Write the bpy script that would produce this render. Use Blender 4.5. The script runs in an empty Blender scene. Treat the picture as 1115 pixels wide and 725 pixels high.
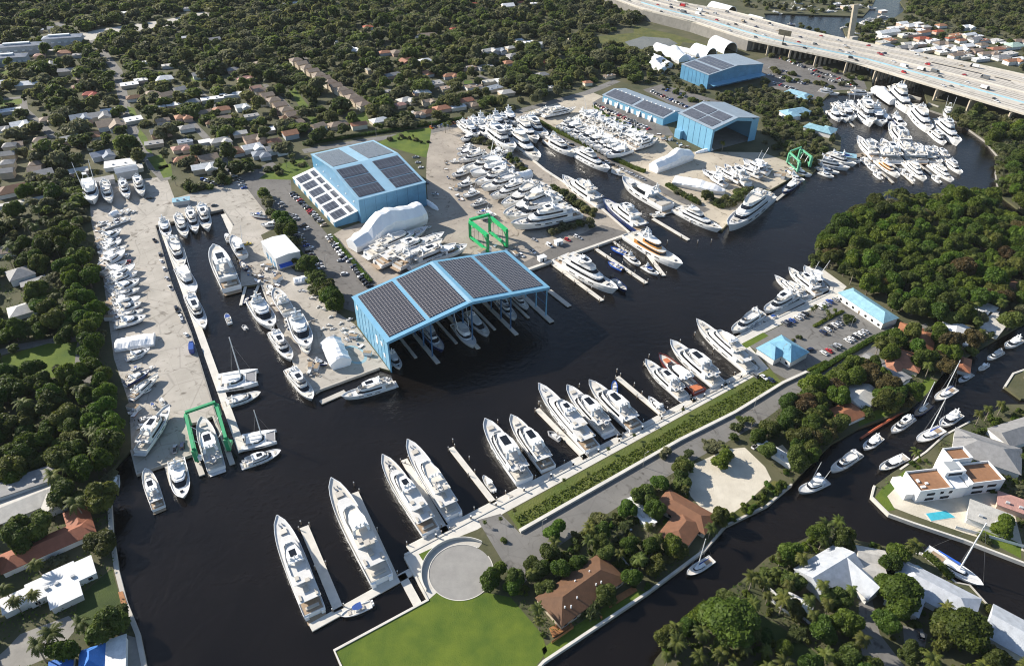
import bpy, math, random
import numpy as np
from mathutils import Vector, Matrix
from mathutils.geometry import tessellate_polygon

SC = bpy.context.scene
COL = SC.collection
R = math.radians
# ------------------------------------------------------------------ camera
CF, CP, CR, CH = 792.0, 0.645695, 0.0089, 240.0        # focal (px of a 1115 px wide frame), pitch, roll, height above the ground


def U(px, py, z=0.0):
    """ground (or height z) point under a point of the photograph"""
    u, v = px - 557.5, py - 362.5
    cr, sr = math.cos(CR), math.sin(CR)
    u, v = cr * u + sr * v, -sr * u + cr * v
    cp, sp = math.cos(CP), math.sin(CP)
    d = (u / CF, cp - v / CF * sp, -sp - v / CF * cp)
    t = (z - CH) / d[2]
    return Vector((t * d[0], t * d[1], z))


def PX(x, y, z=0.0):
    d = (x, y, z - CH)
    cp, sp = math.cos(CP), math.sin(CP)
    zz = d[1] * cp - d[2] * sp
    if zz < 1:
        return (-9999, -9999, 1)
    u = CF * d[0] / zz
    v = CF * -(d[1] * sp + d[2] * cp) / zz
    cr, sr = math.cos(CR), math.sin(CR)
    return (557.5 + cr * u - sr * v, 362.5 + sr * u + cr * v, zz)


cam = bpy.data.cameras.new('camera')
cam.sensor_width = 36
cam.lens = CF / 1115 * 36
cam.clip_start = 1
cam.clip_end = 30000
camo = bpy.data.objects.new('camera', cam)
COL.objects.link(camo)
_cp, _sp, _cr, _sr = math.cos(CP), math.sin(CP), math.cos(CR), math.sin(CR)
_X = Vector((1, 0, 0)); _D = Vector((0, -_sp, -_cp)); _F = Vector((0, _cp, -_sp))
_rx = _X * _cr - _D * _sr
_dn = _X * _sr + _D * _cr
_m = Matrix((_rx, -_dn, -_F)).transposed().to_4x4()
_m.translation = (0, 0, CH)
camo.matrix_world = _m
SC.camera = camo

# ------------------------------------------------------------------ light
SUN_AZ, SUN_EL = 155.0, 29.0         # degrees; azimuth measured from +x towards +y
w = bpy.data.worlds.new('World')
SC.world = w
w.use_nodes = True
nt = w.node_tree
bg = nt.nodes['Background']
sky = nt.nodes.new('ShaderNodeTexSky')
sky.sky_type = 'NISHITA'
sky.sun_disc = False
sky.sun_elevation = R(SUN_EL)
sky.sun_rotation = R(90 - SUN_AZ)
sky.altitude = 200
sky.air_density = 1.0
sky.dust_density = 0.6
nt.links.new(sky.outputs[0], bg.inputs[0])
bg.inputs[1].default_value = 0.096
sl = bpy.data.lights.new('sun', 'SUN')
sl.energy = 4.8
sl.angle = R(0.5)
sl.color = (1.0, 0.93, 0.82)
so = bpy.data.objects.new('sun', sl)
COL.objects.link(so)
sd = Vector((math.cos(R(SUN_AZ)) * math.cos(R(SUN_EL)), math.sin(R(SUN_AZ)) * math.cos(R(SUN_EL)), math.sin(R(SUN_EL))))
so.rotation_euler = (-sd).to_track_quat('-Z', 'Y').to_euler()
so.location = (0, 0, 400)
SC.view_settings.view_transform = 'Standard'
SC.view_settings.look = 'None'
SC.view_settings.exposure = 0.75
SC.view_settings.gamma = 1.0
SC.view_settings.use_curve_mapping = False
SC.cycles.max_bounces = 5
SC.cycles.diffuse_bounces = 2
SC.cycles.glossy_bounces = 2
SC.cycles.transparent_max_bounces = 4
SC.cycles.volume_bounces = 0
SC.cycles.use_denoising = True
SC.cycles.filter_width = 1.1

# ------------------------------------------------------------------ materials
MAT = {}


def pm(name, col, rough=0.6, var=0.0, vscale=0.3, metal=0.0, spec=0.5, bump=0.0, bscale=1.0, rnd=0.0, coords='Object', col2=None, detail=4.0, coat=0.0):
    """procedural principled material: base colour broken up by noise, optional bump, optional per-object tint"""
    if name in MAT:
        return MAT[name]
    m = bpy.data.materials.new(name)
    m.use_nodes = True
    t = m.node_tree
    b = t.nodes['Principled BSDF']
    b.inputs['Roughness'].default_value = rough
    b.inputs['Metallic'].default_value = metal
    b.inputs['Specular IOR Level'].default_value = spec
    b.inputs['Coat Weight'].default_value = coat
    b.inputs['Base Color'].default_value = (*col, 1)
    out = None
    tc = t.nodes.new('ShaderNodeTexCoord')
    if coords == 'World':
        g = t.nodes.new('ShaderNodeNewGeometry')
        vec = g.outputs['Position']
    else:
        vec = tc.outputs['Object']
    if var or col2:
        n = t.nodes.new('ShaderNodeTexNoise')
        n.inputs['Scale'].default_value = vscale
        n.inputs['Detail'].default_value = detail
        n.inputs['Roughness'].default_value = 0.65
        t.links.new(vec, n.inputs['Vector'])
        r = t.nodes.new('ShaderNodeValToRGB')
        c2 = col2 or tuple(min(1, c * (1 + var)) for c in col)
        c1 = col if col2 else tuple(c * (1 - var) for c in col)
        r.color_ramp.elements[0].position = 0.32
        r.color_ramp.elements[1].position = 0.68
        r.color_ramp.elements[0].color = (*c1, 1)
        r.color_ramp.elements[1].color = (*c2, 1)
        t.links.new(n.outputs[0], r.inputs[0])
        out = r.outputs[0]
        t.links.new(out, b.inputs['Base Color'])
    if rnd:
        oi = t.nodes.new('ShaderNodeObjectInfo')
        h = t.nodes.new('ShaderNodeHueSaturation')
        mr = t.nodes.new('ShaderNodeMapRange')
        mr.inputs['To Min'].default_value = 1 - rnd
        mr.inputs['To Max'].default_value = 1 + rnd
        t.links.new(oi.outputs['Random'], mr.inputs['Value'])
        t.links.new(mr.outputs[0], h.inputs['Value'])
        mr2 = t.nodes.new('ShaderNodeMapRange')
        mr2.inputs['To Min'].default_value = 0.5 - rnd * 0.09
        mr2.inputs['To Max'].default_value = 0.5 + rnd * 0.07
        mm = t.nodes.new('ShaderNodeMath'); mm.operation = 'MULTIPLY'; mm.inputs[1].default_value = 7.31
        fr = t.nodes.new('ShaderNodeMath'); fr.operation = 'FRACT'
        t.links.new(oi.outputs['Random'], mm.inputs[0]); t.links.new(mm.outputs[0], fr.inputs[0]); t.links.new(fr.outputs[0], mr2.inputs['Value'])
        t.links.new(mr2.outputs[0], h.inputs['Hue'])
        if out:
            t.links.new(out, h.inputs['Color'])
        else:
            h.inputs['Color'].default_value = (*col, 1)
        out = h.outputs[0]
        t.links.new(out, b.inputs['Base Color'])
    if bump:
        n2 = t.nodes.new('ShaderNodeTexNoise')
        n2.inputs['Scale'].default_value = bscale
        n2.inputs['Detail'].default_value = 3
        t.links.new(vec, n2.inputs['Vector'])
        bp = t.nodes.new('ShaderNodeBump')
        bp.inputs['Strength'].default_value = bump
        bp.inputs['Distance'].default_value = 0.3
        t.links.new(n2.outputs[0], bp.inputs['Height'])
        t.links.new(bp.outputs[0], b.inputs['Normal'])
    MAT[name] = m
    return m


def seam(name, col, axis='X', scale=1.0, rough=0.45, depth=0.4, var=0.08, metal=0.0):
    """ribbed sheet metal: colour plus a wave bump across one axis"""
    if name in MAT:
        return MAT[name]
    m = pm(name, col, rough, var, 0.15, metal)
    t = m.node_tree
    tc = t.nodes.new('ShaderNodeTexCoord')
    wv = t.nodes.new('ShaderNodeTexWave')
    wv.bands_direction = axis
    wv.inputs['Scale'].default_value = scale
    t.links.new(tc.outputs['Object'], wv.inputs['Vector'])
    bp = t.nodes.new('ShaderNodeBump')
    bp.inputs['Strength'].default_value = depth
    bp.inputs['Distance'].default_value = 0.15
    t.links.new(wv.outputs[1], bp.inputs['Height'])
    t.links.new(bp.outputs[0], t.nodes['Principled BSDF'].inputs['Normal'])
    return m


def panel_mat(name, col, line, sx, sy, mort=0.04):
    if name in MAT:
        return MAT[name]
    m = pm(name, col, 0.22, 0, 1)
    t = m.node_tree
    tc = t.nodes.new('ShaderNodeTexCoord')
    br = t.nodes.new('ShaderNodeTexBrick')
    br.offset = 0
    br.inputs['Color1'].default_value = (*col, 1)
    br.inputs['Color2'].default_value = (*[c * 1.5 for c in col], 1)
    br.inputs['Mortar'].default_value = (*line, 1)
    br.inputs['Scale'].default_value = 1.0
    br.inputs['Mortar Size'].default_value = mort
    br.inputs['Brick Width'].default_value = sx
    br.inputs['Row Height'].default_value = sy
    t.links.new(tc.outputs['Object'], br.inputs['Vector'])
    t.links.new(br.outputs[0], t.nodes['Principled BSDF'].inputs['Base Color'])
    return m


# ------------------------------------------------------------------ mesh building
class MB:
    def __init__(s):
        s.v, s.f, s.m = [], [], []

    def add(s, vs, fs, mi=0):
        o = len(s.v)
        s.v.extend([tuple(p) for p in vs])
        for f in fs:
            s.f.append(tuple(i + o for i in f))
            s.m.append(mi)
        return s

    def box(s, x0, x1, y0, y1, z0, z1, mi=0):
        return s.add([(x0, y0, z0), (x1, y0, z0), (x1, y1, z0), (x0, y1, z0), (x0, y0, z1), (x1, y0, z1), (x1, y1, z1), (x0, y1, z1)],
                     [(3, 2, 1, 0), (4, 5, 6, 7), (0, 1, 5, 4), (1, 2, 6, 5), (2, 3, 7, 6), (3, 0, 4, 7)], mi)

    def prism(s, poly, z0, z1, mi=0, mt=None, bottom=True):
        n = len(poly)
        a = sum(poly[i][0] * poly[(i + 1) % n][1] - poly[(i + 1) % n][0] * poly[i][1] for i in range(n))
        if a < 0:
            poly = poly[::-1]
        tris = tessellate_polygon([[Vector((p[0], p[1], 0)) for p in poly]])
        vs = [(p[0], p[1], z0) for p in poly] + [(p[0], p[1], z1) for p in poly]
        up = []
        for t in tris:
            p, q, r = (poly[i] for i in t)
            c = (q[0] - p[0]) * (r[1] - p[1]) - (q[1] - p[1]) * (r[0] - p[0])
            up.append(tuple(t) if c > 0 else tuple(t[::-1]))
        o = len(s.v)
        s.add(vs, [tuple(i + n for i in t) for t in up], mi if mt is None else mt)
        side = [(i, (i + 1) % n, (i + 1) % n + n, i + n) for i in range(n)]
        bot = [t[::-1] for t in up] if bottom else []
        for f in side + bot:
            s.f.append(tuple(i + o for i in f)); s.m.append(mi)
        return s

    def sheet(s, poly, z, mi=0):
        tris = tessellate_polygon([[Vector((p[0], p[1], 0)) for p in poly]])
        fs = []
        for t in tris:
            p, q, r = (poly[i] for i in t)
            c = (q[0] - p[0]) * (r[1] - p[1]) - (q[1] - p[1]) * (r[0] - p[0])
            fs.append(tuple(t) if c > 0 else tuple(t[::-1]))
        return s.add([(p[0], p[1], z) for p in poly], fs, mi)

    def loft(s, rings, closed=True, cap0=True, cap1=True, mi=0, cm=None):
        n = len(rings[0])
        o = len(s.v)
        for r in rings:
            s.v.extend([tuple(p) for p in r])
        k = n if closed else n - 1
        for a in range(len(rings) - 1):
            for i in range(k):
                j = (i + 1) % n
                s.f.append((o + a * n + i, o + a * n + j, o + (a + 1) * n + j, o + (a + 1) * n + i)); s.m.append(mi)
        if cap0:
            s.f.append(tuple(o + i for i in range(n))[::-1]); s.m.append(mi if cm is None else cm)
        if cap1:
            s.f.append(tuple(o + (len(rings) - 1) * n + i for i in range(n))); s.m.append(mi if cm is None else cm)
        return s

    def tube(s, p0, p1, r0, r1=None, n=6, mi=0):
        r1 = r0 if r1 is None else r1
        p0, p1 = Vector(p0), Vector(p1)
        d = (p1 - p0).normalized()
        a = d.orthogonal().normalized()
        b = d.cross(a)
        rings = []
        for p, r in ((p0, r0), (p1, r1)):
            rings.append([p + (a * math.cos(2 * math.pi * i / n) + b * math.sin(2 * math.pi * i / n)) * r for i in range(n)])
        return s.loft(rings, mi=mi)

    def bar(s, p0, p1, wd, ht, mi=0):
        """square bar between two points"""
        p0, p1 = Vector(p0), Vector(p1)
        d = (p1 - p0).normalized()
        up = Vector((0, 0, 1)) if abs(d.z) < 0.9 else Vector((1, 0, 0))
        a = d.cross(up).normalized()
        b = a.cross(d)
        rr = [[p + a * x * wd / 2 + b * y * ht / 2 for x, y in ((-1, -1), (1, -1), (1, 1), (-1, 1))] for p in (p0, p1)]
        return s.loft(rr, mi=mi)

    def ball(s, c, rx, ry, rz, n=10, k=6, z0=-1.0, mi=0):
        rings = []
        for a in range(k + 1):
            ph = math.asin(z0) + (math.pi / 2 - math.asin(z0)) * a / k
            q = max(0.02, math.cos(ph))
            rings.append([(c[0] + rx * q * math.cos(2 * math.pi * i / n), c[1] + ry * q * math.sin(2 * math.pi * i / n), c[2] + rz * math.sin(ph)) for i in range(n)])
        return s.loft(rings, mi=mi)

    def mesh(s, name, mats, smooth=False):
        me = bpy.data.meshes.new(name)
        me.from_pydata(s.v, [], s.f)
        for m in mats:
            me.materials.append(m)
        if len(mats) > 1:
            me.polygons.foreach_set('material_index', s.m)
        if smooth:
            me.polygons.foreach_set('use_smooth', [True] * len(s.f))
        me.update()
        return me


def link(name, data, parent=None, loc=None):
    o = bpy.data.objects.new(name, data)
    COL.objects.link(o)
    if parent:
        o.parent = parent
    if loc is not None:
        o.location = loc
    return o


def part(name, mb, mats, parent, smooth=False, label=None):
    if not isinstance(mats, (list, tuple)):
        mats = [mats]
    o = link(name, mb.mesh(name, mats, smooth), parent)
    if label:
        o['label'] = label
    return o


def tag(o, label, cat, group=None):
    o['label'] = label
    o['category'] = cat
    if group:
        o['group'] = group
    return o


def struct(name, mb, mats, smooth=False):
    if not isinstance(mats, (list, tuple)):
        mats = [mats]
    o = link(name, mb.mesh(name, mats, smooth))
    o['kind'] = 'structure'
    return o


def root(name, label=None, cat=None, group=None, loc=(0, 0, 0), rz=0.0):
    o = link(name, None)
    o.empty_display_size = 1
    o.location = loc
    o.rotation_euler = (0, 0, rz)
    if label:
        tag(o, label, cat, group)
    return o


PROTO = {}


def copy_tree(o, parent=None):
    c = o.copy()
    COL.objects.link(c)
    c.parent = parent
    for ch in o.children:
        copy_tree(ch, c)
    return c


def place(key, build, loc, rz, scale, label, cat, group=None):
    """the first call builds and moves the thing itself, later calls copy it with its parts and sub-parts"""
    if key not in PROTO:
        o = build()
        PROTO[key] = o
    else:
        o = copy_tree(PROTO[key])
    o.location = loc
    o.rotation_euler = (0, 0, rz)
    o.scale = scale if isinstance(scale, (tuple, list)) else (scale,) * 3
    if 'group' in o:
        del o['group']
    return tag(o, label, cat, group)


_N = 'first second third fourth fifth sixth seventh eighth ninth tenth eleventh twelfth thirteenth fourteenth fifteenth sixteenth seventeenth eighteenth nineteenth'.split()
_T = {20: 'twenti', 30: 'thirti', 40: 'forti', 50: 'fifti', 60: 'sixti'}


def nth(i):
    i += 1
    if i < 20:
        return _N[i - 1]
    t, u = i // 10 * 10, i % 10
    return _T[t] + 'eth' if u == 0 else _T[t][:-1] + 'y-' + _N[u - 1]


def PXL(pts, z=0.0):
    return [tuple(U(a, b, z)[:2]) for a, b in pts]


def inside(p, poly):
    x, y = p
    r = False
    j = len(poly) - 1
    for i in range(len(poly)):
        xi, yi = poly[i]
        xj, yj = poly[j]
        if (yi > y) != (yj > y) and x < (xj - xi) * (y - yi) / (yj - yi) + xi:
            r = not r
        j = i
    return r


def strip(pts, wd, off=0.0):
    """polygon of a band of width wd along a world polyline; off shifts it to the left of travel"""
    n = len(pts)
    L, Rr = [], []
    for i in range(n):
        a = Vector(pts[max(0, i - 1)][:2]); b = Vector(pts[min(n - 1, i + 1)][:2])
        d = (b - a).normalized()
        nn = Vector((-d.y, d.x))
        p = Vector(pts[i][:2])
        L.append(tuple(p + nn * (off + wd / 2)))
        Rr.append(tuple(p + nn * (off - wd / 2)))
    return L + Rr[::-1]


rng = random.Random(11)
GRID = R(31.3)                                     # the marina's building grid
WL = -1.3                                          # water level under the quays
# ------------------------------------------------------------------ shared materials
white = pm('white_paint', (0.80, 0.80, 0.79), 0.3, 0.03, 0.4)
gel = pm('gelcoat', (0.84, 0.84, 0.83), 0.25, 0.03, 0.35, coat=0.3, rnd=0.08)
cream = pm('cream_gelcoat', (0.66, 0.62, 0.55), 0.35, 0.03, 0.5)
navy = pm('navy_gelcoat', (0.02, 0.035, 0.12), 0.2)
royal = pm('royal_blue_paint', (0.02, 0.10, 0.50), 0.3)
burg = pm('burgundy_paint', (0.14, 0.025, 0.02), 0.3)
antif = pm('antifouling', (0.05, 0.06, 0.10), 0.7, 0.2, 0.6)
antir = pm('red_antifouling', (0.22, 0.05, 0.035), 0.7, 0.2, 0.6)
glass = pm('dark_glass', (0.012, 0.014, 0.018), 0.08)
teak = pm('teak', (0.36, 0.26, 0.17), 0.6, 0.15, 1.2)
greydeck = pm('grey_deck', (0.62, 0.61, 0.59), 0.6, 0.08, 0.8)
pad = pm('cushion', (0.50, 0.46, 0.40), 0.8, 0.05, 2)
orangepad = pm('orange_cushion', (0.55, 0.17, 0.07), 0.7, 0.1, 2)
canvas = pm('blue_canvas', (0.02, 0.07, 0.28), 0.8, 0.15, 1)
blackp = pm('black_paint', (0.015, 0.015, 0.016), 0.4)
steel = pm('steel', (0.35, 0.35, 0.36), 0.35, metal=0.8)
rubber = pm('grey_rubber', (0.28, 0.28, 0.29), 0.6)
wrap = pm('shrink_wrap', (0.88, 0.88, 0.88), 0.35, 0.04, 0.25, bump=0.5, bscale=0.6)
wood = pm('weathered_wood', (0.24, 0.19, 0.14), 0.8, 0.25, 1.0)
conc = pm('concrete', (0.46, 0.43, 0.38), 0.85, 0.12, 0.12, coords='World')
conc_w = pm('pale_concrete', (0.60, 0.57, 0.51), 0.8, 0.10, 0.2, coords='World')
conc_d = pm('dark_concrete', (0.25, 0.235, 0.21), 0.85, 0.15, 0.2, coords='World')


# ------------------------------------------------------------------ water
def water_mat():
    m = pm('canal_water', (0.0085, 0.0068, 0.0058), 0.06, 0.45, 0.012, coords='World')
    t = m.node_tree
    b = t.nodes['Principled BSDF']
    b.inputs['IOR'].default_value = 1.333
    g = t.nodes.new('ShaderNodeNewGeometry')
    h = None
    for sc, st, det in ((0.09, 0.5, 2), (0.42, 1.0, 3), (1.6, 0.35, 3)):
        n = t.nodes.new('ShaderNodeTexNoise')
        n.inputs['Scale'].default_value = sc
        n.inputs['Detail'].default_value = det
        t.links.new(g.outputs['Position'], n.inputs['Vector'])
        k = t.nodes.new('ShaderNodeMath'); k.operation = 'MULTIPLY'; k.inputs[1].default_value = st
        t.links.new(n.outputs[0], k.inputs[0])
        if h is None:
            h = k.outputs[0]
        else:
            a = t.nodes.new('ShaderNodeMath'); a.operation = 'ADD'
            t.links.new(h, a.inputs[0]); t.links.new(k.outputs[0], a.inputs[1])
            h = a.outputs[0]
    bp = t.nodes.new('ShaderNodeBump')
    bp.inputs['Strength'].default_value = 0.55
    bp.inputs['Distance'].default_value = 0.5
    t.links.new(h, bp.inputs['Height'])
    t.links.new(bp.outputs[0], b.inputs['Normal'])
    return m


mb = MB()
mb.add([(-7000, -800, WL), (7000, -800, WL), (7000, 9000, WL), (-7000, 9000, WL)], [(0, 1, 2, 3)])
struct('water', mb, water_mat())


# ------------------------------------------------------------------ land (tops at z = 0)
def land_mat():
    """soil and rough grass under the trees"""
    m = pm('soil_and_grass', (0.040, 0.050, 0.016), 0.95, coords='World', col2=(0.115, 0.105, 0.055), vscale=0.035, var=0.1, bump=0.4, bscale=0.8, detail=8)
    return m


soil = land_mat()
SHORE_A = [(157, 760), (157, 725), (150, 690), (136, 655), (127, 620), (121, 580), (119, 540), (122, 512), (132, 500), (143, 490), (149, 516), (210, 494), (203, 462), (214, 459),
           (232, 453), (247, 491), (250, 490), (243, 478), (208, 363), (186, 307), (169, 246), (182, 243), (243, 228), (254, 245), (250, 258), (258, 275), (262, 292), (262, 312), (284, 309), (289, 322), (305, 361), (321, 398),
           (343, 428), (348, 424), (413, 400), (425, 404), (390, 353), (480, 322), (548, 303), (576, 293), (686, 254), (647, 220), (593, 185), (560, 158), (543, 146), (575, 133), (590, 144), (622, 160), (660, 178),
           (692, 200), (738, 226), (765, 244), (786, 251), (800, 234), (816, 217), (838, 208), (862, 194), (884, 190), (900, 172), (915, 163), (916, 150), (908, 140), (900, 130), (893, 112), (905, 101), (940, 103),
           (950, 96), (948, 80), (920, 56), (895, 47), (865, 38), (835, 25), (832, 15), (860, 15), (900, 17), (940, 18), (949, 8), (956, -6), (975, -22)]
A = PXL(SHORE_A) + [(700, 1700), (600, 7500), (-6500, 7500), (-6500, -700), (-190, -300)]
SHORE_E = [(1000, -16), (980, 2), (986, 11), (972, 21), (935, 26), (918, 31), (924, 46), (950, 58), (975, 66), (1003, 88), (1012, 120), (1030, 126), (1045, 134), (1073, 154), (1088, 172), (1084, 187), (1088, 212), (1115, 232), (1180, 262)]
E_ = PXL(SHORE_E) + [(6500, 200), (6500, 7500), (900, 7500), (800, 1700)]
SHORE_B = [(1190, 272), (1115, 245), (1080, 223), (1050, 217), (1000, 219), (965, 220), (938, 233), (900, 262), (882, 290), (906, 312), (904, 319), (801, 368), (829, 402), (440, 605), (466, 653), (363, 708), (385, 760), (555, 760),
           (592, 720), (705, 645), (765, 600), (790, 572), (835, 550), (862, 527), (880, 508), (905, 483), (935, 466), (990, 446), (1010, 428), (1028, 405), (1050, 390), (1080, 372), (1115, 352), (1190, 318)]
B_ = PXL(SHORE_B)
SHORE_C = [(949, 541), (953, 528), (972, 514), (1008, 492), (1028, 474), (1056, 459), (1075, 452), (1096, 440), (1130, 440), (1300, 440), (1300, 720), (1115, 613), (1050, 588), (996, 570), (968, 560)]
C_ = PXL(SHORE_C)
SHORE_D = [(690, 790), (713, 718), (735, 690), (770, 655), (800, 638), (835, 607), (880, 584), (905, 573), (935, 588), (976, 597), (1004, 604), (1041, 634), (1056, 637), (1076, 659), (1115, 677), (1200, 716), (1240, 790)]
D_ = PXL(SHORE_D)
G_ = PXL([(1094, 421), (1103, 407), (1160, 387), (1190, 410), (1170, 434), (1112, 434)])
LANDS = {'A': A, 'E': E_, 'B': B_, 'C': C_, 'D': D_, 'G': G_}
for nm, P in zip(('ground', 'ground', 'ground', 'ground', 'ground', 'ground'), LANDS.values()):
    struct(nm, MB().prism(P, -4, 0, bottom=False), soil)
# the long stretch of land at the river bend counts as one sheet up to the horizon; far hills are not seen


# ------------------------------------------------------------------ paved and planted sheets
def yard_mat(name, c1, c2, crack=0.5):
    m = pm(name, c1, 0.9, coords='World', col2=c2, vscale=0.05, var=0.1, detail=9)
    t = m.node_tree
    b = t.nodes['Principled BSDF']
    src = b.inputs['Base Color'].links[0].from_socket
    g = t.nodes.new('ShaderNodeNewGeometry')
    st = t.nodes.new('ShaderNodeTexNoise')
    st.inputs['Scale'].default_value = 0.16
    st.inputs['Detail'].default_value = 6
    st.inputs['Distortion'].default_value = 1.5
    t.links.new(g.outputs['Position'], st.inputs['Vector'])
    rp = t.nodes.new('ShaderNodeValToRGB')
    rp.color_ramp.elements[0].position = 0.28
    rp.color_ramp.elements[1].position = 0.42
    rp.color_ramp.elements[0].color = (0.42, 0.40, 0.38, 1)
    rp.color_ramp.elements[1].color = (1, 1, 1, 1)
    t.links.new(st.outputs[0], rp.inputs[0])
    vo = t.nodes.new('ShaderNodeTexVoronoi')
    vo.feature = 'DISTANCE_TO_EDGE'
    vo.inputs['Scale'].default_value = 0.055
    t.links.new(g.outputs['Position'], vo.inputs['Vector'])
    r2 = t.nodes.new('ShaderNodeValToRGB')
    r2.color_ramp.elements[0].position = 0.0
    r2.color_ramp.elements[1].position = 0.025
    r2.color_ramp.elements[0].color = (crack, crack, crack, 1)
    r2.color_ramp.elements[1].color = (1, 1, 1, 1)
    t.links.new(vo.outputs[0], r2.inputs[0])
    m1 = t.nodes.new('ShaderNodeMixRGB'); m1.blend_type = 'MULTIPLY'; m1.inputs[0].default_value = 1
    bk = t.nodes.new('ShaderNodeTexBrick')
    bk.offset = 0
    bk.inputs['Scale'].default_value = 1.0
    bk.inputs['Brick Width'].default_value = 7.5
    bk.inputs['Row Height'].default_value = 7.5
    bk.inputs['Mortar Size'].default_value = 0.10
    bk.inputs['Mortar Smooth'].default_value = 0.6
    bk.inputs['Color1'].default_value = (1, 1, 1, 1)
    bk.inputs['Color2'].default_value = (0.90, 0.90, 0.89, 1)
    bk.inputs['Mortar'].default_value = (0.78, 0.77, 0.75, 1)
    mp = t.nodes.new('ShaderNodeMapping')
    mp.inputs['Rotation'].default_value = (0, 0, -R(31.3))
    t.links.new(g.outputs['Position'], mp.inputs['Vector'])
    t.links.new(mp.outputs[0], bk.inputs['Vector'])
    m3 = t.nodes.new('ShaderNodeMixRGB'); m3.blend_type = 'MULTIPLY'; m3.inputs[0].default_value = 0.8 if crack < 0.75 else 0.0
    t.links.new(src, m3.inputs[1]); t.links.new(bk.outputs[0], m3.inputs[2])
    src = m3.outputs[0]
    m2 = t.nodes.new('ShaderNodeMixRGB'); m2.blend_type = 'MULTIPLY'; m2.inputs[0].default_value = 0.45
    t.links.new(src, m1.inputs[1]); t.links.new(rp.outputs[0], m1.inputs[2])
    t.links.new(m1.outputs[0], m2.inputs[1]); t.links.new(r2.outputs[0], m2.inputs[2])
    t.links.new(m2.outputs[0], b.inputs['Base Color'])
    return m


yardm = yard_mat('yard_concrete', (0.36, 0.33, 0.285), (0.48, 0.44, 0.385))
yardb = yard_mat('yard_gravel', (0.27, 0.235, 0.195), (0.40, 0.35, 0.29), 0.8)
yardn = yard_mat('sandy_yard', (0.38, 0.33, 0.26), (0.52, 0.46, 0.36), 0.9)
asph = yard_mat('asphalt', (0.12, 0.113, 0.105), (0.19, 0.178, 0.165), 0.7)
asphl = yard_mat('worn_asphalt', (0.155, 0.148, 0.138), (0.215, 0.205, 0.19), 0.7)
lawn = pm('mown_grass', (0.048, 0.094, 0.005), 0.95, coords='World', col2=(0.125, 0.165, 0.012), vscale=0.075, var=0.1, bump=0.6, bscale=2.0, detail=8)
lawnd = pm('dark_turf', (0.025, 0.045, 0.007), 0.95, coords='World', col2=(0.06, 0.085, 0.016), vscale=0.12, var=0.1, bump=0.6, bscale=2.0, detail=8)  # darker green grass for some garden lawns
rough = pm('rough_grass', (0.045, 0.065, 0.010), 0.95, coords='World', col2=(0.13, 0.125, 0.028), vscale=0.09, var=0.1, bump=0.8, bscale=1.2, detail=8)
sandm = pm('white_sand', (0.50, 0.45, 0.36), 0.95, coords='World', col2=(0.64, 0.585, 0.48), vscale=0.12, var=0.1, bump=0.4, bscale=1.5, detail=8)
EXC = []                                           # areas without trees


def zone(name, pts, z, m, exc=True, world=False):
    P = pts if world else PXL(pts)
    struct(name, MB().sheet(P, z), m)
    if exc:
        EXC.append(P)
    return P


zone('yard_pavement', [(97, 203), (181, 192), (190, 216), (258, 197), (262, 196), (283, 222), (300, 248), (284, 256), (287, 262), (322, 296), (346, 298), (352, 330), (386, 353), (424, 403), (413, 400), (348, 424), (343, 427),
                       (321, 398), (305, 361), (289, 322), (284, 309), (262, 312), (262, 292), (258, 275), (250, 258), (254, 245), (243, 228), (182, 243), (169, 246), (186, 307), (208, 363), (243, 478), (250, 490), (247, 491), (232, 453), (214, 459), (203, 462), (210, 494), (149, 516),
                       (143, 490), (141, 440), (124, 390), (112, 300), (99, 240)], 0.006, yardm)
zone('car_park', [(252, 196), (296, 176), (316, 190), (318, 214), (352, 250), (372, 275), (402, 302), (424, 322), (386, 340), (372, 335), (352, 315), (330, 275), (306, 246), (285, 226), (262, 196)], 0.012, asph)
zone('boatyard_ground', [(466, 142), (520, 129), (575, 122), (576, 132), (543, 146), (560, 158), (593, 185), (647, 220), (686, 254), (576, 293), (548, 303), (480, 322), (405, 345), (374, 300), (352, 262), (372, 250), (392, 243), (466, 223), (464, 190)], 0.008, yardb)
zone('northern_yard', [(575, 122), (640, 99), (690, 118), (735, 165), (830, 166), (862, 178), (868, 190), (838, 207), (826, 204), (786, 250), (765, 243), (738, 226), (692, 200), (660, 178), (622, 160), (590, 144), (576, 133)], 0.008, yardn)
zone('access_road', strip([U(*p) for p in [(60, 25), (100, 42), (128, 78), (140, 135), (165, 178), (182, 196)]], 9), 0.008, asphl, world=True)
zone('road', strip([U(*p) for p in [(330, 165), (400, 153), (470, 143), (540, 128), (640, 101), (672, 88)]], 9), 0.012, asphl, world=True)
zone('hospital_road', strip([U(*p) for p in [(235, 14), (190, 24), (150, 30), (110, 36), (60, 50), (-30, 68)]], 34), 0.010, conc, world=True)
zone('road', strip([U(*p) for p in [(-30, 112), (25, 106), (26, 120), (60, 150)]], 7), 0.016, asphl, world=True)
zone('road', strip([U(*p) for p in [(255, 190), (232, 158), (205, 130), (190, 112)]], 6), 0.016, asphl, world=True)
zone('road', strip([U(*p) for p in [(-30, 392), (20, 378), (54, 372), (82, 366)]], 6), 0.016, asphl, world=True)
zone('road', strip([U(*p) for p in [(82, 362), (88, 395), (98, 430)]], 6), 0.020, asphl, world=True)
zone('lawn', [(2, 388), (52, 374), (84, 372), (80, 408), (20, 416), (4, 412)], 0.024, lawn)
zone('lawn', [(464, 172), (410, 156), (440, 143), (470, 139), (467, 160)], 0.024, lawn, exc=False)
zone('lawn', [(282, 195), (300, 180), (330, 172), (340, 185), (317, 196)], 0.024, lawn, exc=False)
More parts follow.
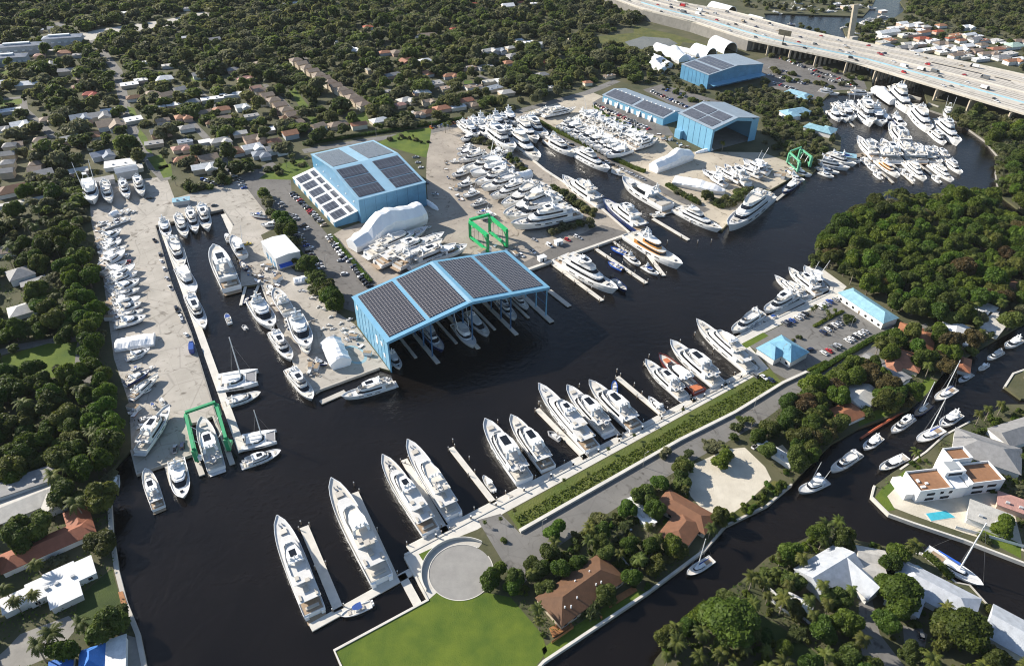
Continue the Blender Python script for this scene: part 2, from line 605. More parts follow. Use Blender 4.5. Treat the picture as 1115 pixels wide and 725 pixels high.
for pts in ([(205, 84), (214, 80), (224, 86), (214, 92)], [(0, 78), (14, 76), (15, 84), (0, 88)], [(2, 110), (24, 108), (24, 113), (0, 117)], [(77, 114), (90, 116), (82, 124), (76, 120)], [(152, 140), (160, 150), (166, 168), (160, 165), (150, 148)], [(138, 116), (146, 118), (150, 128), (142, 126)],
            [(312, 95), (318, 93), (330, 108), (346, 128), (354, 140), (342, 138), (326, 116)], [(334, 30), (346, 30), (350, 34), (338, 34)], [(428, 130), (440, 128), (444, 136), (434, 138)], [(160, 172), (176, 168), (184, 182), (170, 186)], [(172, 182), (186, 178), (188, 192), (178, 194)], [(505, 88), (514, 88), (516, 98), (506, 96)], [(388, 126), (398, 122), (402, 132), (392, 134)]):
    zone('lawn', pts, 0.026, lawn)
for pts in ([(288, 92), (306, 108), (326, 130), (344, 150)], [(330, 62), (352, 82), (376, 104), (392, 120)], [(214, 96), (236, 118), (262, 150)], [(500, 74), (520, 82), (545, 92)], [(180, 96), (205, 112), (220, 120)]):
    zone('road', strip([U(*p) for p in pts], 5), 0.018, asphl, world=True)
# salt pond and grass by the motorway
zone('rough_meadow', [(690, 28), (735, 38), (810, 62), (805, 72), (772, 50), (735, 45), (690, 42)], 0.024, rough)
zone('meadow', [(650, 40), (690, 36), (745, 44), (735, 58), (690, 60), (655, 52)], 0.020, rough)
pond = pm('shallow_pond', (0.16, 0.14, 0.09), 0.12, 0.2, 0.03, coords='World')
zone('pond', [(680, 46), (700, 40), (728, 42), (738, 48), (722, 53), (690, 54)], 0.030, pond)
# south side
zone('quay_promenade', [(440, 605), (829, 402), (801, 368), (904, 319), (906, 312), (882, 290), (888, 287), (922, 312), (912, 323), (812, 372), (837, 401), (551, 557), (520, 576), (480, 592), (456, 603), (480, 641), (466, 653)], 0.006, conc_w)
garden = pm('garden_soil', (0.060, 0.095, 0.010), 0.95, coords='World', col2=(0.125, 0.135, 0.03), vscale=0.07, var=0.1, bump=0.8, bscale=1.2, detail=7)
zone('lawn', [(806, 375), (831, 362), (837, 365.5), (813, 379)], 0.022, lawn)
EXC.append(PXL([(838, 480), (852, 474), (866, 500), (858, 514), (842, 512)]))
zone('strip_garden', [(552, 558), (838, 401), (852, 417), (800, 449), (740, 479), (566, 578)], 0.010, garden)
zone('car_park', [(812, 373), (912, 324), (926, 318), (962, 352), (982, 358), (880, 410), (862, 416), (842, 405), (826, 384)], 0.010, asphl)
zone('road', [(520, 566), (545, 559), (566, 580), (740, 481), (800, 451), (852, 419), (985, 359), (1008, 352), (1012, 358), (985, 372), (872, 428), (822, 464), (757, 500), (672, 552), (626, 582), (600, 600), (566, 640), (548, 612)], 0.014, asphl)
zone('lawn', [(466, 654), (480, 641), (500, 652), (530, 645), (556, 650), (590, 690), (596, 708), (558, 760), (386, 760), (366, 709)], 0.012, lawn)
zone('lawn', [(456, 603), (480, 592), (482, 642)], 0.018, lawn, exc=False)
circ = U(502, 622)
zone('turning_circle', [(circ.x + 12.2 * math.cos(R(a)), circ.y + 12.2 * math.sin(R(a))) for a in range(0, 360, 6)], 0.022, pm('turning_circle_concrete', (0.25, 0.24, 0.225), 0.9, coords='World', col2=(0.31, 0.298, 0.275), vscale=0.25, var=0.1, detail=9), world=True)
zone('vacant_lot', [(743, 511), (791, 489), (811, 487), (833, 508), (840, 522), (812, 548), (788, 566), (770, 560), (752, 540)], 0.012, sandm)
zone('vacant_lot', [(838, 490), (852, 484), (866, 500), (856, 510)], 0.012, sandm)
zone('lawn', [(788, 566), (812, 549), (842, 523), (860, 527), (834, 549), (792, 573)], 0.010, rough)
zone('lawn', [(590, 706), (612, 690), (690, 640), (703, 644), (594, 719)], 0.012, lawn)
zone('lawn', [(935, 455), (955, 446), (978, 448), (935, 464)], 0.010, lawn)
zone('lawn', [(985, 436), (1010, 410), (1020, 415), (1008, 430)], 0.010, lawn)
# white house island and the southern houses
zone('terrace', [(956, 538), (984, 520), (1100, 540), (1115, 600), (1050, 580), (998, 562), (972, 552)], 0.008, sandm)
zone('lawn', [(953, 541), (960, 532), (985, 512), (990, 516), (966, 540), (975, 555), (966, 556)], 0.014, lawn)
zone('lawn', [(1060, 580), (1075, 575), (1112, 592), (1112, 608)], 0.014, lawn)
zone('driveway', [(935, 655), (948, 645), (958, 690), (985, 725), (1000, 760), (950, 760), (936, 700)], 0.012, asphl)
zone('driveway', [(983, 680), (1010, 690), (1005, 715), (985, 705)], 0.016, asphl)
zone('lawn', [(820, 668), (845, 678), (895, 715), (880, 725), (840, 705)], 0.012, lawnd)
# south-western gardens
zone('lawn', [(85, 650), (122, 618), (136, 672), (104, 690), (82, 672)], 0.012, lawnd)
zone('terrace', [(8, 705), (22, 690), (75, 670), (85, 682), (60, 712), (30, 725), (-20, 730)], 0.012, conc_d)
zone('forecourt', [(135, 690), (152, 695), (157, 725), (140, 730)], 0.012, conc_d)
zone('northern_car_park', [(822, 66), (850, 58), (905, 76), (940, 86), (944, 97), (905, 99), (892, 110), (860, 100), (838, 96)], 0.012, asph)
zone('car_park', [(700, 98), (720, 92), (790, 112), (800, 122), (745, 122)], 0.012, asph)
zone('car_park', [(645, 112), (655, 106), (724, 133), (734, 148), (712, 148)], 0.016, asph)
zone('basin_road', strip([U(*p) for p in [(576, 128), (600, 144), (650, 168), (700, 195), (738, 216), (770, 230)]], 8), 0.012, asph, world=True)
zone('quay_car_park', [(566, 288), (600, 270), (655, 245), (672, 250), (686, 254), (576, 293)], 0.014, asph)

# ------------------------------------------------------------------ seawalls with a concrete cap
def seawall(pts, label, wd=1.2, h=0.25, m=conc_w):
    W = [U(*p) for p in pts]
    o = link('seawall', MB().prism(strip(W, wd), -3.5, h, bottom=False).mesh('seawall', [m]))
    return tag(o, label, 'wall')


seawall([(440.5, 604), (829, 401.5), (801, 367.5), (904, 318.5)], 'long pale concrete quay wall behind the stern-to yachts', 0.9)
seawall([(441, 606), (466, 653), (364, 708), (386, 758)], 'pale concrete seawall around the mown corner lawn', 1.0, 0.35)
seawall([(557, 758), (592, 720), (705, 645), (765, 600)], 'concrete canal wall behind the brown roofed long house', 1.0, 0.35)
seawall([(766, 600), (790, 572), (835, 550), (862, 527)], 'weathered canal wall below the sandy vacant lot', 0.9, 0.25, conc)
seawall([(952, 529), (949, 541), (968, 560), (996, 570), (1050, 588), (1115, 613), (1180, 640)], 'white capped seawall curving around the white villa', 0.9, 0.45, conc_w)
seawall([(980, 511), (1008, 492), (1028, 474), (1056, 459)], 'seawall with planting on the north side of the white villa', 0.8, 0.25)
seawall([(976, 597), (1004, 604), (1041, 634), (1056, 637), (1076, 659), (1115, 677)], 'low canal wall behind the white roofed southern houses', 0.8, 0.2, conc)
seawall([(157, 758), (157, 725), (150, 690), (136, 655), (127, 620), (121, 580), (119, 540)], 'grey seawall along the gardens of the western bank', 1.6, 0.3, conc)
seawall([(143, 490), (149, 516), (210, 494), (203, 462), (214, 459), (232, 453), (247, 491)], 'dark seawall edging the yard around the lift slip', 0.9, 0.22, conc)
seawall([(243, 478), (208, 363), (186, 307), (169, 246), (182, 243), (243, 228), (254, 245)], 'timber faced bulkhead around the western basin', 0.7, 0.3, conc_d)
seawall([(284, 309), (289, 322), (305, 361), (321, 398), (343, 428), (348, 424), (413, 400)], 'low bulkhead around the junk covered peninsula', 0.7, 0.2, conc)
seawall([(548, 303), (576, 293), (686, 254), (647, 220), (593, 185), (560, 158)], 'white topped quay wall from the covered dock to the inlet', 2.2, 0.3, conc_w)
seawall([(590, 144), (622, 160), (660, 178), (692, 200), (738, 226), (765, 244)], 'dark quay wall on the far side of the inlet', 1.2, 0.2, conc)
seawall([(882, 290), (906, 312), (904, 319)], 'pale walkway wall between the mangroves and the docks', 2.0, 0.2)
seawall([(1012, 120), (1030, 126), (1045, 134), (1073, 154), (1088, 172), (1084, 187), (1088, 212)], 'low stone wall along the eastern bank below the motorway', 0.5, 0.2, conc_d)
seawall([(1094, 421), (1103, 407), (1160, 387)], 'pale curved wall around the garden point in the side canal', 1.0, 0.4)
# garden wall between the planted strip and the southern road, and the hedge wall of the car park
o = link('garden_wall', MB().prism(strip([U(*p) for p in [(566, 579), (740, 480), (800, 450), (852, 418), (878, 406)]], 1.5), 0, 1.2).mesh('garden_wall', [conc_w]))
tag(o, 'long low pale wall between the planted strip and the road', 'wall')
# kerb ring and curved fence of the turning circle
mb = MB()
ring = lambda r, a0, a1, n=40: [(circ.x + r * math.cos(R(a0 + (a1 - a0) * i / n)), circ.y + r * math.sin(R(a0 + (a1 - a0) * i / n))) for i in range(n + 1)]
mb.prism(ring(12.5, -160, 35) + ring(12.2, -160, 35)[::-1], 0, 0.15)
mb.prism(ring(12.5, 62, 200) + ring(12.2, 62, 200)[::-1], 0, 0.15)
tag(link('kerb', mb.mesh('kerb', [conc_w])), 'pale kerb ring edging the turning circle', 'kerb')
mb = MB()
mb.prism(ring(15.2, 60, 215) + ring(14.9, 60, 215)[::-1], 0, 1.4)
tag(link('curved_wall', mb.mesh('curved_wall', [conc_w])), 'curved pale wall hugging the turning circle', 'wall')
zone('footpath', ring(14.9, 60, 215) + ring(12.6, 60, 215)[::-1], 0.026, conc, world=True, exc=False)
# ------------------------------------------------------------------ boats
def outl(xa, xb, wa, wb, r=None):
    r = r if r is not None else min(0.35 * (xb - xa), wb * 1.6)
    h = [(xa, wa), (xa + 0.5 * (xb - xa), max(wa, wb)), (xb - r, wb), (xb - r * 0.4, wb * 0.80), (xb - r * 0.08, wb * 0.45)]
    return [(x, -y) for x, y in h] + [(x, y) for x, y in h[::-1]]


def lerp2(a, b, t):
    return [((1 - t) * p[0] + t * q[0], (1 - t) * p[1] + t * q[1]) for p, q in zip(a, b)]


def tier(rt, name, xa, xb, wa, wb, z0, z1, rf=1.0, rb=0.0, inset=0.92, win=(0.35, 0.78), m=None, aft=False, mw=None):
    """one deckhouse: rounded front raked back by rf, dark window band around it"""
    m = m or gel
    bo = outl(xa, xb, wa, wb)
    to = []
    for x, y in bo:
        k = (x - xa) / (xb - xa)
        to.append((x - rf * k ** 2 + rb * (1 - k), y * inset))
    mb = MB().loft([[(x, y, z0) for x, y in bo], [(x, y, z1) for x, y in to]], cap0=False)
    o = part(name, mb, m, rt)
    if win:
        a, b = lerp2(bo, to, win[0]), lerp2(bo, to, win[1])
        za, zb = z0 + (z1 - z0) * win[0], z0 + (z1 - z0) * win[1]
        cx = (xa + xb) / 2
        ex = lambda p: (p[0] + 0.05 * (1 if p[0] > cx else 0.2), p[1] * 1.0 + (0.05 if p[1] > 0 else -0.05))
        # sides stop short of the after end
        def cut(q):
            q = [ex(p) for p in q]
            x0 = xa + 0.12 * (xb - xa)
            q[0] = (x0, q[0][1]); q[-1] = (x0, q[-1][1])
            return q
        a, b = cut(a), cut(b)
        wb_ = MB().loft([[(x, y, za) for x, y in a], [(x, y, zb) for x, y in b]], closed=False, cap0=False, cap1=False)
        if aft:
            wb_.add([(xa - 0.04 + rb * win[0], -wa * 0.7, z0 + 0.1), (xa - 0.04 + rb * win[0], wa * 0.7, z0 + 0.1), (xa - 0.04 + rb * win[1], wa * 0.7, zb), (xa - 0.04 + rb * win[1], -wa * 0.7, zb)], [(0, 3, 2, 1)])
        part('window_band', wb_, mw or glass, o)
    return o


def slab(rt, name, xa, xb, wa, wb, z, t=0.18, m=None, r=None, mt=None):
    p = outl(xa, xb, wa, wb, r)
    return part(name, MB().prism(p, z, z + t, 0, 1 if mt else 0), [m or gel] + ([mt] if mt else []), rt)


def hull(rt, L, Bm, F0, F1, D=1.4, m=None, mb_=None, deck=None, bul=0.55, win=True, full=0.9, stripe=None):
    m = m or gel
    n = 14
    st = []
    for i in range(n):
        t = i / (n - 1)
        s = max(0.0, (t - 0.48) / 0.52)
        b = Bm / 2 * (full + (1 - full) * min(1, t / 0.4)) * max(0.006, (1 - s ** 2.5)) ** 0.62
        bw = b * (0.90 - 0.45 * s ** 1.5)
        x = -L / 2 + L * t
        xw = x - 0.075 * L * s ** 3
        xk = x - 0.12 * L * s ** 2.5
        F = F0 + (F1 - F0) * t ** 2
        st.append((x, xw, xk, b, bw, F, t, s))
    def ring(q):
        x, xw, xk, b, bw, F, t, s = q
        d = -D * (1 - s ** 4 * 0.8)
        h = [(xk, 0, d), (xk + (xw - xk) * 0.6, bw * 0.8, d * 0.45), (xw, bw, 0.12), ((x + xw) / 2, (b + bw) / 2 + 0.04 * b, F * 0.5), (x, b, F), (x - 0.02 * s, max(0.005, b - 0.16), F), (x - 0.04 * s, max(0.004, b - 0.2), F - bul)]
        return h
    mb2 = MB()
    for sgn in (1, -1):
        rr = [[(p[0], p[1] * sgn, p[2]) for p in ring(q)] for q in st]
        o = len(mb2.v)
        k = 7
        for r_ in rr:
            mb2.v.extend(r_)
        for a in range(n - 1):
            for i in range(k - 1):
                f = (o + a * k + i, o + (a + 1) * k + i, o + (a + 1) * k + i + 1, o + a * k + i + 1)
                mb2.f.append(f if sgn < 0 else f[::-1]); mb2.m.append(1 if i < 2 else (2 if stripe and i == 2 else 0))
    r0 = ring(st[0])
    tr = r0[:6]
    mb2.add([(p[0], p[1], p[2]) for p in tr] + [(p[0], -p[1], p[2]) for p in tr[1:]], [tuple(list(range(5, -1, -1)) + [6, 7, 8, 9, 10])], 0)
    h = part('hull', mb2, [m, mb_ or antif] + ([stripe] if stripe else []), rt)
    dk = MB()
    vs = []
    for q in st:
        y = max(0.004, q[3] - 0.18)
        vs += [(q[0] - 0.04 * q[7], -y, q[5] - bul * 0.9), (q[0] - 0.04 * q[7], y, q[5] - bul * 0.9)]
    dk.add(vs, [(2 * i, 2 * i + 2, 2 * i + 3, 2 * i + 1) for i in range(n - 1)])
    part('deck', dk, deck or greydeck, rt)
    if win:
        hw = MB()
        for sgn in (1, -1):
            for (ta, tb) in ((0.30, 0.40), (0.46, 0.56), (0.62, 0.70)):
                ps = []
                for t in (ta, tb):
                    i = min(n - 2, int(t * (n - 1))); u = t * (n - 1) - i
                    A_, B2 = ring(st[i]), ring(st[i + 1])
                    P3 = [A_[3][k] * (1 - u) + B2[3][k] * u for k in range(3)]
                    P4 = [A_[4][k] * (1 - u) + B2[4][k] * u for k in range(3)]
                    for f in (0.15, 0.5):
                        ps.append((P3[0] + (P4[0] - P3[0]) * f, (P3[1] + (P4[1] - P3[1]) * f + 0.05) * sgn, P3[2] + (P4[2] - P3[2]) * f))
                hw.add(ps, [(0, 2, 3, 1) if sgn < 0 else (0, 1, 3, 2)])
        part('hull_window', hw, glass, h)
    return h


def dome(rt, x, y, z, r):
    return part('radar_dome', MB().ball((x, y, z), r, r, r * 0.9, 10, 5, -0.4), white, rt, True)


def mast_arch(rt, x, z0, z1, wd, m=None):
    mb = MB()
    for s in (-1, 1):
        mb.bar((x - 0.8, s * wd, z0), (x, s * wd * 0.8, z1), 0.9, 0.35)
    mb.box(x - 0.6, x + 0.6, -wd * 0.8, wd * 0.8, z1 - 0.02, z1 + 0.25)
    mb.bar((x - 0.3, 0, z1), (x - 0.6, 0, z1 + 2.2), 0.35, 0.25)
    mb.box(x - 0.55, x - 0.25, -1.1, 1.1, z1 + 1.2, z1 + 1.35)
    a = part('radar_arch', mb, m or gel, rt)
    dome(a, x, wd * 0.55, z1 + 0.65, 0.5)
    dome(a, x, -wd * 0.55, z1 + 0.65, 0.5)
    return a


def pads(rt, name, boxes, m):
    for b in boxes:
        o = part(name, MB().box(*b), m, rt)
    return o


def small_rib(rt, x, y, z, L, name='tender'):
    mb = MB()
    w_ = L * 0.2
    for s in (-1, 1):
        mb.tube((x - L / 2, y + s * w_, z + 0.3), (x + L * 0.25, y + s * w_, z + 0.35), 0.25, 0.25, 8)
        mb.tube((x + L * 0.24, y + s * w_, z + 0.35), (x + L / 2, y, z + 0.5), 0.25, 0.2, 8)
    mb.box(x - L / 2 + 0.1, x + L * 0.3, y - w_, y + w_, z + 0.1, z + 0.2, 1)
    mb.box(x - L * 0.15, x + L * 0.02, y - 0.35, y + 0.35, z + 0.2, z + 0.95, 2)
    return part(name, mb, [rubber, greydeck, white], rt)


def trideck(v=0):
    """about 42 m: main deck house, bridge deck, sun deck with arch, swim platform"""
    r = root('motor_yacht')
    L, Bm = 42.0, 8.6
    hm = [gel, gel, gel, gel, navy][v % 5]
    hull(r, L, Bm, 3.0, 5.0, 1.9, hm, deck=[greydeck, greydeck, cream, cream][v % 4], stripe=None)
    part('swim_platform', MB().box(-23.4, -20.9, -3.4, 3.4, 0.35, 0.6, 0), teak if v % 2 == 0 else greydeck, r)
    part('aft_deck', MB().box(-20.4, -12.5, -3.3, 3.3, 2.5, 2.62), teak if v % 2 == 0 else cream, r)
    part('transom_stair', MB().box(-21.6, -20.95, -3.6, -2.2, 0.6, 2.6).box(-21.6, -20.95, 2.2, 3.6, 0.6, 2.6), gel, r)
    tier(r, 'main_deckhouse', -15.0, 13.5, 3.55, 3.0, 2.5, 5.5, 4.2, 0.3, 0.95, (0.42, 0.78), aft=True)
    slab(r, 'upper_deck', -17.8, 10.4, 3.95, 3.1, 5.5, 0.25, gel, mt=greydeck)
    tier(r, 'bridge_deckhouse', -11.5, 8.6, 3.0, 2.6, 5.75, 8.2, 4.2, 0.3, 0.92, (0.38, 0.82), aft=True)
    slab(r, 'sun_deck', -13.6, 5.2, 3.4, 2.5, 8.2, 0.22, gel, mt=cream if v % 2 else greydeck)
    part('sun_deck_bulwark', MB().loft([[(x, y, z) for x, y in outl(-9, 5.0, 3.1, 2.3)] for z in (8.42, 9.2)], closed=False, cap0=False, cap1=False), gel, r)
    if v % 4 in (0, 2):
        slab(r, 'hardtop', -5.5, 1.8, 2.6, 2.2, 10.4, 0.22)
        pads(r, 'sunroof', [(-3.0, 0.2, -1.2, 1.2, 10.63, 10.66)], glass)
        mast_arch(r, -3.5, 8.42, 10.6, 2.6)
    elif v % 4 == 1:
        mast_arch(r, -5.0, 8.42, 10.4, 2.8)
        small_rib(r, -10.4, 0.8, 8.42, 4.5)
    else:
        slab(r, 'hardtop', -7.5, 0.8, 2.7, 2.2, 10.3, 0.22)
        mast_arch(r, -6.0, 8.42, 10.5, 2.6)
        pads(r, 'hot_tub', [(-12.8, -10.8, -1, 1, 8.42, 8.9)], pad)
    pads(r, 'aft_seating', [(-19.4, -18.4, -2.4, 2.4, 2.63, 3.3), (-17.2, -15.0, -3.3, -2.5, 5.76, 6.3), (-17.2, -15.0, 2.5, 3.3, 5.76, 6.3), (-14.6, -12.4, -0.8, 0.8, 5.76, 6.4), (-13.0, -11.6, -2.2, -0.6, 8.43, 8.9), (-11, -9.4, 1.0, 2.4, 8.43, 8.9)], pad)
    pads(r, 'foredeck_pad', [(12.2, 14.4, -1.3, 1.3, 3.9, 4.5)], pad if v % 2 else cream)
    pads(r, 'anchor_windlass', [(16.2, 16.8, -0.8, -0.4, 4.3, 4.8), (16.2, 16.8, 0.4, 0.8, 4.3, 4.8)], steel)
    pads(r, 'deck_hatch', [(14.0, 14.9, -0.45, 0.45, 4.2, 4.36)], glass)
    if v % 4 == 2:
        small_rib(r, 12.8, 0, 4.3, 4.2)
    return r


def flyer(v=0):
    """about 28 m: raked deckhouse, flybridge with hardtop or bimini"""
    r = root('motor_yacht')
    L, Bm = 28.0, 6.7
    hull(r, L, Bm, 2.2, 3.6, 1.5, [gel, gel, navy, gel][v % 4], deck=[greydeck, cream, greydeck, cream][v % 4])
    part('aft_deck', MB().box(-13.6, -8.0, -2.5, 2.5, 1.78, 1.9), teak if v % 2 else cream, r)
    part('swim_platform', MB().box(-15.6, -13.9, -2.7, 2.7, 0.3, 0.5), teak if v % 2 else greydeck, r)
    tier(r, 'deckhouse', -9.6, 9.0, 2.75, 2.4, 1.8, 4.4, 5.0, 0.3, 0.92, (0.40, 0.82), aft=True)
    slab(r, 'flybridge', -11.6, 5.2, 2.95, 2.3, 4.4, 0.2, gel, mt=greydeck)
    part('flybridge_coaming', MB().loft([[(x, y, z) for x, y in outl(-10.5, 5.0, 2.75, 2.1)] for z in (4.6, 5.4)], closed=False, cap0=False, cap1=False), gel, r)
    part('windscreen', MB().loft([[(x, y, 5.3) for x, y in outl(0.5, 4.0, 2.0, 1.9)], [(x - 0.5, y * 0.95, 5.75) for x, y in outl(0.5, 4.0, 2.0, 1.9)]], closed=False, cap0=False, cap1=False), glass, r)
    if v % 4 != 1:
        slab(r, 'hardtop', -6.2, 2.6, 2.4, 1.9, 6.8, 0.2, gel)
        if v % 4 != 2:
            pads(r, 'sunroof', [(-3.4, 0.6, -1.2, 1.2, 7.01, 7.04)], glass)
        for x in (-4.2, 0.8):
            for s in (-1, 1):
                part('hardtop_support', MB().bar((x, s * 2.1, 4.6), (x - 0.2, s * 1.9, 6.8), 0.18, 0.18), gel, r)
    mast_arch(r, -6.4, 4.6, 7.05, 2.2)
    pads(r, 'flybridge_seating', [(-10.0, -7.6, -2.4, -1.6, 4.61, 5.1), (-10.0, -7.6, 1.6, 2.4, 4.61, 5.1), (-9.4, -8.2, -0.7, 0.7, 4.61, 5.15), (1.4, 2.2, -1.4, 0.2, 4.61, 5.3)], pad)
    pads(r, 'aft_seating', [(-12.8, -12.0, -2.0, 2.0, 1.85, 2.45), (-11.6, -10.4, -0.7, 0.7, 1.85, 2.4)], pad)
    pads(r, 'foredeck_pad', [(8.8, 10.4, -1.0, 1.0, 2.6, 3.1)], pad if v % 2 == 0 else cream)
    if v % 4 in (0, 2):
        small_rib(r, -11.6, 0, 4.62, 3.2)
    return r


def express(v=0):
    """about 22 m low sport yacht with a long dark windscreen"""
    r = root('sport_yacht')
    hull(r, 22.0, 5.6, 1.9, 2.7, 1.2, [gel, burg, gel, navy][v % 4], mb_=antif, deck=[cream, cream, greydeck, cream][v % 4])
    part('swim_platform', MB().box(-12.3, -10.9, -2.3, 2.3, 0.25, 0.42), teak, r)
    tier(r, 'coachroof', -3.6, 6.6, 2.2, 1.9, 1.5, 3.3, 4.4, -0.6, 0.86, (0.3, 0.9))
    slab(r, 'hardtop', -5.2, 1.8, 2.1, 1.7, 3.3, 0.16, gel)
    pads(r, 'sun_pad', [(-10.2, -7.6, -1.9, 1.9, 1.5, 2.0)], orangepad if v % 4 == 1 else pad)
    pads(r, 'cockpit_seating', [(-6.8, -4.2, 1.0, 1.9, 1.5, 2.0), (-6.8, -4.2, -1.9, -1.0, 1.5, 2.0)], pad)
    pads(r, 'foredeck_pad', [(5.4, 7.6, -0.9, 0.9, 2.25, 2.5)], orangepad if v % 4 == 1 else greydeck)
    mast_arch(r, -4.6, 3.3, 4.2, 1.5)
    return r


def sportfish(v=0):
    r = root('sportfishing_boat')
    hull(r, 18.0, 5.4, 1.3, 2.9, 1.2, [gel, gel, navy][v % 3], deck=greydeck, bul=0.4, win=False)
    part('cockpit_floor', MB().box(-8.7, -4.4, -2.1, 2.1, 0.55, 0.95), teak if v % 2 else cream, r)
    tier(r, 'cabin', -4.4, 4.4, 2.2, 2.0, 1.3, 3.3, 2.4, 0, 0.92, (0.4, 0.8), aft=True)
    slab(r, 'flybridge', -5.6, 2.2, 2.2, 1.9, 3.3, 0.16)
    part('flybridge_coaming', MB().loft([[(x, y, z) for x, y in outl(-3.4, 2.1, 2.0, 1.7)] for z in (3.46, 4.3)], closed=False, cap0=False, cap1=False), gel, r)
    slab(r, 'hardtop', -3.8, 0.6, 1.9, 1.6, 5.5, 0.14)
    mb = MB()
    for x in (-3.4, 0.2):
        for s in (-1, 1):
            mb.tube((x, s * 1.9, 3.4), (x * 0.8 - 0.3, s * 1.2, 5.6), 0.07, 0.06, 5)
            if v % 2 == 0:
                mb.tube((x * 0.8 - 0.3, s * 1.2, 5.6), (x * 0.3 - 0.8, s * 0.6, 9.0), 0.06, 0.05, 5)
    part('tower', mb, white, r)
    if v % 2 == 0:
        slab(r, 'tower_top', -1.9, 0.0, 0.8, 0.7, 9.0, 0.1, white)
    og = MB()
    for s in (-1, 1):
        og.tube((-1.0, s * 2.2, 3.4), (-4.0, s * 2.8, 13.0), 0.13, 0.08, 5)
    part('outrigger', og, white, r)
    pads(r, 'fighting_chair', [(-7.0, -6.4, -0.3, 0.3, 0.95, 1.7)], wood)
    return r


def cruiser(v=0):
    r = root('cabin_cruiser')
    hull(r, 12.5, 4.0, 1.3, 1.9, 0.9, [gel, gel, navy, gel][v % 4], deck=[greydeck, cream, greydeck, cream][v % 4], bul=0.3, win=False, mb_=antir if v % 2 else antif)
    part('swim_platform', MB().box(-7.0, -6.2, -1.6, 1.6, 0.2, 0.34), greydeck, r)
    tier(r, 'cabin', -2.0, 3.6, 1.6, 1.35, 1.25, 2.5, 2.2, 0, 0.86, (0.25, 0.85))
    slab(r, 'hardtop', -3.0, 0.9, 1.55, 1.2, 2.62, 0.12, [gel, canvas if v % 4 == 1 else gel, gel, pad][v % 4])
    part('cockpit_floor', MB().box(-5.9, -2.2, -1.4, 1.4, 0.6, 1.08), cream, r)
    pads(r, 'cockpit_seating', [(-5.8, -5.1, -1.3, 1.3, 1.08, 1.5), (-4.4, -2.4, 0.8, 1.4, 1.08, 1.5)], pad)
    pads(r, 'deck_hatch', [(3.9, 4.5, -0.3, 0.3, 1.6, 1.72)], glass)
    mast_arch(r, -2.6, 2.7, 3.0, 1.1)
    return r


def console(v=0):
    r = root('open_motorboat')
    hull(r, 8.2, 2.6, 0.9, 1.3, 0.5, [gel, navy, gel, royal][v % 4], deck=cream, bul=0.35, win=False)
    pads(r, 'console', [(-0.9, 0.3, -0.5, 0.5, 0.6, 1.6)], white)
    if v % 2 == 0:
        slab(r, 'canopy', -1.6, 1.0, 1.0, 0.85, 2.5, 0.1, [white, canvas][v // 2 % 2])
        mb = MB()
        for x in (-1.3, 0.6):
            for s in (-1, 1):
                mb.tube((x, s * 0.8, 0.7), (x, s * 0.75, 2.5), 0.05, n=5)
        part('canopy_post', mb, steel, r)
    pads(r, 'seat', [(-2.2, -1.4, -0.7, 0.7, 0.6, 1.1), (1.4, 2.2, -0.6, 0.6, 0.7, 1.0)], pad)
    for s in (-0.45, 0.45):
        part('outboard_motor', MB().box(-4.75, -4.15, s - 0.22, s + 0.22, 0.3, 1.5), blackp if v % 2 else white, r)
    return r


def rib(v=0):
    r = root('inflatable_dinghy')
    small_rib(r, 0, 0, -0.15, 4.6, 'tube_hull')
    part('outboard_motor', MB().box(-2.75, -2.35, -0.2, 0.2, 0.1, 1.0), blackp, r)
    pads(r, 'seat', [(-1.6, -1.2, -0.6, 0.6, 0.2, 0.6)], white)
    return r


def sail(v=0):
    r = root('sailing_boat')
    hull(r, 13.5, 4.0, 1.1, 1.5, 1.0, [gel, navy, gel][v % 3], deck=[cream, teak, greydeck][v % 3], bul=0.15, win=False)
    tier(r, 'cabin', -2.2, 3.6, 1.25, 0.9, 1.1, 1.75, 1.2, 0, 0.85, (0.3, 0.8))
    pads(r, 'cockpit', [(-5.4, -2.4, -0.9, 0.9, 0.9, 1.15)], teak)
    part('mast', MB().tube((1.2, 0, 1.2), (0.9, 0, 18.5), 0.2, 0.14, 8), white, r)
    part('boom', MB().tube((1.0, 0, 2.9), (-4.6, 0, 2.9), 0.12, 0.1, 6), white, r)
    part('sail_cover', MB().tube((0.8, 0, 3.1), (-4.4, 0, 3.05), 0.28, 0.14, 6), [canvas, white, royal][v % 3], r)
    mb = MB()
    for p in ((6.7, 0, 1.5), (-6.6, 0, 1.2), (0.6, 1.9, 1.2), (0.6, -1.9, 1.2)):
        mb.tube(p, (0.92, 0, 18.2), 0.035, 0.03, 4)
    mb.tube((0.9, -1.3, 10.5), (0.9, 1.3, 10.5), 0.06, n=4)
    part('rigging', mb, steel, r)
    return r


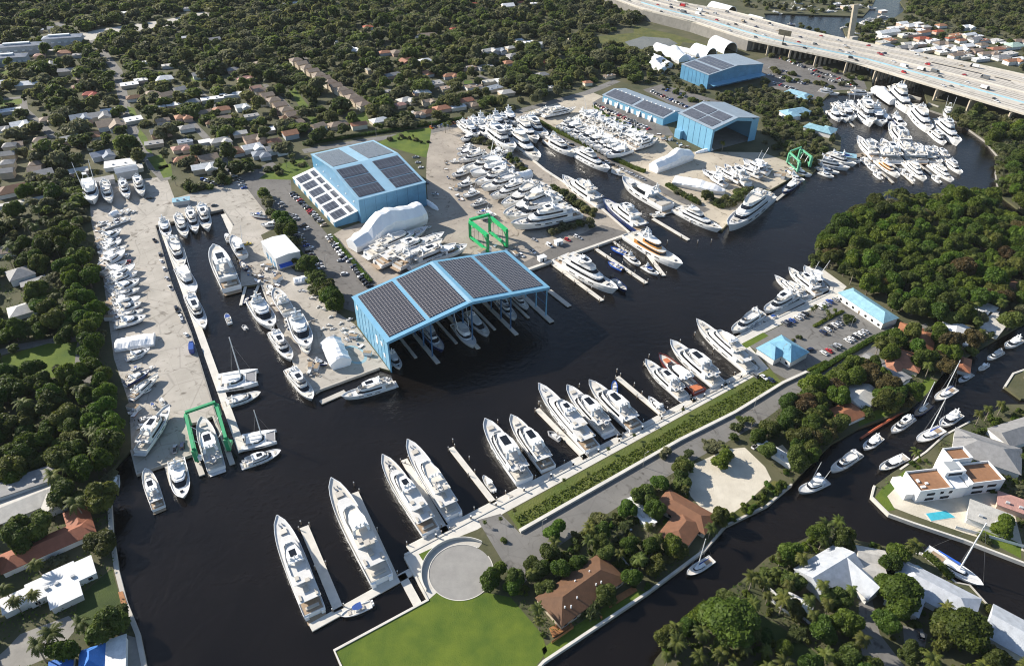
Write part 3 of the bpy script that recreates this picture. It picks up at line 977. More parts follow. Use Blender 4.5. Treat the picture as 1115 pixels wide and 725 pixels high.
def catamaran(v=0):
    r = root('sailing_catamaran')
    for s in (-1, 1):
        mb = MB()
        rings = []
        for i in range(9):
            t = i / 8
            b = 1.1 * max(0.06, 1 - max(0, (t - 0.5) / 0.5) ** 2.2)
            x = -8.5 + 17 * t
            y = s * 3.3
            F = 1.7 + 0.5 * t
            rings.append([(x, y - b, F), (x, y - b * 0.8, 0), (x, y, -0.7), (x, y + b * 0.8, 0), (x, y + b, F)])
        mb.loft(rings, cm=0)
        h = part('hull', mb, gel, r)
        part('hull_window', MB().box(-3.5, 2.5, s * 4.33 - 0.06, s * 4.33 + 0.06, 1.0, 1.4), glass, h)
    part('bridge_deck', MB().prism([(-7.2, -3.4), (3.6, -3.4), (3.6, 3.4), (-7.2, 3.4)], 1.1, 1.9, 0, 1), [gel, greydeck], r)
    tier(r, 'saloon', -3.4, 3.2, 2.9, 2.3, 1.9, 3.3, 1.8, 0, 0.86, (0.3, 0.85), aft=True)
    slab(r, 'hardtop', -6.2, 1.0, 2.7, 2.1, 3.3, 0.14, gel)
    part('trampoline', MB().box(3.7, 7.6, -2.3, 2.3, 1.72, 1.76), pm('net', (0.25, 0.25, 0.26), 0.9), r)
    pads(r, 'crossbeam', [(7.6, 7.8, -3.2, 3.2, 1.6, 1.85)], white)
    pads(r, 'cockpit_seating', [(-7.0, -6.3, -2.4, 2.4, 1.9, 2.4)], pad)
    part('mast', MB().tube((1.6, 0, 3.2), (1.3, 0, 24.5), 0.3, 0.2, 8), white, r)
    part('boom', MB().tube((1.3, 0, 4.6), (-5.6, 0, 4.8), 0.16, 0.12, 6), white, r)
    part('sail_cover', MB().tube((1.0, 0, 4.9), (-5.4, 0, 5.05), 0.36, 0.2, 6), white, r)
    mb = MB()
    for p in ((7.7, 0, 1.8), (-2.6, 4.0, 1.8), (-2.6, -4.0, 1.8)):
        mb.tube(p, (1.3, 0, 21.5), 0.04, 0.03, 4)
    mb.tube((1.35, -1.6, 13), (1.35, 1.6, 13), 0.07, n=4)
    part('rigging', mb, steel, r)
    return r


def classic(v=0):
    """explorer yacht with varnished orange-brown houses"""
    r = root('motor_yacht')
    tk = pm('varnished_teak', (0.50, 0.23, 0.055), 0.35, 0.15, 0.8)
    hull(r, 36.0, 7.4, 2.6, 4.4, 1.7, gel, deck=cream, stripe=None)
    part('swim_platform', MB().box(-19.6, -17.9, -2.8, 2.8, 0.35, 0.55), teak, r)
    tier(r, 'main_deckhouse', -10.5, 8.0, 2.7, 2.3, 2.1, 4.6, 1.6, 0, 0.96, (0.4, 0.78), m=tk, aft=True)
    slab(r, 'upper_deck', -14.5, 7.0, 3.1, 2.5, 4.6, 0.2, gel, mt=cream)
    tier(r, 'wheelhouse', -5.5, 4.4, 2.2, 1.9, 4.8, 7.0, 1.6, 0, 0.94, (0.4, 0.8), m=tk, aft=True)
    slab(r, 'hardtop', -9.5, 3.4, 2.5, 2.0, 7.0, 0.2, gel)
    tier(r, 'funnel', -4.5, -2.3, 1.0, 0.8, 7.2, 9.2, 0.6, 0.3, 0.85, None)
    mast_arch(r, -5.4, 7.2, 9.4, 1.8)
    pads(r, 'aft_seating', [(-13.6, -11.6, -1.8, 1.8, 4.8, 5.4)], pad)
    small_rib(r, -7.4, 0, 7.2, 3.6)
    pads(r, 'anchor_windlass', [(13.4, 14.0, -0.6, 0.6, 3.5, 4.0)], steel)
    return r


def wrapped(v=0):
    """a laid-up boat shrunk into a white tent; 30 m nominal"""
    r = root('shrink_wrapped_boat')
    rr = random.Random(40 + v)
    L = 30.0
    prof = [[(0.0, 7.4), (0.25, 7.8), (0.45, 9.8), (0.6, 9.4), (0.8, 6.0), (1.0, 4.2)], [(0, 6.4), (0.1, 6.8), (0.3, 9.6), (0.4, 9.6), (0.5, 7.2), (1, 6.4)], [(0, 5.2), (0.3, 5.8), (0.5, 6.0), (0.75, 5.4), (1, 4.0)], [(0, 6.4), (0.5, 7.0), (1, 6.4)]][v % 4]
    rings = []
    for i in range(16):
        t = i / 15
        for k in range(len(prof) - 1):
            if prof[k][0] <= t <= prof[k + 1][0] + 1e-6:
                u = (t - prof[k][0]) / (prof[k + 1][0] - prof[k][0])
                h = prof[k][1] * (1 - u) + prof[k + 1][1] * u
                break
        b = 3.7 * (1 - (0.0 if v % 4 == 3 else max(0, (t - 0.6) / 0.4) ** 2 * (0.3, 0.15, 0.7, 0)[v % 4]))
        x = -L / 2 + L * t
        j = lambda: rr.uniform(-0.3, 0.3)
        top = h + j()
        rings.append([(x, -b * 0.8, 0.9), (x, -b, 3.0 + j()), (x, -b * 0.95 + j(), top * 0.68), (x, -b * 0.35, top - 0.25), (x, 0, top), (x, b * 0.35, top - 0.25), (x, b * 0.95 + j(), top * 0.68), (x, b, 3.0 + j()), (x, b * 0.8, 0.9)])
    part('cover', MB().loft(rings, closed=True), wrap, r)
    if v % 4 != 3:
        part('keel', MB().box(-13, 8, -1.0, 1.0, 0.0, 1.0), antif if v % 2 else antir, r)
    else:
        part('frame_base', MB().box(-14.5, 14.5, -2.8, 2.8, 0.0, 0.95), white, r)
    return r


BOATS = {'tri': (trideck, 42.0, 1.9), 'fly': (flyer, 28.0, 1.5), 'exp': (express, 22.0, 1.2), 'fish': (sportfish, 18.0, 1.2), 'cru': (cruiser, 12.5, 0.9), 'con': (console, 8.2, 0.5), 'rib': (rib, 4.6, 0.1),
         'sail': (sail, 13.5, 1.0), 'cat': (catamaran, 17.0, 0.7), 'cla': (classic, 36.0, 1.7), 'wrap': (wrapped, 30.0, 0.0)}
CATS = {'tri': 'yacht', 'fly': 'yacht', 'exp': 'yacht', 'fish': 'fishing boat', 'cru': 'motorboat', 'con': 'motorboat', 'rib': 'dinghy', 'sail': 'sailboat', 'cat': 'catamaran', 'cla': 'yacht', 'wrap': 'covered boat'}
BOATPOS = []


def boat(kind, v, bow, stern, label, group=None, dry=False, zk=1.0, hz=None, bk=1.0):
    f, L0, D = BOATS[kind]
    z = (0.0 if dry else WL) + 1.5
    a, b = U(*bow, z), U(*stern, z)
    d = a - b
    L = d.length
    s = L / L0
    c = (a + b) / 2
    sz = s * zk
    c.z = (D * sz + 0.02) if dry and kind != 'wrap' else (0.0 if dry else WL)
    BOATPOS.append((c.x, c.y, L / 2))
    if kind in ('tri', 'fly'):
        n_ = 5 if kind == 'tri' else 4
        v = v + n_ * (len(BOATPOS) % 3)

    def mk():
        st = v % 5 if kind == 'tri' else v % 4
        o = f(st)
        if kind in ('tri', 'fly') and v != st:
            jr = random.Random(v * 7 + len(kind))
            k1, k2, dx = jr.uniform(.88, 1.04), jr.uniform(.86, 1.02), jr.uniform(-1.2, .4)
            for ch in o.children:
                nm = ch.name.split('.')[0]
                if nm in ('deckhouse', 'main_deckhouse'):
                    ch.scale.x = k1
                elif nm in ('bridge_deckhouse', 'sun_deck', 'sun_deck_bulwark', 'upper_deck'):
                    ch.scale.x = k1 * k2 if nm != 'upper_deck' else 1.0
                    ch.location.x = dx if nm != 'upper_deck' else 0
                elif nm in ('hardtop', 'sunroof', 'hardtop_support', 'radar_arch', 'flybridge_coaming', 'windscreen', 'flybridge_seating'):
                    ch.location.x = dx
                    if nm in ('hardtop', 'sunroof'):
                        ch.scale.x = k2
        return o
    return place((kind, v), mk, c, math.atan2(d.y, d.x), (s, s * bk, sz), label, CATS[kind], group)
# ------------------------------------------------------------------ big buildings
blue_wall = seam('blue_cladding', (0.095, 0.26, 0.42), 'X', 1.2, 0.45, 0.5, 0.14)
blue_wally = seam('blue_cladding_end', (0.13, 0.31, 0.46), 'X', 1.2, 0.45, 0.35)
blue_roof = seam('pale_blue_roof', (0.28, 0.46, 0.59), 'Y', 0.9, 0.4, 0.3)
grey_roof = seam('grey_blue_roof', (0.30, 0.36, 0.42), 'Y', 0.9, 0.4, 0.3)
sky_trim = pm('sky_blue_trim', (0.17, 0.38, 0.54), 0.4, 0.05, 0.3)
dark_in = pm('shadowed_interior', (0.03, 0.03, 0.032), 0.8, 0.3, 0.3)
panel_a = panel_mat('solar_panel_grid', (0.022, 0.023, 0.030), (0.27, 0.25, 0.245), 1.65, 1.65, 0.12)
panel_b = panel_mat('solar_panel_rows', (0.035, 0.037, 0.046), (0.25, 0.27, 0.31), 2.6, 8.0, 0.10)
panel_c = panel_mat('solar_panel_fine', (0.075, 0.08, 0.095), (0.16, 0.17, 0.19), 1.2, 3.0, 0.05)


def brick(rt, name, L, W, h, rdg, along='y', wm=None, rm=None, over=0.5, th=0.35, walls=True):
    """gable building in local coordinates: x 0..L, y 0..W; the ridge runs along y (or x); wall and roof parts"""
    wm, rm = wm or blue_wall, rm or blue_roof
    if walls:
        t = 0.3
        mb = MB()
        if along == 'y':
            prof = [(0, 0), (L, 0), (L, h), (L / 2, rdg), (0, h)]
            for y0, y1 in ((0, t), (W - t, W)):
                mb.loft([[(x, y0, z) for x, z in prof][::-1], [(x, y1, z) for x, z in prof][::-1]])
            mb.box(0, t, t, W - t, 0, h); mb.box(L - t, L, t, W - t, 0, h)
        else:
            prof = [(0, 0), (W, 0), (W, h), (W / 2, rdg), (0, h)]
            for x0, x1 in ((0, t), (L - t, L)):
                mb.loft([[(x0, y, z) for y, z in prof], [(x1, y, z) for y, z in prof]])
            mb.box(t, L - t, 0, t, 0, h); mb.box(t, L - t, W - t, W, 0, h)
        part('wall', mb, wm, rt)
    return gable_roof(rt, L, W, h, rdg, along, rm, over, th)


def gable_roof(rt, L, W, h, rdg, along, rm, over=0.5, th=0.35, trim=None):
    mb = MB()
    g = 0.02
    if along == 'y':
        sl = (rdg - h) / (L / 2)
        pr = [(-over, h - over * sl), (L / 2, rdg), (L + over, h - over * sl)]
        a = [(x, -over, z + g) for x, z in pr] + [(x, -over, z + g + th) for x, z in pr[::-1]]
        b = [(x, W + over, z) for x, y, z in a]
        mb.loft([a[::-1], b[::-1]])
    else:
        sl = (rdg - h) / (W / 2)
        pr = [(-over, h - over * sl), (W / 2, rdg), (W + over, h - over * sl)]
        a = [(-over, y, z + g) for y, z in pr] + [(-over, y, z + g + th) for y, z in pr[::-1]]
        b = [(L + over, y, z) for x, y, z in a]
        mb.loft([a, b])
    return part('roof', mb, rm, rt)


def on_roof(rt, name, x0, x1, y0, y1, zf, m, t=0.14, lift=0.12):
    """flat array lying on the sloping roof zf(x, y)"""
    mb = MB()
    c = [(x0, y0), (x1, y0), (x1, y1), (x0, y1)]
    lo = [(x, y, zf(x, y) + lift) for x, y in c]
    hi = [(x, y, zf(x, y) + lift + t) for x, y in c]
    mb.loft([lo, hi])
    return part(name, mb, m, rt)


def frame_at(x, y, th):
    return (x * 0.8, y * 0.8, 0), R(th)


# --- covered dock
L, W, h, rg = 95.85, 45.5, 18.8, 26.0
loc, th = frame_at(-77.30, 356.45, 31.6)
t = root('covered_dock', 'huge open-fronted blue boat shed over the water with a solar panelled roof', 'boat shed', None, loc, th)
COVD = t
zf = lambda x, y: (h + (rg - h) * (1 - abs(x - L / 2) / (L / 2))) + 0.37
gable_roof(t, L, W, h, rg, 'y', sky_trim, 0.7, 0.5)
zf = lambda x, y: (h + (rg - h) * (1 - abs(x - L / 2) / (L / 2))) + 0.52
for a, b in ((2.0, 22.3), (24.6, 45.6), (50.2, 71.3), (73.6, 93.8)):
    on_roof(t, 'solar_array', a, b, 2.2, W - 1.6, zf, panel_a)
on_roof(t, 'ridge_cap', L / 2 - 2.0, L / 2 - 0.02, 0.2, W - 0.2, zf, blue_roof, 0.1, 0.0)
mb = MB().box(0, 0.4, 0.4, W, -1.0, h - 0.1)
lw = part('side_wall', mb, sky_trim, t)
mb = MB()
for k in range(1, 9):
    mb.box(-0.12, -0.02, k * W / 9 - 0.12, k * W / 9 + 0.12, 0.3, h - 0.4)
part('wall_rib', mb, blue_wall, lw)
for yy, zz, hh in ((5, 5.2, 2.2), (7.5, 11, 2.4), (14, 8.0, 5.2), (40, 13.5, 2.4)):
    part('wall_panel', MB().box(-0.16, -0.03, yy, yy + 2.2, zz, zz + hh), white, lw)
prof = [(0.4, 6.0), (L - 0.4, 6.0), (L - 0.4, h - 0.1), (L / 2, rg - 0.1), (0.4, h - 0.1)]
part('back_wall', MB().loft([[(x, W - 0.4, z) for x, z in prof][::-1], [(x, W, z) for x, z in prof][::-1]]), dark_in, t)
mb = MB()
for x0, x1 in ((-0.6, L / 2), (L / 2, L + 0.6)):
    zz = lambda x: h + (rg - h) * (1 - abs(x - L / 2) / (L / 2)) - 0.1
    mb.loft([[(x0, -0.75, zz(max(0, x0)) - 1.0), (x0, -0.35, zz(max(0, x0)) - 1.0), (x0, -0.35, zz(max(0, x0)) + 0.5), (x0, -0.75, zz(max(0, x0)) + 0.5)], [(x1, -0.75, zz(min(L, x1)) - 1.0), (x1, -0.35, zz(min(L, x1)) - 1.0), (x1, -0.35, zz(min(L, x1)) + 0.5), (x1, -0.75, zz(min(L, x1)) + 0.5)]])
part('eave_fascia', mb, sky_trim, t)
dkb = pm('dock_blue_steel', (0.04, 0.12, 0.24), 0.5)
for x in (0.5, 24, 48, 72, L - 0.5):
    for y in (0.6, 11, 22, 33):
        if x == 0.5 and y > 1:
            continue
        zt = h + (rg - h) * (1 - abs(x - L / 2) / (L / 2)) - 0.2
        part('column', MB().box(x - 0.3, x + 0.3, y - 0.3, y + 0.3, WL - 2, zt), dkb if 1 < x < 90 else sky_trim, t)
mb = MB()
for x in (24, 48, 72, L - 0.5):
    for z in (7, 13):
        mb.box(x - 0.12, x + 0.12, 0.9, 33, z, z + 0.3)
part('cross_bracing', mb, dkb, t)
for x in (2.2, 16, 24, 40, 48, 64, 72, 86, L - 0.4):
    wide = 2.4 if x in (24, 48, 72, L - 0.4) else 1.6
    part('finger_pier', MB().box(x - wide / 2 - (0.7 if x > 90 else 0), x + wide / 2, -6.0 if wide > 2 else 4, W - 1, WL + 0.35, WL + 1.0), conc, t)

# --- the shed with four roof arrays and a lean-to
L, W, h, rg = 50.2, 87.8, 17.8, 23.2
loc, th = frame_at(-129.23, 551.21, 33.2)
t = root('boat_shed', 'large sky blue shed with four big solar arrays and a panelled lean-to', 'boat shed', None, loc, th)
brick(t, 'shed', L, W, h, rg, 'x', blue_wall, blue_roof)
zf = lambda x, y: h + (rg - h) * (1 - abs(y - W / 2) / (W / 2)) + 0.38
for a, b in ((1.4, 20.5), (28.5, 48.6)):
    for r0, r1 in ((2.0, 14.0), (15.2, 27.0), (28.2, 40.5)):
        on_roof(t, 'solar_array', a, b, r0, r1, zf, panel_b)
    on_roof(t, 'solar_array', a, b, 46.5, 84.5, zf, panel_c)
wv = MB()
for x in range(4, 50, 8):
    wv.box(x - 0.1, x + 0.1, -0.1, -0.02, 0.3, h - 0.4)
part('wall_rib', wv, dkb, t)
for k in range(6):
    part('wall_lamp', MB().box(-0.5, -0.02, 8 + k * 14, 9 + k * 14, 12.8, 13.4), white, t)
lt = MB()
wl = 17.5
lt.loft([[(-0.02, 4, 7.6), (-wl, 4, 3.8), (-wl, 4, 4.1), (-0.02, 4, 7.9)][::-1], [(-0.02, W - 1, 7.6), (-wl, W - 1, 3.8), (-wl, W - 1, 4.1), (-0.02, W - 1, 7.9)][::-1]])
lr = part('lean_to_roof', lt, white, t)
part('lean_to_wall', MB().loft([[(-0.05, 4.3, 0), (-0.05, 4.3, 7.55), (-wl + 0.4, 4.3, 3.85), (-wl + 0.4, 4.3, 0)], [(-0.05, 4.7, 0), (-0.05, 4.7, 7.55), (-wl + 0.4, 4.7, 3.85), (-wl + 0.4, 4.7, 0)]]).box(-wl + 0.4, -wl + 0.8, 4.8, W - 1.4, 0, 3.85), blue_wall, t)
zf = lambda x, y: 7.9 + x * 3.8 / wl
for k in range(6):
    y0 = 6.4 + k * 13.2
    on_roof(t, 'solar_array', -16.2, -7.0, y0, y0 + 10.2, zf, panel_b, 0.12, 0.05)
    on_roof(t, 'solar_array', -4.9, -1.6, y0, y0 + 10.2, zf, panel_b, 0.12, 0.05)
dr = MB()
for k in range(7):
    dr.box(-wl + 0.3, -wl + 0.38, 7 + k * 11.5, 13 + k * 11.5, 0.1, 3.2)
part('roller_door', dr, white, t)
mb = MB().box(2, 47, -7.5, -0.5, 0, 0.5)
part('apron', mb, conc, t)

# --- northern shed, closed, with a long canopy
L, W, h, rg = 74.0, 39.9, 13.9, 17.7
loc, th = frame_at(238.42, 902.97, 30.7)
t = root('boat_shed', 'blue shed by the motorway with striped solar roof and a long front canopy', 'boat shed', None, loc, th)
brick(t, 'shed', L, W, h, rg, 'y', blue_wall, grey_roof)
zf = lambda x, y: h + (rg - h) * (1 - abs(x - L / 2) / (L / 2)) + 0.38
for a, b in ((1.5, 15.5), (18.5, 34.5)):
    for k in range(3):
        on_roof(t, 'solar_array', a + k * (b - a) / 3, a + (k + 0.86) * (b - a) / 3, 1.5, W - 2, zf, panel_c)
part('canopy', MB().loft([[(2, -0.05, 5.2), (2, -7, 4.4), (2, -7, 4.7), (2, -0.05, 5.6)], [(L - 0.5, -0.05, 5.2), (L - 0.5, -7, 4.4), (L - 0.5, -7, 4.7), (L - 0.5, -0.05, 5.6)]]), sky_trim, t)
mb = MB()
for k in range(1, 7):
    mb.box(-0.1, -0.02, k * W / 7 - 0.15, k * W / 7 + 0.15, 0.3, h - 0.3)
part('wall_rib', mb, dkb, t)
mb = MB()
for k in range(5):
    mb.box(5 + 14 * k, 14 + 14 * k, -0.08, -0.02, 0.2, 4.2)
part('roller_door', mb, dkb, t)

# --- open-fronted shed on the northern yard
L, W, h, rg = 51.7, 41.5, 19.3, 24.2
loc, th = frame_at(200.78, 709.64, 30.95)
t = root('boat_shed', 'tall blue shed with a dark open front and four solar squares', 'boat shed', None, loc, th)
mb = MB()
tt = 0.4
mb.box(0, tt, tt, W - tt, 0, h); mb.box(L - tt, L, tt, W - tt, 0, h)
prof = [(0, 0), (L, 0), (L, h), (L / 2, rg), (0, h)]
mb.loft([[(x, W - tt, z) for x, z in prof][::-1], [(x, W, z) for x, z in prof][::-1]])
mb.box(0, 2.2, 0, tt, 0, h)
mb.box(L - 8.0, L, 0, tt, 0, h)
prof = [(2.2, h - 2.6), (L / 2, rg - 2.6), (L - 8.0, h - 1.6), (L - 8.0, h + 1.4), (L / 2, rg), (2.2, h)]
mb.loft([[(x, 0, z) for x, z in prof][::-1], [(x, tt, z) for x, z in prof][::-1]])
part('wall', mb, sky_trim, t)
gable_roof(t, L, W, h, rg, 'y', grey_roof, 0.6, 0.4)
zf = lambda x, y: h + (rg - h) * (1 - abs(x - L / 2) / (L / 2)) + 0.43
for a, b in ((1.6, 11.8), (13.2, 23.4)):
    for c, d in ((3.5, 19.5), (21.2, 39)):
        on_roof(t, 'solar_array', a, b, c, d, zf, panel_c)
mb = MB()
for k in range(1, 6):
    mb.box(-0.1, -0.02, k * W / 6 - 0.15, k * W / 6 + 0.15, 0.3, h - 0.3)
part('wall_rib', mb, dkb, t)
part('side_annexe', MB().box(-3.5, -0.2, W - 9, W - 2, 0, 7), sky_trim, t)
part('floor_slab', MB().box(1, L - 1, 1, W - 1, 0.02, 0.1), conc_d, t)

# --- long low workshop beside it
a, b, c = U(656.5, 103, 7), U(722.5, 128.6, 7), U(684, 95.5, 7)
ax = b - a
L = ax.length
th = math.atan2(ax.y, ax.x)
W = abs((c - a).dot(Vector((-math.sin(th), math.cos(th), 0))))
W = max(18.0, min(W, 30.0))
t = root('workshop', 'long low blue workshop with dark solar roof beside the open-fronted shed', 'workshop', None, (a.x, a.y, 0), th)
brick(t, 'workshop', L, W, 6.4, 9.2, 'x', sky_trim, grey_roof)
zf = lambda x, y: 6.4 + 2.8 * (1 - abs(y - W / 2) / (W / 2)) + 0.38
for x0, x1 in ((2, L * 0.47), (L * 0.52, L - 2)):
    on_roof(t, 'solar_array', x0, x1, 1.2, W / 2 - 1.0, zf, panel_c)
    for k in range(7):
        on_roof(t, 'roof_vent', x0 + 2 + k * 5.5, x0 + 3.6 + k * 5.5, W / 2 - 0.7, W / 2 - 0.05, zf, white, 0.5, 0.0)
mb = MB()
n = int(L / 7)
for k in range(n):
    mb.box(2 + 7 * k, 5.6 + 7 * k, -0.08, -0.02, 0.1, 4.0)
part('roller_door', mb, white, t)
mb = MB()
for k in range(0, n, 2):
    mb.loft([[(5.7 + 7 * k, -0.05, 0), (5.7 + 7 * k, -2.4, 0), (5.7 + 7 * k, -0.05, 5)], [(6.9 + 7 * k, -0.05, 0), (6.9 + 7 * k, -2.4, 0), (6.9 + 7 * k, -0.05, 5)]])
part('wall_buttress', mb, white, t)

# --- white warehouse with a blue awning
a, b, d = U(300, 281, 9), U(326.3, 273, 9), U(286.5, 261.8, 9)
L = (b - a).length
W = (d - a).length
th = math.atan2((b - a).y, (b - a).x)
t = root('warehouse', 'white flat topped warehouse with a bright blue awning on the peninsula', 'warehouse', None, (a.x, a.y, 0), th)
brick(t, 'w', L, W, 8.4, 9.2, 'y', pm('grey_white_cladding', (0.60, 0.61, 0.62), 0.5, 0.05, 0.3), white, 0.25, 0.3)
part('awning', MB().loft([[(1, -0.05, 3.6), (1, -3.2, 2.8), (1, -3.2, 3.0), (1, -0.05, 3.9)], [(9, -0.05, 3.6), (9, -3.2, 2.8), (9, -3.2, 3.0), (9, -0.05, 3.9)]]), royal, t)
mb = MB()
for k in range(3):
    mb.box(-0.08, -0.02, 3 + 6 * k, 6.5 + 6 * k, 0.1, 4.2)
part('roller_door', mb, blue_wall, t)


# --- fabric tunnel shelters
def tunnel(px0, px1, rad, label, zc=0.0):
    a, b = U(*px0), U(*px1)
    d = b - a
    t = root('tunnel_shelter', label, 'shelter', None, (a.x, a.y, 0), math.atan2(d.y, d.x))
    L = d.length
    n = 14
    o_ = lambda r, x: [(x, r * math.cos(math.pi * i / n), 2.0 + r * 1.05 * math.sin(math.pi * i / n) if 0 < i < n else 0.0) for i in range(n + 1)]
    oo = [o_(rad, x) for x in (0, L * 0.25, L * 0.5, L * 0.75, L)]
    ii = [o_(rad - 0.25, x) for x in (0, L * 0.5, L)]
    part('cover', MB().loft(oo, closed=False, cap0=False, cap1=False), wrap, t, True)
    part('lining', MB().loft([r[::-1] for r in ii], closed=False, cap0=False, cap1=False), pm('tan_lining', (0.45, 0.36, 0.25), 0.8), t, True)
    part('back_panel', MB().loft([o_(rad - 0.1, 0.05), o_(rad - 0.1, 0.2)]), wrap, t)
    part('end_hoop', MB().loft([o_(rad + 0.12, L - 0.1), o_(rad + 0.12, L + 0.2), o_(rad - 0.4, L + 0.2), o_(rad - 0.4, L - 0.1)], closed=False, cap0=False, cap1=False), white, t)
    return t


tunnel((756, 58), (774, 64), 8.5, 'white fabric tunnel shelter nearer to the wrapped boats, open end showing tan lining')
tunnel((777, 50), (795, 58), 9.0, 'larger white fabric tunnel shelter beside the motorway embankment')
tunnel((774, 12), (796, 18), 9.5, 'white barrel roofed shelter on the river side of the motorway')
tunnel((815, 22), (830, 26), 5.0, 'small white barrel roofed shelter beyond the motorway by the river')


# ------------------------------------------------------------------ houses
ROOFS = {'tan': (0.26, 0.20, 0.15), 'orange': (0.34, 0.16, 0.09), 'brown': (0.128, 0.058, 0.028), 'white': (0.72, 0.72, 0.71), 'grey': (0.27, 0.265, 0.26), 'red': (0.36, 0.09, 0.05), 'slate': (0.22, 0.25, 0.30),
         'rust': (0.27, 0.105, 0.05), 'pink': (0.42, 0.24, 0.19), 'pale': (0.50, 0.48, 0.44), 'green': (0.40, 0.52, 0.44), 'blue': (0.17, 0.36, 0.50), 'cyan': (0.26, 0.44, 0.52), 'shadewhite': (0.43, 0.45, 0.48), 'fawn': (0.175, 0.085, 0.04), 'tarp': (0.03, 0.16, 0.50)}  # shadewhite: white roofing with bluish shade mixed into the colour
RM = {}
for k_, c_ in ROOFS.items():
    RM[k_] = pm(k_ + '_roof', c_, 0.75 if k_ not in ('blue', 'cyan') else 0.45, 0.16, 0.35, bump=0.35, bscale=2.5, rnd=0.10 if k_ not in ('white',) else 0.03)
WALLS = [pm('cream_render', (0.62, 0.56, 0.45), 0.85, 0.06, 0.4), pm('white_render', (0.74, 0.73, 0.70), 0.85, 0.05, 0.4), pm('sand_render', (0.52, 0.43, 0.32), 0.85, 0.06, 0.4), pm('grey_render', (0.45, 0.46, 0.47), 0.85, 0.06, 0.4), pm('pink_render', (0.58, 0.42, 0.34), 0.85, 0.06, 0.4)]
HOUSES = []


def hip(mb, L, W, h, rise, over=0.6, hipk=1.0, cx=0, cy=0, th=0.25, mi=0):
    x0, x1, y0, y1 = cx - L / 2 - over, cx + L / 2 + over, cy - W / 2 - over, cy + W / 2 + over
    k = (W / 2) * hipk
    rdg = [(x0 + k, cy, h + rise), (x1 - k, cy, h + rise)]
    e = [(x0, y0, h), (x1, y0, h), (x1, y1, h), (x0, y1, h)]
    lo = [(x, y, z - th) for x, y, z in e]
    mb.add(e + rdg + lo, [(0, 1, 5, 4), (1, 2, 5), (2, 3, 4, 5), (3, 0, 4), (6, 7, 1, 0), (7, 8, 2, 1), (8, 9, 3, 2), (9, 6, 0, 3), (9, 8, 7, 6)], mi)
    return mb


def flatroof(mb, L, W, h, over=0.3, cx=0, cy=0, mi=0):
    return mb.box(cx - L / 2 - over, cx + L / 2 + over, cy - W / 2 - over, cy + W / 2 + over, h, h + 0.35, mi)


def house(px, py, L, W, deg, roof, label, kind='hip', h=3.0, rise=None, wing=None, wall=None, group=None, detail=False, name='house', chim=False, world=None):
    p = world or U(px, py, h)
    t = root(name, label, 'house' if name == 'house' else name.replace('_', ' '), group, (p.x, p.y, 0), R(deg))
    HOUSES.append((p.x, p.y, L, W, R(deg)))
    wm = wall if wall is not None else WALLS[rng.randrange(5)]
    rise = rise if rise is not None else W * 0.22
    blocks = [(L, W, 0, 0)] + ([wing] if wing else [])
    mw, mr = MB(), MB()
    for i, (l, w_, cx, cy) in enumerate(blocks):
        e = 0.02 * i
        mw.box(cx - l / 2, cx + l / 2, cy - w_ / 2, cy + w_ / 2, 0, h - 0.3 - e)
        if kind == 'hip':
            if l >= w_:
                hip(mr, l, w_, h - e, rise * (1 - 0.12 * i), 0.6, 1.0, cx, cy)
            else:
                m2 = hip(MB(), w_, l, h - e, rise * (1 - 0.12 * i), 0.6, 1.0, 0, 0)
                mr.add([(cx - y, cy + x, z) for x, y, z in m2.v], m2.f)
        elif kind == 'gable':
            if l >= w_:
                hip(mr, l, w_, h - e, rise, 0.5, 0.02, cx, cy)
            else:
                m2 = hip(MB(), w_, l, h - e, rise, 0.5, 0.02, 0, 0)
                mr.add([(cx - y, cy + x, z) for x, y, z in m2.v], m2.f)
        else:
            flatroof(mr, l, w_, h - 0.3 - e, 0.4, cx, cy)
    part('wall', mw, wm, t)
    ro = part('roof', mr, RM[roof] if isinstance(roof, str) else roof, t)
    if kind == 'flat' and L > 10:
        for q_ in (-0.22, 0.18):
            part('roof_vent', MB().box(L * q_ - .7, L * q_ + .7, -W * .2 - .5, -W * .2 + .5, h + 0.05, h + 0.95), WALLS[3], ro)
    if chim:
        part('chimney', MB().box(L * 0.2, L * 0.2 + 0.9, 0.6, 1.5, h, h + rise + 0.8), WALLS[1], ro)
    if detail:
        n = max(2, int(L / 4.2))
        for sgn in (-1, 1):
            for k in range(n):
                x = -L / 2 + (k + 0.5) * L / n
                if k == n // 2 and sgn < 0:
                    part('door', MB().box(x - 0.55, x + 0.55, -W / 2 - 0.06, -W / 2 - 0.01, 0.05, 2.15), wood, t)
                    continue
                o = part('window', MB().box(x - 0.75, x + 0.75, sgn * W / 2 + min(0, sgn * 0.05), sgn * W / 2 + max(0, sgn * 0.05), 0.9, 2.2), glass, t)
                part('sill', MB().box(x - 0.85, x + 0.85, sgn * W / 2 + min(0, sgn * 0.14), sgn * W / 2 + max(0, sgn * 0.14), 0.78, 0.88), white, o)
    return t


def ang(p, q, z=0.0):
    d = U(*q, z) - U(*p, z)
    return math.degrees(math.atan2(d.y, d.x)), d.length


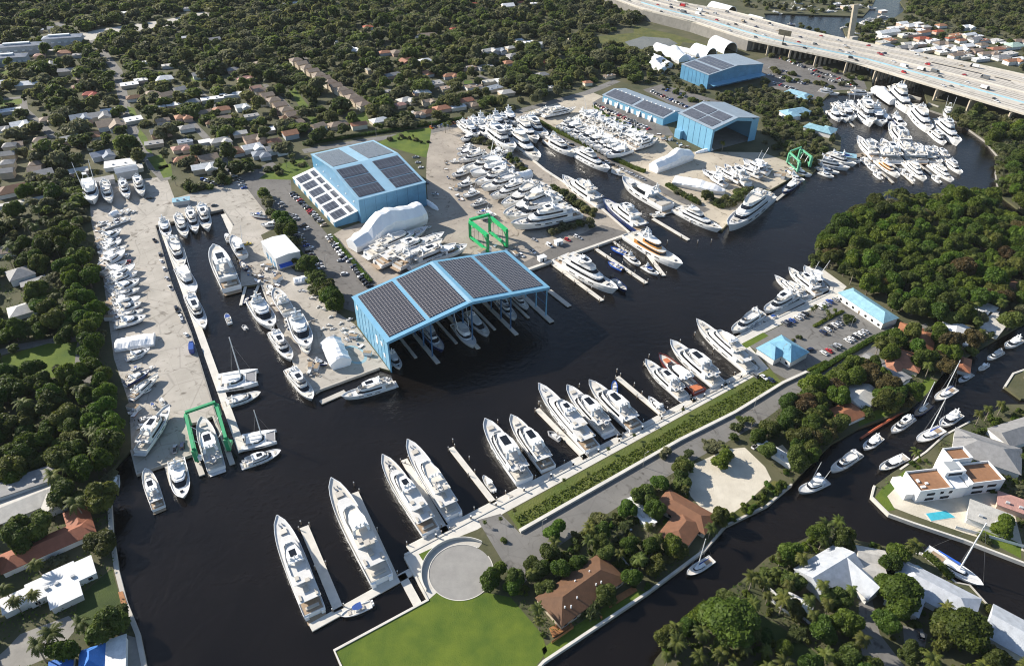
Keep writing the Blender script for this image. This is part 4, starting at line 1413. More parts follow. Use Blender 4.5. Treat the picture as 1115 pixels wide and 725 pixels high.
# southern bank, near houses
a_, l_ = ang((584, 650), (660, 597), 3.3)
th_ = house(633, 640, 31, 13.5, a_, 'brown', 'long hip roofed brown house by the canal below the turning circle', h=3.3, rise=3.2, wall=WALLS[2], detail=True)
ro = [c for c in th_.children if c.name.startswith('roof')][0]
for x, y in ((-11, -3.2), (-9, -4.3), (-5, -3.0), (4.2, -3.2), (6.4, -3.6), (-1, 2.6), (6, 2.4)):
    part('vent_pipe', MB().box(x - 0.2, x + 0.2, y - 0.2, y + 0.2, 3.6, 6.2), white, ro)
a_, l_ = ang((722, 535), (770, 562), 3.2)
house(747, 556, 22, 10.5, a_, RM['fawn'], 'tan-brown roofed L-shaped house next to the sandy vacant lot', h=3.2, rise=2.2, wing=(11, 16, 3, -9), wall=WALLS[0], detail=True)
house(697, 556, 15, 4.5, 300, 'white', 'narrow white roofed carport between trees on the southern road', 'flat', h=2.7, wall=WALLS[1], name='carport')
house(846, 492, 17, 4.5, 311, 'white', 'slim white boat shelter with a blue line beside the sandy lot', 'flat', h=2.8, wall=WALLS[1], name='boat_shelter')
house(922, 449, 15, 10, 28, 'rust', 'small rust roofed house under trees by the side canal', h=3.0)
house(937, 430, 17, 13, 42, 'pale', 'white corrugated roofed house set diagonally above the side canal', 'gable', h=3.2, rise=1.8, wall=WALLS[1])
house(967, 405, 18, 12, 125, 'grey', 'grey flat topped house behind the big round tree', 'gable', h=3.2, rise=1.5, wing=(9, 9, 10, -2), wall=WALLS[1])
house(986, 391, 15, 15, 55, 'orange', 'orange tiled hip roofed house in the row by the side canal', h=3.2, rise=3.0, wing=(12, 8, -10, 4), wall=WALLS[0])
house(1006, 372, 20, 9, 60, 'rust', 'long terracotta roofed house north of the orange one', h=3.2, wing=(9, 12, 8, 7), wall=WALLS[0])
house(1040, 362, 18, 13, 60, 'white', 'white roofed house with a dark porch in the canal row', 'gable', h=3.2, rise=1.6, wall=WALLS[1])
house(1083, 352, 20, 10, 45, 'pale', 'white flat roofed house near the frame edge by the canal bend', 'flat', h=3.2, wing=(12, 8, 8, 6), wall=WALLS[1])
house(1072, 336, 14, 9, 40, 'white', 'small white roofed house behind the turquoise pool', 'flat', h=3.2, wall=WALLS[1])
house(1104, 312, 13, 9, 40, 'brown', 'brown roofed house half hidden by trees east of the mangroves', h=3.0)
house(1048, 396, 12, 7, 60, 'rust', 'little terracotta roofed pavilion at the canal edge', h=2.8)
house(1085, 302, 8, 5, 40, 'slate', 'tiny slate roofed shed in the trees east of the mangroves', h=2.6, name='shed')
house(1108, 470, 22, 12, 20, 'grey', 'grey tiled gable house on the villa island', 'gable', h=3.4, rise=3.0, wall=WALLS[1])
house(1075, 490, 26, 17, -30, 'grey', 'large pale grey hip roof behind the white villa', h=3.4, rise=3.6, wall=WALLS[1])
house(1078, 562, 15, 11, -32, 'pale', 'flat sand roofed pavilion beside the swimming pool', 'flat', h=3.4, wall=WALLS[1], name='pavilion')
house(1105, 548, 12, 8, -30, 'pink', 'small tan flat roofed building beside the pool pavilion', 'flat', h=3.0)
# white villa with roof terraces
p0, p1 = U(996, 547), U(1088, 536)
th_ = math.atan2((p1 - p0).y, (p1 - p0).x)
L = (p1 - p0).length
t = root('villa', 'white flat roofed villa with rust brown roof terraces', 'villa', None, (p0.x, p0.y, 0), th_)
HOUSES.append((p0.x + 14, p0.y + 8, 34, 20, th_))
terr = pm('terracotta_terrace', (0.28, 0.14, 0.07), 0.8, 0.12, 0.6)
wv = WALLS[1]
part('wall', MB().box(0, L * 0.56, 0, 11, 0, 6.2).box(L * 0.58, L, 0.6, 11.5, 0, 6.6).box(L * 0.38, L * 0.62, 6, 13, 0.0, 9.4).box(L * 0.55, L * 0.8, 12, 19, 0, 9.0).box(-4, 0, 2, 12, 0, 3.2), white, t)
part('terrace_floor', MB().box(0.5, L * 0.37, 0.5, 10.5, 6.2, 6.3).box(L * 0.63, L - 0.5, 1.1, 11, 6.6, 6.7).box(L * 0.57, L * 0.78, 12.5, 18.5, 9.0, 9.1), terr, t)
pr = MB()
for x0, x1, y0, y1, z in ((0, L * 0.38, 0, 11, 6.2), (L * 0.62, L, 0.6, 11.5, 6.6), (L * 0.55, L * 0.8, 12, 19, 9.0)):
    pr.box(x0, x1, y0, y0 + 0.3, z, z + 1.0); pr.box(x0, x1, y1 - 0.3, y1, z, z + 1.0)
    pr.box(x0, x0 + 0.3, y0 + 0.3, y1 - 0.3, z, z + 1.0); pr.box(x1 - 0.3, x1, y0 + 0.3, y1 - 0.3, z, z + 1.0)
part('parapet', pr, white, t)
for k, (x, z, w_) in enumerate(((4, 3.6, 3.5), (10, 3.8, 1.5), (14, 3.6, 1.5), (L * 0.64, 3.8, 5), (L * 0.64 + 7, 3.8, 4), (4, 0.6, 4), (11, 0.6, 4), (L * 0.66, 0.6, 5), (L * 0.64 + 8, 0.6, 4))):
    y = 0 if x < L * 0.56 else 0.6
    part('window', MB().box(x, x + w_, y - 0.08, y - 0.02, z, z + 1.5), glass, t)
part('penthouse_window', MB().box(L * 0.42, L * 0.58, 5.9, 5.98, 7.2, 8.6), glass, t)
part('terrace_seating', MB().box(2, 4, 2, 3, 6.3, 6.9).box(5, 6.2, 3.6, 4.6, 6.3, 6.8).box(2.2, 3.2, 5, 6.6, 6.3, 6.9), white, t)
part('roof_hatch', MB().box(L * 0.44, L * 0.57, 7.2, 11.8, 9.4, 9.6), pm('grey_glass', (0.35, 0.37, 0.38), 0.3), t)
# southern white-roofed houses
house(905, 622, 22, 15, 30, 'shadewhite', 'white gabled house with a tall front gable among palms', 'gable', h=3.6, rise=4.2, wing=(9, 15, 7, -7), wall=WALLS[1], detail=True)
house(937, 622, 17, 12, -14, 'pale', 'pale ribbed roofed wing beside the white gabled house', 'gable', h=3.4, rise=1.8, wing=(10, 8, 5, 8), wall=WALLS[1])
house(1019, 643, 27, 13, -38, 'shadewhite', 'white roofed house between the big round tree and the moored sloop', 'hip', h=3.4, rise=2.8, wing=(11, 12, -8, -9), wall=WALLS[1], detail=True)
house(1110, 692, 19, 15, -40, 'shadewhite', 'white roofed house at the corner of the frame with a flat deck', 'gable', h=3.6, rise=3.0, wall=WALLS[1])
house(869, 655, 10, 4, -35, 'white', 'narrow white pergola roof by the palm garden', 'flat', h=2.6, wall=WALLS[1], name='pergola')
# western bank gardens
house(52, 592, 32, 9, 36, 'rust', 'long rust tiled house on the western bank', h=3.2, rise=2.0, wing=(8, 13, 12, 6), wall=WALLS[1])
house(66, 630, 22, 9, 36, 'white', 'big white flat roofed house on the western bank', 'flat', h=3.4, wing=(10, 17, 0, -3), wall=WALLS[1], detail=True)
house(46, 640, 26, 7, 36, 'white', 'white flat roofed side wing behind the palms on the western bank', 'flat', h=3.2, wall=WALLS[1])
house(28, 545, 19, 14, 36, 'pale', 'pale gabled house south of the white villa on the western bank', 'gable', h=3.4, rise=1.6, wing=(8, 9, 9, -7), wall=WALLS[1])
house(26, 524, 22, 9, 30, 'grey', 'white two storey house with a grey roof edge above the dark trees', 'flat', h=6.0, wall=WALLS[1], detail=True)
house(100, 718, 7, 9, 22, 'tarp', 'house with a bright blue tarpaulin roof at the bottom edge', h=3.4, rise=3.0, wall=WALLS[1])
house(122, 712, 8, 12, 22, 'white', 'white roofed annexe beside the blue tarpaulin roof', 'flat', h=3.3, wall=WALLS[1], name='annexe')
house(66, 724, 7, 5, 22, 'tarp', 'small blue tarpaulin covered roof at the very bottom edge', 'flat', h=3.0, wall=WALLS[1])
house(22, 297, 13, 13, 40, 'grey', 'grey hip roofed house with white walls west of the tree belt', h=4.4, rise=3.2, wall=WALLS[1])
house(26, 336, 15, 11, 35, 'pale', 'pale roofed bungalow with a garden seat west of the tree belt', h=3.0, wall=WALLS[1])
house(36, 306, 13, 7, 35, 'grey', 'low grey flat roof beside the grey hip roofed house', 'flat', h=3.0)
house(3, 272, 15, 10, 20, 'tan', 'tan roofed house cut by the frame edge west of the tree belt', h=3.0)
house(12, 206, 18, 14, 35, 'brown', 'large brown hip roofed house near the row of garages', h=3.4)
house(45, 188, 15, 11, 35, 'grey', 'grey gabled house beside the brown hip roofed one', 'gable', h=3.6)
house(106, 196, 22, 8, 30, 'grey', 'grey metal roofed workshop at the head of the western yard', 'flat', h=4.0, wall=WALLS[3], name='workshop_building')
house(137, 184, 15, 11, 30, 'slate', 'two storey slate blue house at the head of the western yard', 'gable', h=6.0, rise=1.5, wall=WALLS[3])
house(8, 120, 20, 9, 25, 'white', 'white roofed garage row by the small road', 'flat', h=3.0)
house(-2, 224, 60, 4, 30, 'pale', 'long white lean-to in the shade of the tree belt', 'flat', h=2.6, wall=WALLS[1], name='long_shelter')
# blue roofed dock buildings
house(856, 379, 17, 14, 125, RM['blue'], 'blue hip roofed dock office at the end of the car park', h=4.2, rise=4.2, wing=(11, 9, 3, 8), wall=WALLS[1], detail=True, name='dock_office')
a_, l_ = ang((920, 316), (965, 346), 4.6)
house(945, 332, l_ + 2, 11, a_, RM['cyan'], 'long pale blue roofed boathouse between car park and mangroves', h=4.6, rise=2.6, wall=WALLS[1], detail=True, name='boathouse')
house(870, 102, 24, 10, -45, RM['cyan'], 'turquoise roofed restaurant wing furthest up the marina inlet', h=4.0, rise=2.4, wall=WALLS[1], name='restaurant', wing=(10, 14, 8, -4))
house(866, 121, 26, 11, 22, RM['cyan'], 'turquoise roofed long hall amid trees by the marina inlet', h=4.0, rise=2.4, wall=WALLS[1], name='restaurant', wing=(12, 12, -8, -5))
house(893, 140, 24, 12, -42, RM['cyan'], 'turquoise roofed waterside hall beside the green lift', h=4.0, rise=2.2, wall=WALLS[1], name='restaurant', wing=(10, 15, 6, 2))
house(923, 169, 13, 8, -20, RM['cyan'], 'small turquoise roofed fuel hut on the marina pier', 'flat', h=3.0, wall=WALLS[2], name='fuel_hut')
house(197, 217, 11, 6, 20, RM['cyan'], 'pale blue hut on the edge of the western yard', 'flat', h=3.2, wall=WALLS[3], name='hut')
# far houses: (x, y, length, width, turn, roof, kind)
def zz(x0, y0, s, lst):
    return [(x0 + a / s, y0 + b / s, *r) for a, b, *r in lst]


FAR = []
S4 = 3.982
FAR += zz(0, 0, S4, [(710, 340, 16, 13, 30, 'white', 'hip'), (610, 345, 12, 8, 30, 'white', 'flat'), (720, 410, 12, 11, 40, 'tan', 'gable'), (660, 402, 11, 9, 30, 'tan', 'hip'), (785, 385, 12, 10, 40, 'grey', 'gable'),
    (920, 425, 20, 8, 25, 'white', 'flat'), (1000, 408, 20, 8, 25, 'white', 'flat'), (930, 170, 12, 9, 30, 'grey', 'gable'), (760, 450, 15, 9, 25, 'white', 'flat'), (680, 462, 14, 6, 25, 'white', 'flat'), (830, 440, 13, 10, 35, 'grey', 'hip'),
    (960, 472, 14, 10, 30, 'orange', 'hip'), (1045, 460, 10, 8, 30, 'white', 'gable'), (790, 505, 12, 9, 30, 'orange', 'hip'), (885, 485, 13, 8, 30, 'tan', 'hip'), (925, 527, 13, 9, 30, 'brown', 'hip'), (970, 510, 12, 8, 30, 'tan', 'gable'),
    (705, 520, 11, 8, 30, 'tan', 'hip'), (808, 552, 12, 9, 30, 'grey', 'hip'), (950, 607, 15, 9, 30, 'pale', 'hip'), (887, 612, 9, 7, 30, 'white', 'flat'), (1090, 635, 14, 10, 30, 'white', 'gable'), (1000, 652, 14, 10, 30, 'brown', 'hip'),
    (800, 686, 17, 9, 25, 'orange', 'hip'), (903, 682, 14, 12, 35, 'tan', 'gable'), (1090, 500, 12, 7, 30, 'grey', 'flat'), (1060, 340, 14, 10, 30, 'pink', 'hip'), (1108, 380, 10, 9, 30, 'pink', 'gable'), (860, 322, 11, 9, 30, 'grey', 'gable'),
    (1012, 300, 12, 9, 30, 'grey', 'hip'), (470, 535, 18, 15, 30, 'tan', 'gable'), (342, 507, 14, 12, 35, 'slate', 'gable'), (425, 498, 16, 12, 30, 'grey', 'gable'), (390, 582, 12, 9, 30, 'orange', 'hip'), (300, 600, 13, 11, 40, 'pale', 'gable'),
    (60, 627, 12, 10, 30, 'tan', 'hip'), (82, 537, 13, 11, 30, 'white', 'gable'), (10, 557, 10, 8, 30, 'grey', 'gable'), (520, 706, 22, 13, 20, 'white', 'flat'), (280, 226, 14, 10, 20, 'orange', 'hip'), (340, 236, 12, 7, 20, 'grey', 'flat'),
    (222, 282, 10, 13, 30, 'grey', 'gable'), (290, 305, 16, 9, 20, 'grey', 'gable'), (120, 362, 20, 11, 20, 'white', 'gable'), (15, 357, 13, 10, 20, 'white', 'gable'), (390, 405, 12, 9, 20, 'red', 'hip'), (170, 240, 10, 8, 20, 'pink', 'hip'),
    (500, 57, 28, 10, 10, 'white', 'flat'), (585, 66, 18, 9, 10, 'grey', 'flat'), (820, 35, 14, 8, 10, 'grey', 'flat'), (612, 270, 14, 5, 30, 'white', 'flat'), (728, 282, 12, 7, 30, 'pale', 'flat'), (805, 162, 8, 6, 20, 'white', 'gable'),
    (240, 122, 16, 10, 20, 'grey', 'gable'), (155, 131, 16, 7, 20, 'slate', 'flat'), (165, 680, 9, 8, 30, 'tan', 'gable'), (205, 515, 12, 9, 30, 'tan', 'hip'), (780, 640, 12, 8, 30, 'pink', 'hip'), (1040, 575, 11, 8, 30, 'pale', 'hip')])
FAR += zz(280, 0, S4, [(265, 545, 11, 10, 40, 'tan', 'gable'), (350, 537, 16, 10, 30, 'tan', 'hip'), (440, 537, 13, 8, 30, 'orange', 'gable'), (530, 520, 15, 10, 30, 'white', 'hip'), (175, 526, 10, 8, 30, 'tan', 'hip'), (128, 508, 11, 8, 30, 'brown', 'hip'),
    (640, 432, 13, 10, 40, 'pale', 'hip'), (620, 452, 9, 7, 30, 'pink', 'hip'), (748, 482, 13, 9, 30, 'brown', 'hip'), (800, 467, 15, 10, 30, 'orange', 'hip'), (870, 460, 14, 8, 30, 'white', 'flat'), (740, 437, 10, 7, 30, 'tan', 'gable'),
    (772, 358, 14, 12, 30, 'grey', 'flat'), (740, 316, 12, 8, 125, 'orange', 'hip'), (640, 266, 13, 9, 125, 'orange', 'gable'), (600, 226, 12, 10, 125, 'tan', 'hip'), (552, 226, 12, 8, 30, 'orange', 'hip'), (738, 152, 22, 11, 20, 'tan', 'hip'), (705, 160, 9, 8, 20, 'pale', 'flat'),
    (480, 116, 11, 8, 20, 'red', 'hip'), (852, 126, 9, 7, 20, 'red', 'hip'), (420, 215, 8, 9, 30, 'white', 'gable'), (1088, 24, 15, 13, 20, 'white', 'gable'), (940, 17, 10, 7, 20, 'red', 'hip'), (1002, 218, 14, 9, 30, 'pale', 'gable'), (1045, 216, 12, 8, 30, 'slate', 'gable'),
    (1100, 206, 11, 8, 30, 'pale', 'hip'), (920, 290, 15, 7, 25, 'tan', 'flat'), (1012, 350, 17, 7, 25, 'pale', 'flat'), (560, 396, 11, 7, 30, 'grey', 'flat'), (662, 490, 9, 6, 30, 'pale', 'flat'), (700, 490, 8, 6, 30, 'tan', 'hip'), (40, 560, 13, 9, 30, 'white', 'flat'),
    (70, 608, 10, 7, 30, 'orange', 'hip'), (10, 272, 10, 8, 30, 'tan', 'hip'), (490, 300, 8, 7, 30, 'pale', 'gable'), (350, 178, 10, 5, 30, 'pale', 'flat'), (660, 62, 8, 5, 30, 'white', 'flat'), (800, 8, 10, 6, 30, 'white', 'flat'), (150, 12, 22, 9, 10, 'white', 'flat'), (220, 5, 20, 8, 10, 'pale', 'flat'), (30, 60, 16, 8, 10, 'white', 'flat'), (90, 45, 12, 6, 10, 'slate', 'flat')])
FAR += zz(560, 0, S4, [(60, 182, 14, 8, 25, 'white', 'flat'), (105, 190, 10, 8, 25, 'white', 'gable'), (130, 266, 11, 8, 25, 'red', 'hip'), (120, 322, 12, 9, 25, 'grey', 'hip'), (250, 157, 11, 6, 25, 'pink', 'flat'), (150, 378, 11, 6, 25, 'pale', 'flat'), (318, 356, 8, 6, 25, 'orange', 'hip'), (412, 326, 12, 6, 25, 'tan', 'flat'), (20, 172, 9, 8, 25, 'white', 'flat'), (210, 10, 14, 6, 10, 'pale', 'flat'), (30, 10, 10, 6, 10, 'red', 'hip'), (90, 14, 12, 6, 10, 'white', 'flat')])
FAR += zz(900, 0, 5.186, [(540, 216, 16, 9, 20, 'red', 'hip'), (648, 142, 12, 8, 20, 'orange', 'hip'), (632, 176, 12, 7, 20, 'red', 'hip'), (700, 214, 12, 6, 20, 'red', 'hip'), (762, 226, 12, 7, 20, 'orange', 'hip'), (392, 155, 22, 7, 20, 'white', 'flat'), (430, 130, 12, 8, 20, 'white', 'gable'), (490, 190, 22, 10, 20, 'pale', 'flat'),
    (560, 150, 12, 8, 20, 'pale', 'hip'), (600, 225, 14, 8, 20, 'white', 'flat'), (660, 290, 16, 8, 20, 'white', 'flat'), (750, 275, 14, 9, 20, 'white', 'gable'), (850, 200, 12, 8, 20, 'white', 'flat'), (905, 300, 18, 8, 20, 'tan', 'hip'), (960, 275, 18, 9, 20, 'orange', 'hip'), (1030, 300, 20, 9, 20, 'pale', 'flat'), (1060, 255, 20, 14, 20, 'green', 'hip'),
    (1000, 245, 13, 8, 20, 'white', 'flat'), (790, 150, 10, 9, 20, 'white', 'gable'), (880, 250, 12, 8, 20, 'tan', 'hip'), (1095, 330, 14, 8, 20, 'white', 'flat'), (700, 260, 12, 7, 20, 'pale', 'hip'), (520, 130, 10, 7, 20, 'white', 'flat'), (320, 60, 10, 6, 20, 'white', 'flat'), (170, 30, 14, 7, 20, 'pale', 'flat'), (60, 20, 12, 7, 20, 'white', 'flat'), (110, 35, 12, 7, 20, 'pale', 'flat')])
_g = random.Random(31)
_n = 0
while _n < 34:
    x, y = _g.uniform(925, 1112), _g.uniform(16, 74)
    if y < 62 + (x - 1010) * 0.1 - 4 and y > 22 + (x - 985) * 0.13 + 4 and x > 960 and all(abs(x - q[0]) > 7 or abs(y - q[1]) > 3.5 for q in FAR):
        FAR.append((x, y, _g.uniform(11, 19), _g.uniform(7, 10), 20, _g.choice(['white', 'white', 'pale', 'tan', 'orange', 'grey', 'pale']), _g.choice(['hip', 'flat', 'gable'])))
        _n += 1
_n = 0
while _n < 34:
    x, y = _g.uniform(80, 560), _g.uniform(60, 190)
    ok_ = inside((x, y), [(-5, 95), (130, 70), (300, 110), (335, 150), (262, 185), (180, 180), (90, 190), (-5, 190)]) or inside((x, y), [(400, 70), (540, 50), (600, 80), (560, 112), (470, 130), (400, 140)])
    if ok_ and all(abs(x - q[0]) > 11 or abs(y - q[1]) > 6 for q in FAR):
        FAR.append((x, y, _g.uniform(11, 17), _g.uniform(8, 11), 30, _g.choice(['tan', 'pale', 'grey', 'white', 'orange', 'brown', 'pale', 'slate']), _g.choice(['hip', 'hip', 'flat', 'gable'])))
        _n += 1
WORD = {'tan': 'tan', 'orange': 'orange', 'brown': 'brown', 'white': 'white', 'grey': 'grey', 'red': 'red', 'slate': 'blue-grey', 'pink': 'pinkish', 'pale': 'pale', 'green': 'pale green'}
cnt = {}
for x, y, L, W, dg, rf, kd in FAR:
    where = 'beyond the motorway' if x > 890 else ('near the hospital road' if y < 62 and x < 340 else ('in the western streets' if x < 150 else ('in the streets north of the solar shed' if x < 290 else ('among dense trees north of the boatyard' if y > 50 else 'in the far woods'))))
    key = (rf, kd, where)
    cnt[key] = cnt.get(key, 0) + 1
    LABEL = f"{WORD[rf]} {'flat roofed' if kd == 'flat' else kd + ' roofed'} house {where}"
    o = house(x, y, L, W, dg + rng.uniform(-6, 6), rf, LABEL, kd, h=3.2 if kd != 'gable' else 4.2, group='houses: ' + LABEL, wing=(W * 0.8, W * 0.9, L * 0.3, -W * 0.5) if rng.random() < 0.4 and kd != 'flat' else None)
    o['n'] = cnt[key]
seen_ = {}
for o in [o for o in COL.objects if 'n' in o]:
    seen_.setdefault(o['label'], []).append(o)
for lb, ls in seen_.items():
    ls.sort(key=lambda o: o.location.y)
    for i, o in enumerate(ls):
        if len(ls) == 1:
            del o['group']
        else:
            o['group'] = lb.replace('house', 'houses')
            o['label'] = lb.replace(' house ', f' house, {nth(i)} from the marina, ')
        del o['n']
# rows of alike town houses
def hrow(p, q, n, roof, lab, grp, L=11, W=10, dg=35):
    for i in range(n):
        f = i / max(1, n - 1)
        house(p[0] + (q[0] - p[0]) * f, p[1] + (q[1] - p[1]) * f, L, W, dg, roof, f'{nth(i)} house from the top of {lab}', 'gable' if i % 2 else 'hip', h=5.2, rise=2.2, group=grp, wall=WALLS[2 * (i % 2)])


hrow((322, 65), (396, 113), 13, 'tan', 'the longer row of brown roofed terraces', 'longer row of brown roofed town houses')
hrow((284, 98), (318, 124), 6, 'tan', 'the shorter row of tan roofed terraces', 'shorter row of tan roofed town houses')
hrow((43, 152), (38, 184), 6, 'tan', 'the western garage-fronted terrace', 'western terrace of narrow houses', 9, 8, 20)
hrow((10, 158), (7, 186), 4, 'grey', 'the grey terrace at the western edge', 'grey terrace at the western edge', 9, 8, 20)
# apartment blocks near the hospital road
ap = WALLS[3]
for (x, y, L, lb) in ((68, 41, 40, 'long grey-blue apartment block with white roof caps, north of its twin'), (22, 50, 44, 'long grey-blue apartment block nearest the frame edge'), (12, 62, 30, 'lower grey apartment block with a white roof strip')):
    p = U(x, y, 8)
    t = root('apartment_block', lb, 'apartments', 'grey-blue apartment blocks', (p.x, p.y, 0), R(18))
    HOUSES.append((p.x, p.y, L, 14, R(18)))
    part('wall', MB().box(-L / 2, L / 2, -7, 7, 0, 8.5), ap, t)
    part('roof', hip(MB(), L, 14, 8.9, 2.2, 0.5), RM['slate'], t)
    part('roof_cap', MB().box(-L / 2 + 6, L / 2 - 12, -2.2, 2.2, 10.2, 11.6), white, t)
    for k in range(6):
        part('balcony', MB().box(-L / 2 + 2 + k * L / 6, -L / 2 + 5 + k * L / 6, -8.2, -7.05, 4.2, 5.3), white, t)
# ------------------------------------------------------------------ motorway bridge
ZB = 13.0
near = [(590, -30), (700, 10), (753, 23), (815, 43), (927, 67), (1010, 92), (1080, 113), (1150, 134)]
far_ = [(690, -18), (740, 3), (799, 13), (865, 31), (940, 47), (1010, 60), (1080, 74), (1160, 92)]
NE_ = [U(a, b, ZB) for a, b in near]
FE_ = [U(a, b, ZB) for a, b in far_]
brc = yard_mat('motorway_concrete', (0.48, 0.435, 0.37), (0.60, 0.55, 0.475), 0.85)
t = root('motorway_bridge', 'wide pale concrete motorway bridge on column bents crossing the river', 'bridge', None, NE_[3])
T0 = NE_[3].copy(); T0.z = 0
t.location = T0
loc2 = lambda p: (p[0] - T0.x, p[1] - T0.y)
poly = [loc2(p) for p in NE_] + [loc2(p) for p in FE_[::-1]]
part('deck', MB().prism(poly, ZB - 1.6, ZB), brc, t)


def along(P, f):
    Ls = [(P[i + 1] - P[i]).length for i in range(len(P) - 1)]
    s = f * sum(Ls)
    for i, l in enumerate(Ls):
        if s <= l or i == len(Ls) - 1:
            return P[i] + (P[i + 1] - P[i]) * (s / l)
        s -= l


def lane(f, k):
    """point on the deck: f along, k across (0 near edge, 1 far edge)"""
    return along(NE_, f).lerp(along(FE_, f), k)


def edge(k, n=24, f0=0.0, f1=1.0):
    return [Vector((*loc2(lane(f0 + (f1 - f0) * i / n, k)), 0)) for i in range(n + 1)]


for k, m_, h_ in ((0.004, conc_w, 1.0), (0.996, conc_w, 1.0), (0.5, conc_w, 0.9), (0.76, conc, 0.8)):
    part('barrier', MB().prism(strip(edge(k), 0.5), ZB, ZB + h_), m_, t)
part('blue_barrier', MB().prism(strip(edge(0.235, 24, 0.28, 1.0), 0.8), ZB, ZB + 1.1), pm('pale_blue_barrier', (0.30, 0.50, 0.60), 0.5), t)
mk = pm('lane_paint', (0.75, 0.74, 0.70), 0.6)
dk_ = pm('tyre_darkened_lane', (0.30, 0.275, 0.24), 0.8, 0.12, 0.1, coords='World')
mb = MB()
for k in (0.05, 0.10, 0.15, 0.29, 0.335, 0.38, 0.425, 0.54, 0.585, 0.63, 0.675, 0.81, 0.86, 0.91):
    mb2 = strip(edge(k, 16), 0.28)
    mb.sheet(mb2, ZB + 0.03)
part('lane_line', mb, mk, t)
mb = MB()
for k in (0.075, 0.125, 0.31, 0.357, 0.402, 0.562, 0.607, 0.652, 0.835, 0.885):
    mb.sheet(strip(edge(k, 16), 1.7), ZB + 0.015)
part('wheel_track', mb, dk_, t)
part('gap_shade', MB().sheet(strip(edge(0.73, 6, 0.80, 0.88), 3.4), ZB + 0.04), dark_in, t)  # dark sheet on the solid deck, the gap's shade put into its colour
part('gap_shade', MB().sheet(strip(edge(0.73, 6, 0.90, 0.925), 2.8), ZB + 0.04), dark_in, t)
# bents
cw = pm('bridge_column', (0.42, 0.36, 0.28), 0.85, 0.1, 0.2)
for f in (0.41, 0.45, 0.49, 0.53, 0.565, 0.60, 0.635, 0.675, 0.72, 0.765, 0.81, 0.855, 0.90, 0.95):
    a, b = lane(f, 0.006), lane(f, 0.994)
    A2, B2 = Vector((*loc2(a), 0)), Vector((*loc2(b), 0))
    hh = ZB - 1.62
    bent = part('bent', MB().bar((A2.x, A2.y, hh - 0.75), (B2.x, B2.y, hh - 0.75), 1.6, 1.5), cw, t)
    mb = MB()
    for k in range(12):
        p = A2.lerp(B2, (k + 0.15) / 11.6)
        mb.box(p.x - 0.95, p.x + 0.95, p.y - 0.95, p.y + 0.95, WL - 2, hh - 1.5)
    part('column_row', mb, cw, bent)
# embankment under the western end
emb = [loc2(p) for p in NE_[:4]] + [loc2(p) for p in FE_[:4][::-1]]
part('embankment', MB().prism(emb, 0.05, ZB - 1.62), conc_d, t)
# fenders in the river
for p, q, lb in (((962, 96), (977, 104), 'timber fender pier under the motorway bridge nearest the wrapped yacht'), ((985, 103), (1003, 108), 'timber fender pier at the mid river bridge bent'), ((1011, 113), (1022, 117), 'short timber fender by the eastern bridge bent')):
    tag(link('fender_pier', MB().bar((*U(*p)[:2], -0.8), (*U(*q)[:2], -0.8), 2.0, 3.0).mesh('fender_pier', [conc])), lb, 'pier')
# raised railway bridge leaf, sign gantry
a, b = U(926, 43, 8), U(938, 40, 8)
t2 = root('bascule_bridge', 'raised tan railway bridge leaf standing up behind the motorway', 'bridge', None, (a.x, a.y, 0), 0.5)
part('leaf', MB().loft([[(-4, -1.5, 6), (4, -1.5, 6), (4, 1.5, 6), (-4, 1.5, 6)], [(6, 12, 42), (14, 12, 42), (14, 14, 42), (6, 14, 42)]]), pm('tan_steel', (0.40, 0.34, 0.25), 0.7, 0.15, 0.3), t2)
part('tower_base', MB().box(-7, 7, -6, 6, -3, 7), conc, t2)
part('counterweight', MB().box(-5, 5, -6, -2, 7.1, 12), conc, t2)
g = U(849, 62, 0)
t3 = root('billboard', 'dark billboard on a tall pole beside the motorway', 'billboard', None, g, R(-40))
part('pole', MB().tube((0, 0, 0), (0, 0, 24), 0.7, 0.5, 8), blackp, t3)
part('board', MB().box(-7, 7, -0.5, 0.5, 22.5, 28), pm('billboard_face', (0.10, 0.09, 0.06), 0.6, 0.4, 0.3), t3)

# ------------------------------------------------------------------ docks
def dock(p, q, wd, label, group=None, m=conc_w, z=WL + 0.85, t_=0.55, name='finger_pier', piles=0, pm_=None, side=0):
    a, b = U(*p, z), U(*q, z)
    d = b - a
    t = root(name, label, 'pier' if 'pier' in name else 'dock', group, (a.x, a.y, 0), math.atan2(d.y, d.x))
    L = d.length
    part('deck', MB().box(0, L, -wd / 2, wd / 2, z - t_, z), m, t)
    if piles:
        for k in range(piles):
            x = 0.6 + (L - 1.2) * k / max(1, piles - 1)
            for s in ((-1, 1) if side == 0 else (side,)):
                part('piling', MB().tube((x, s * (wd / 2 + 0.35), -4), (x, s * (wd / 2 + 0.35), 1.3), 0.24, 0.22, 8).ball((x, s * (wd / 2 + 0.35), 1.3), 0.25, 0.25, 0.3, 8, 3, 0.0, 1), [wood, white], t)
    return t


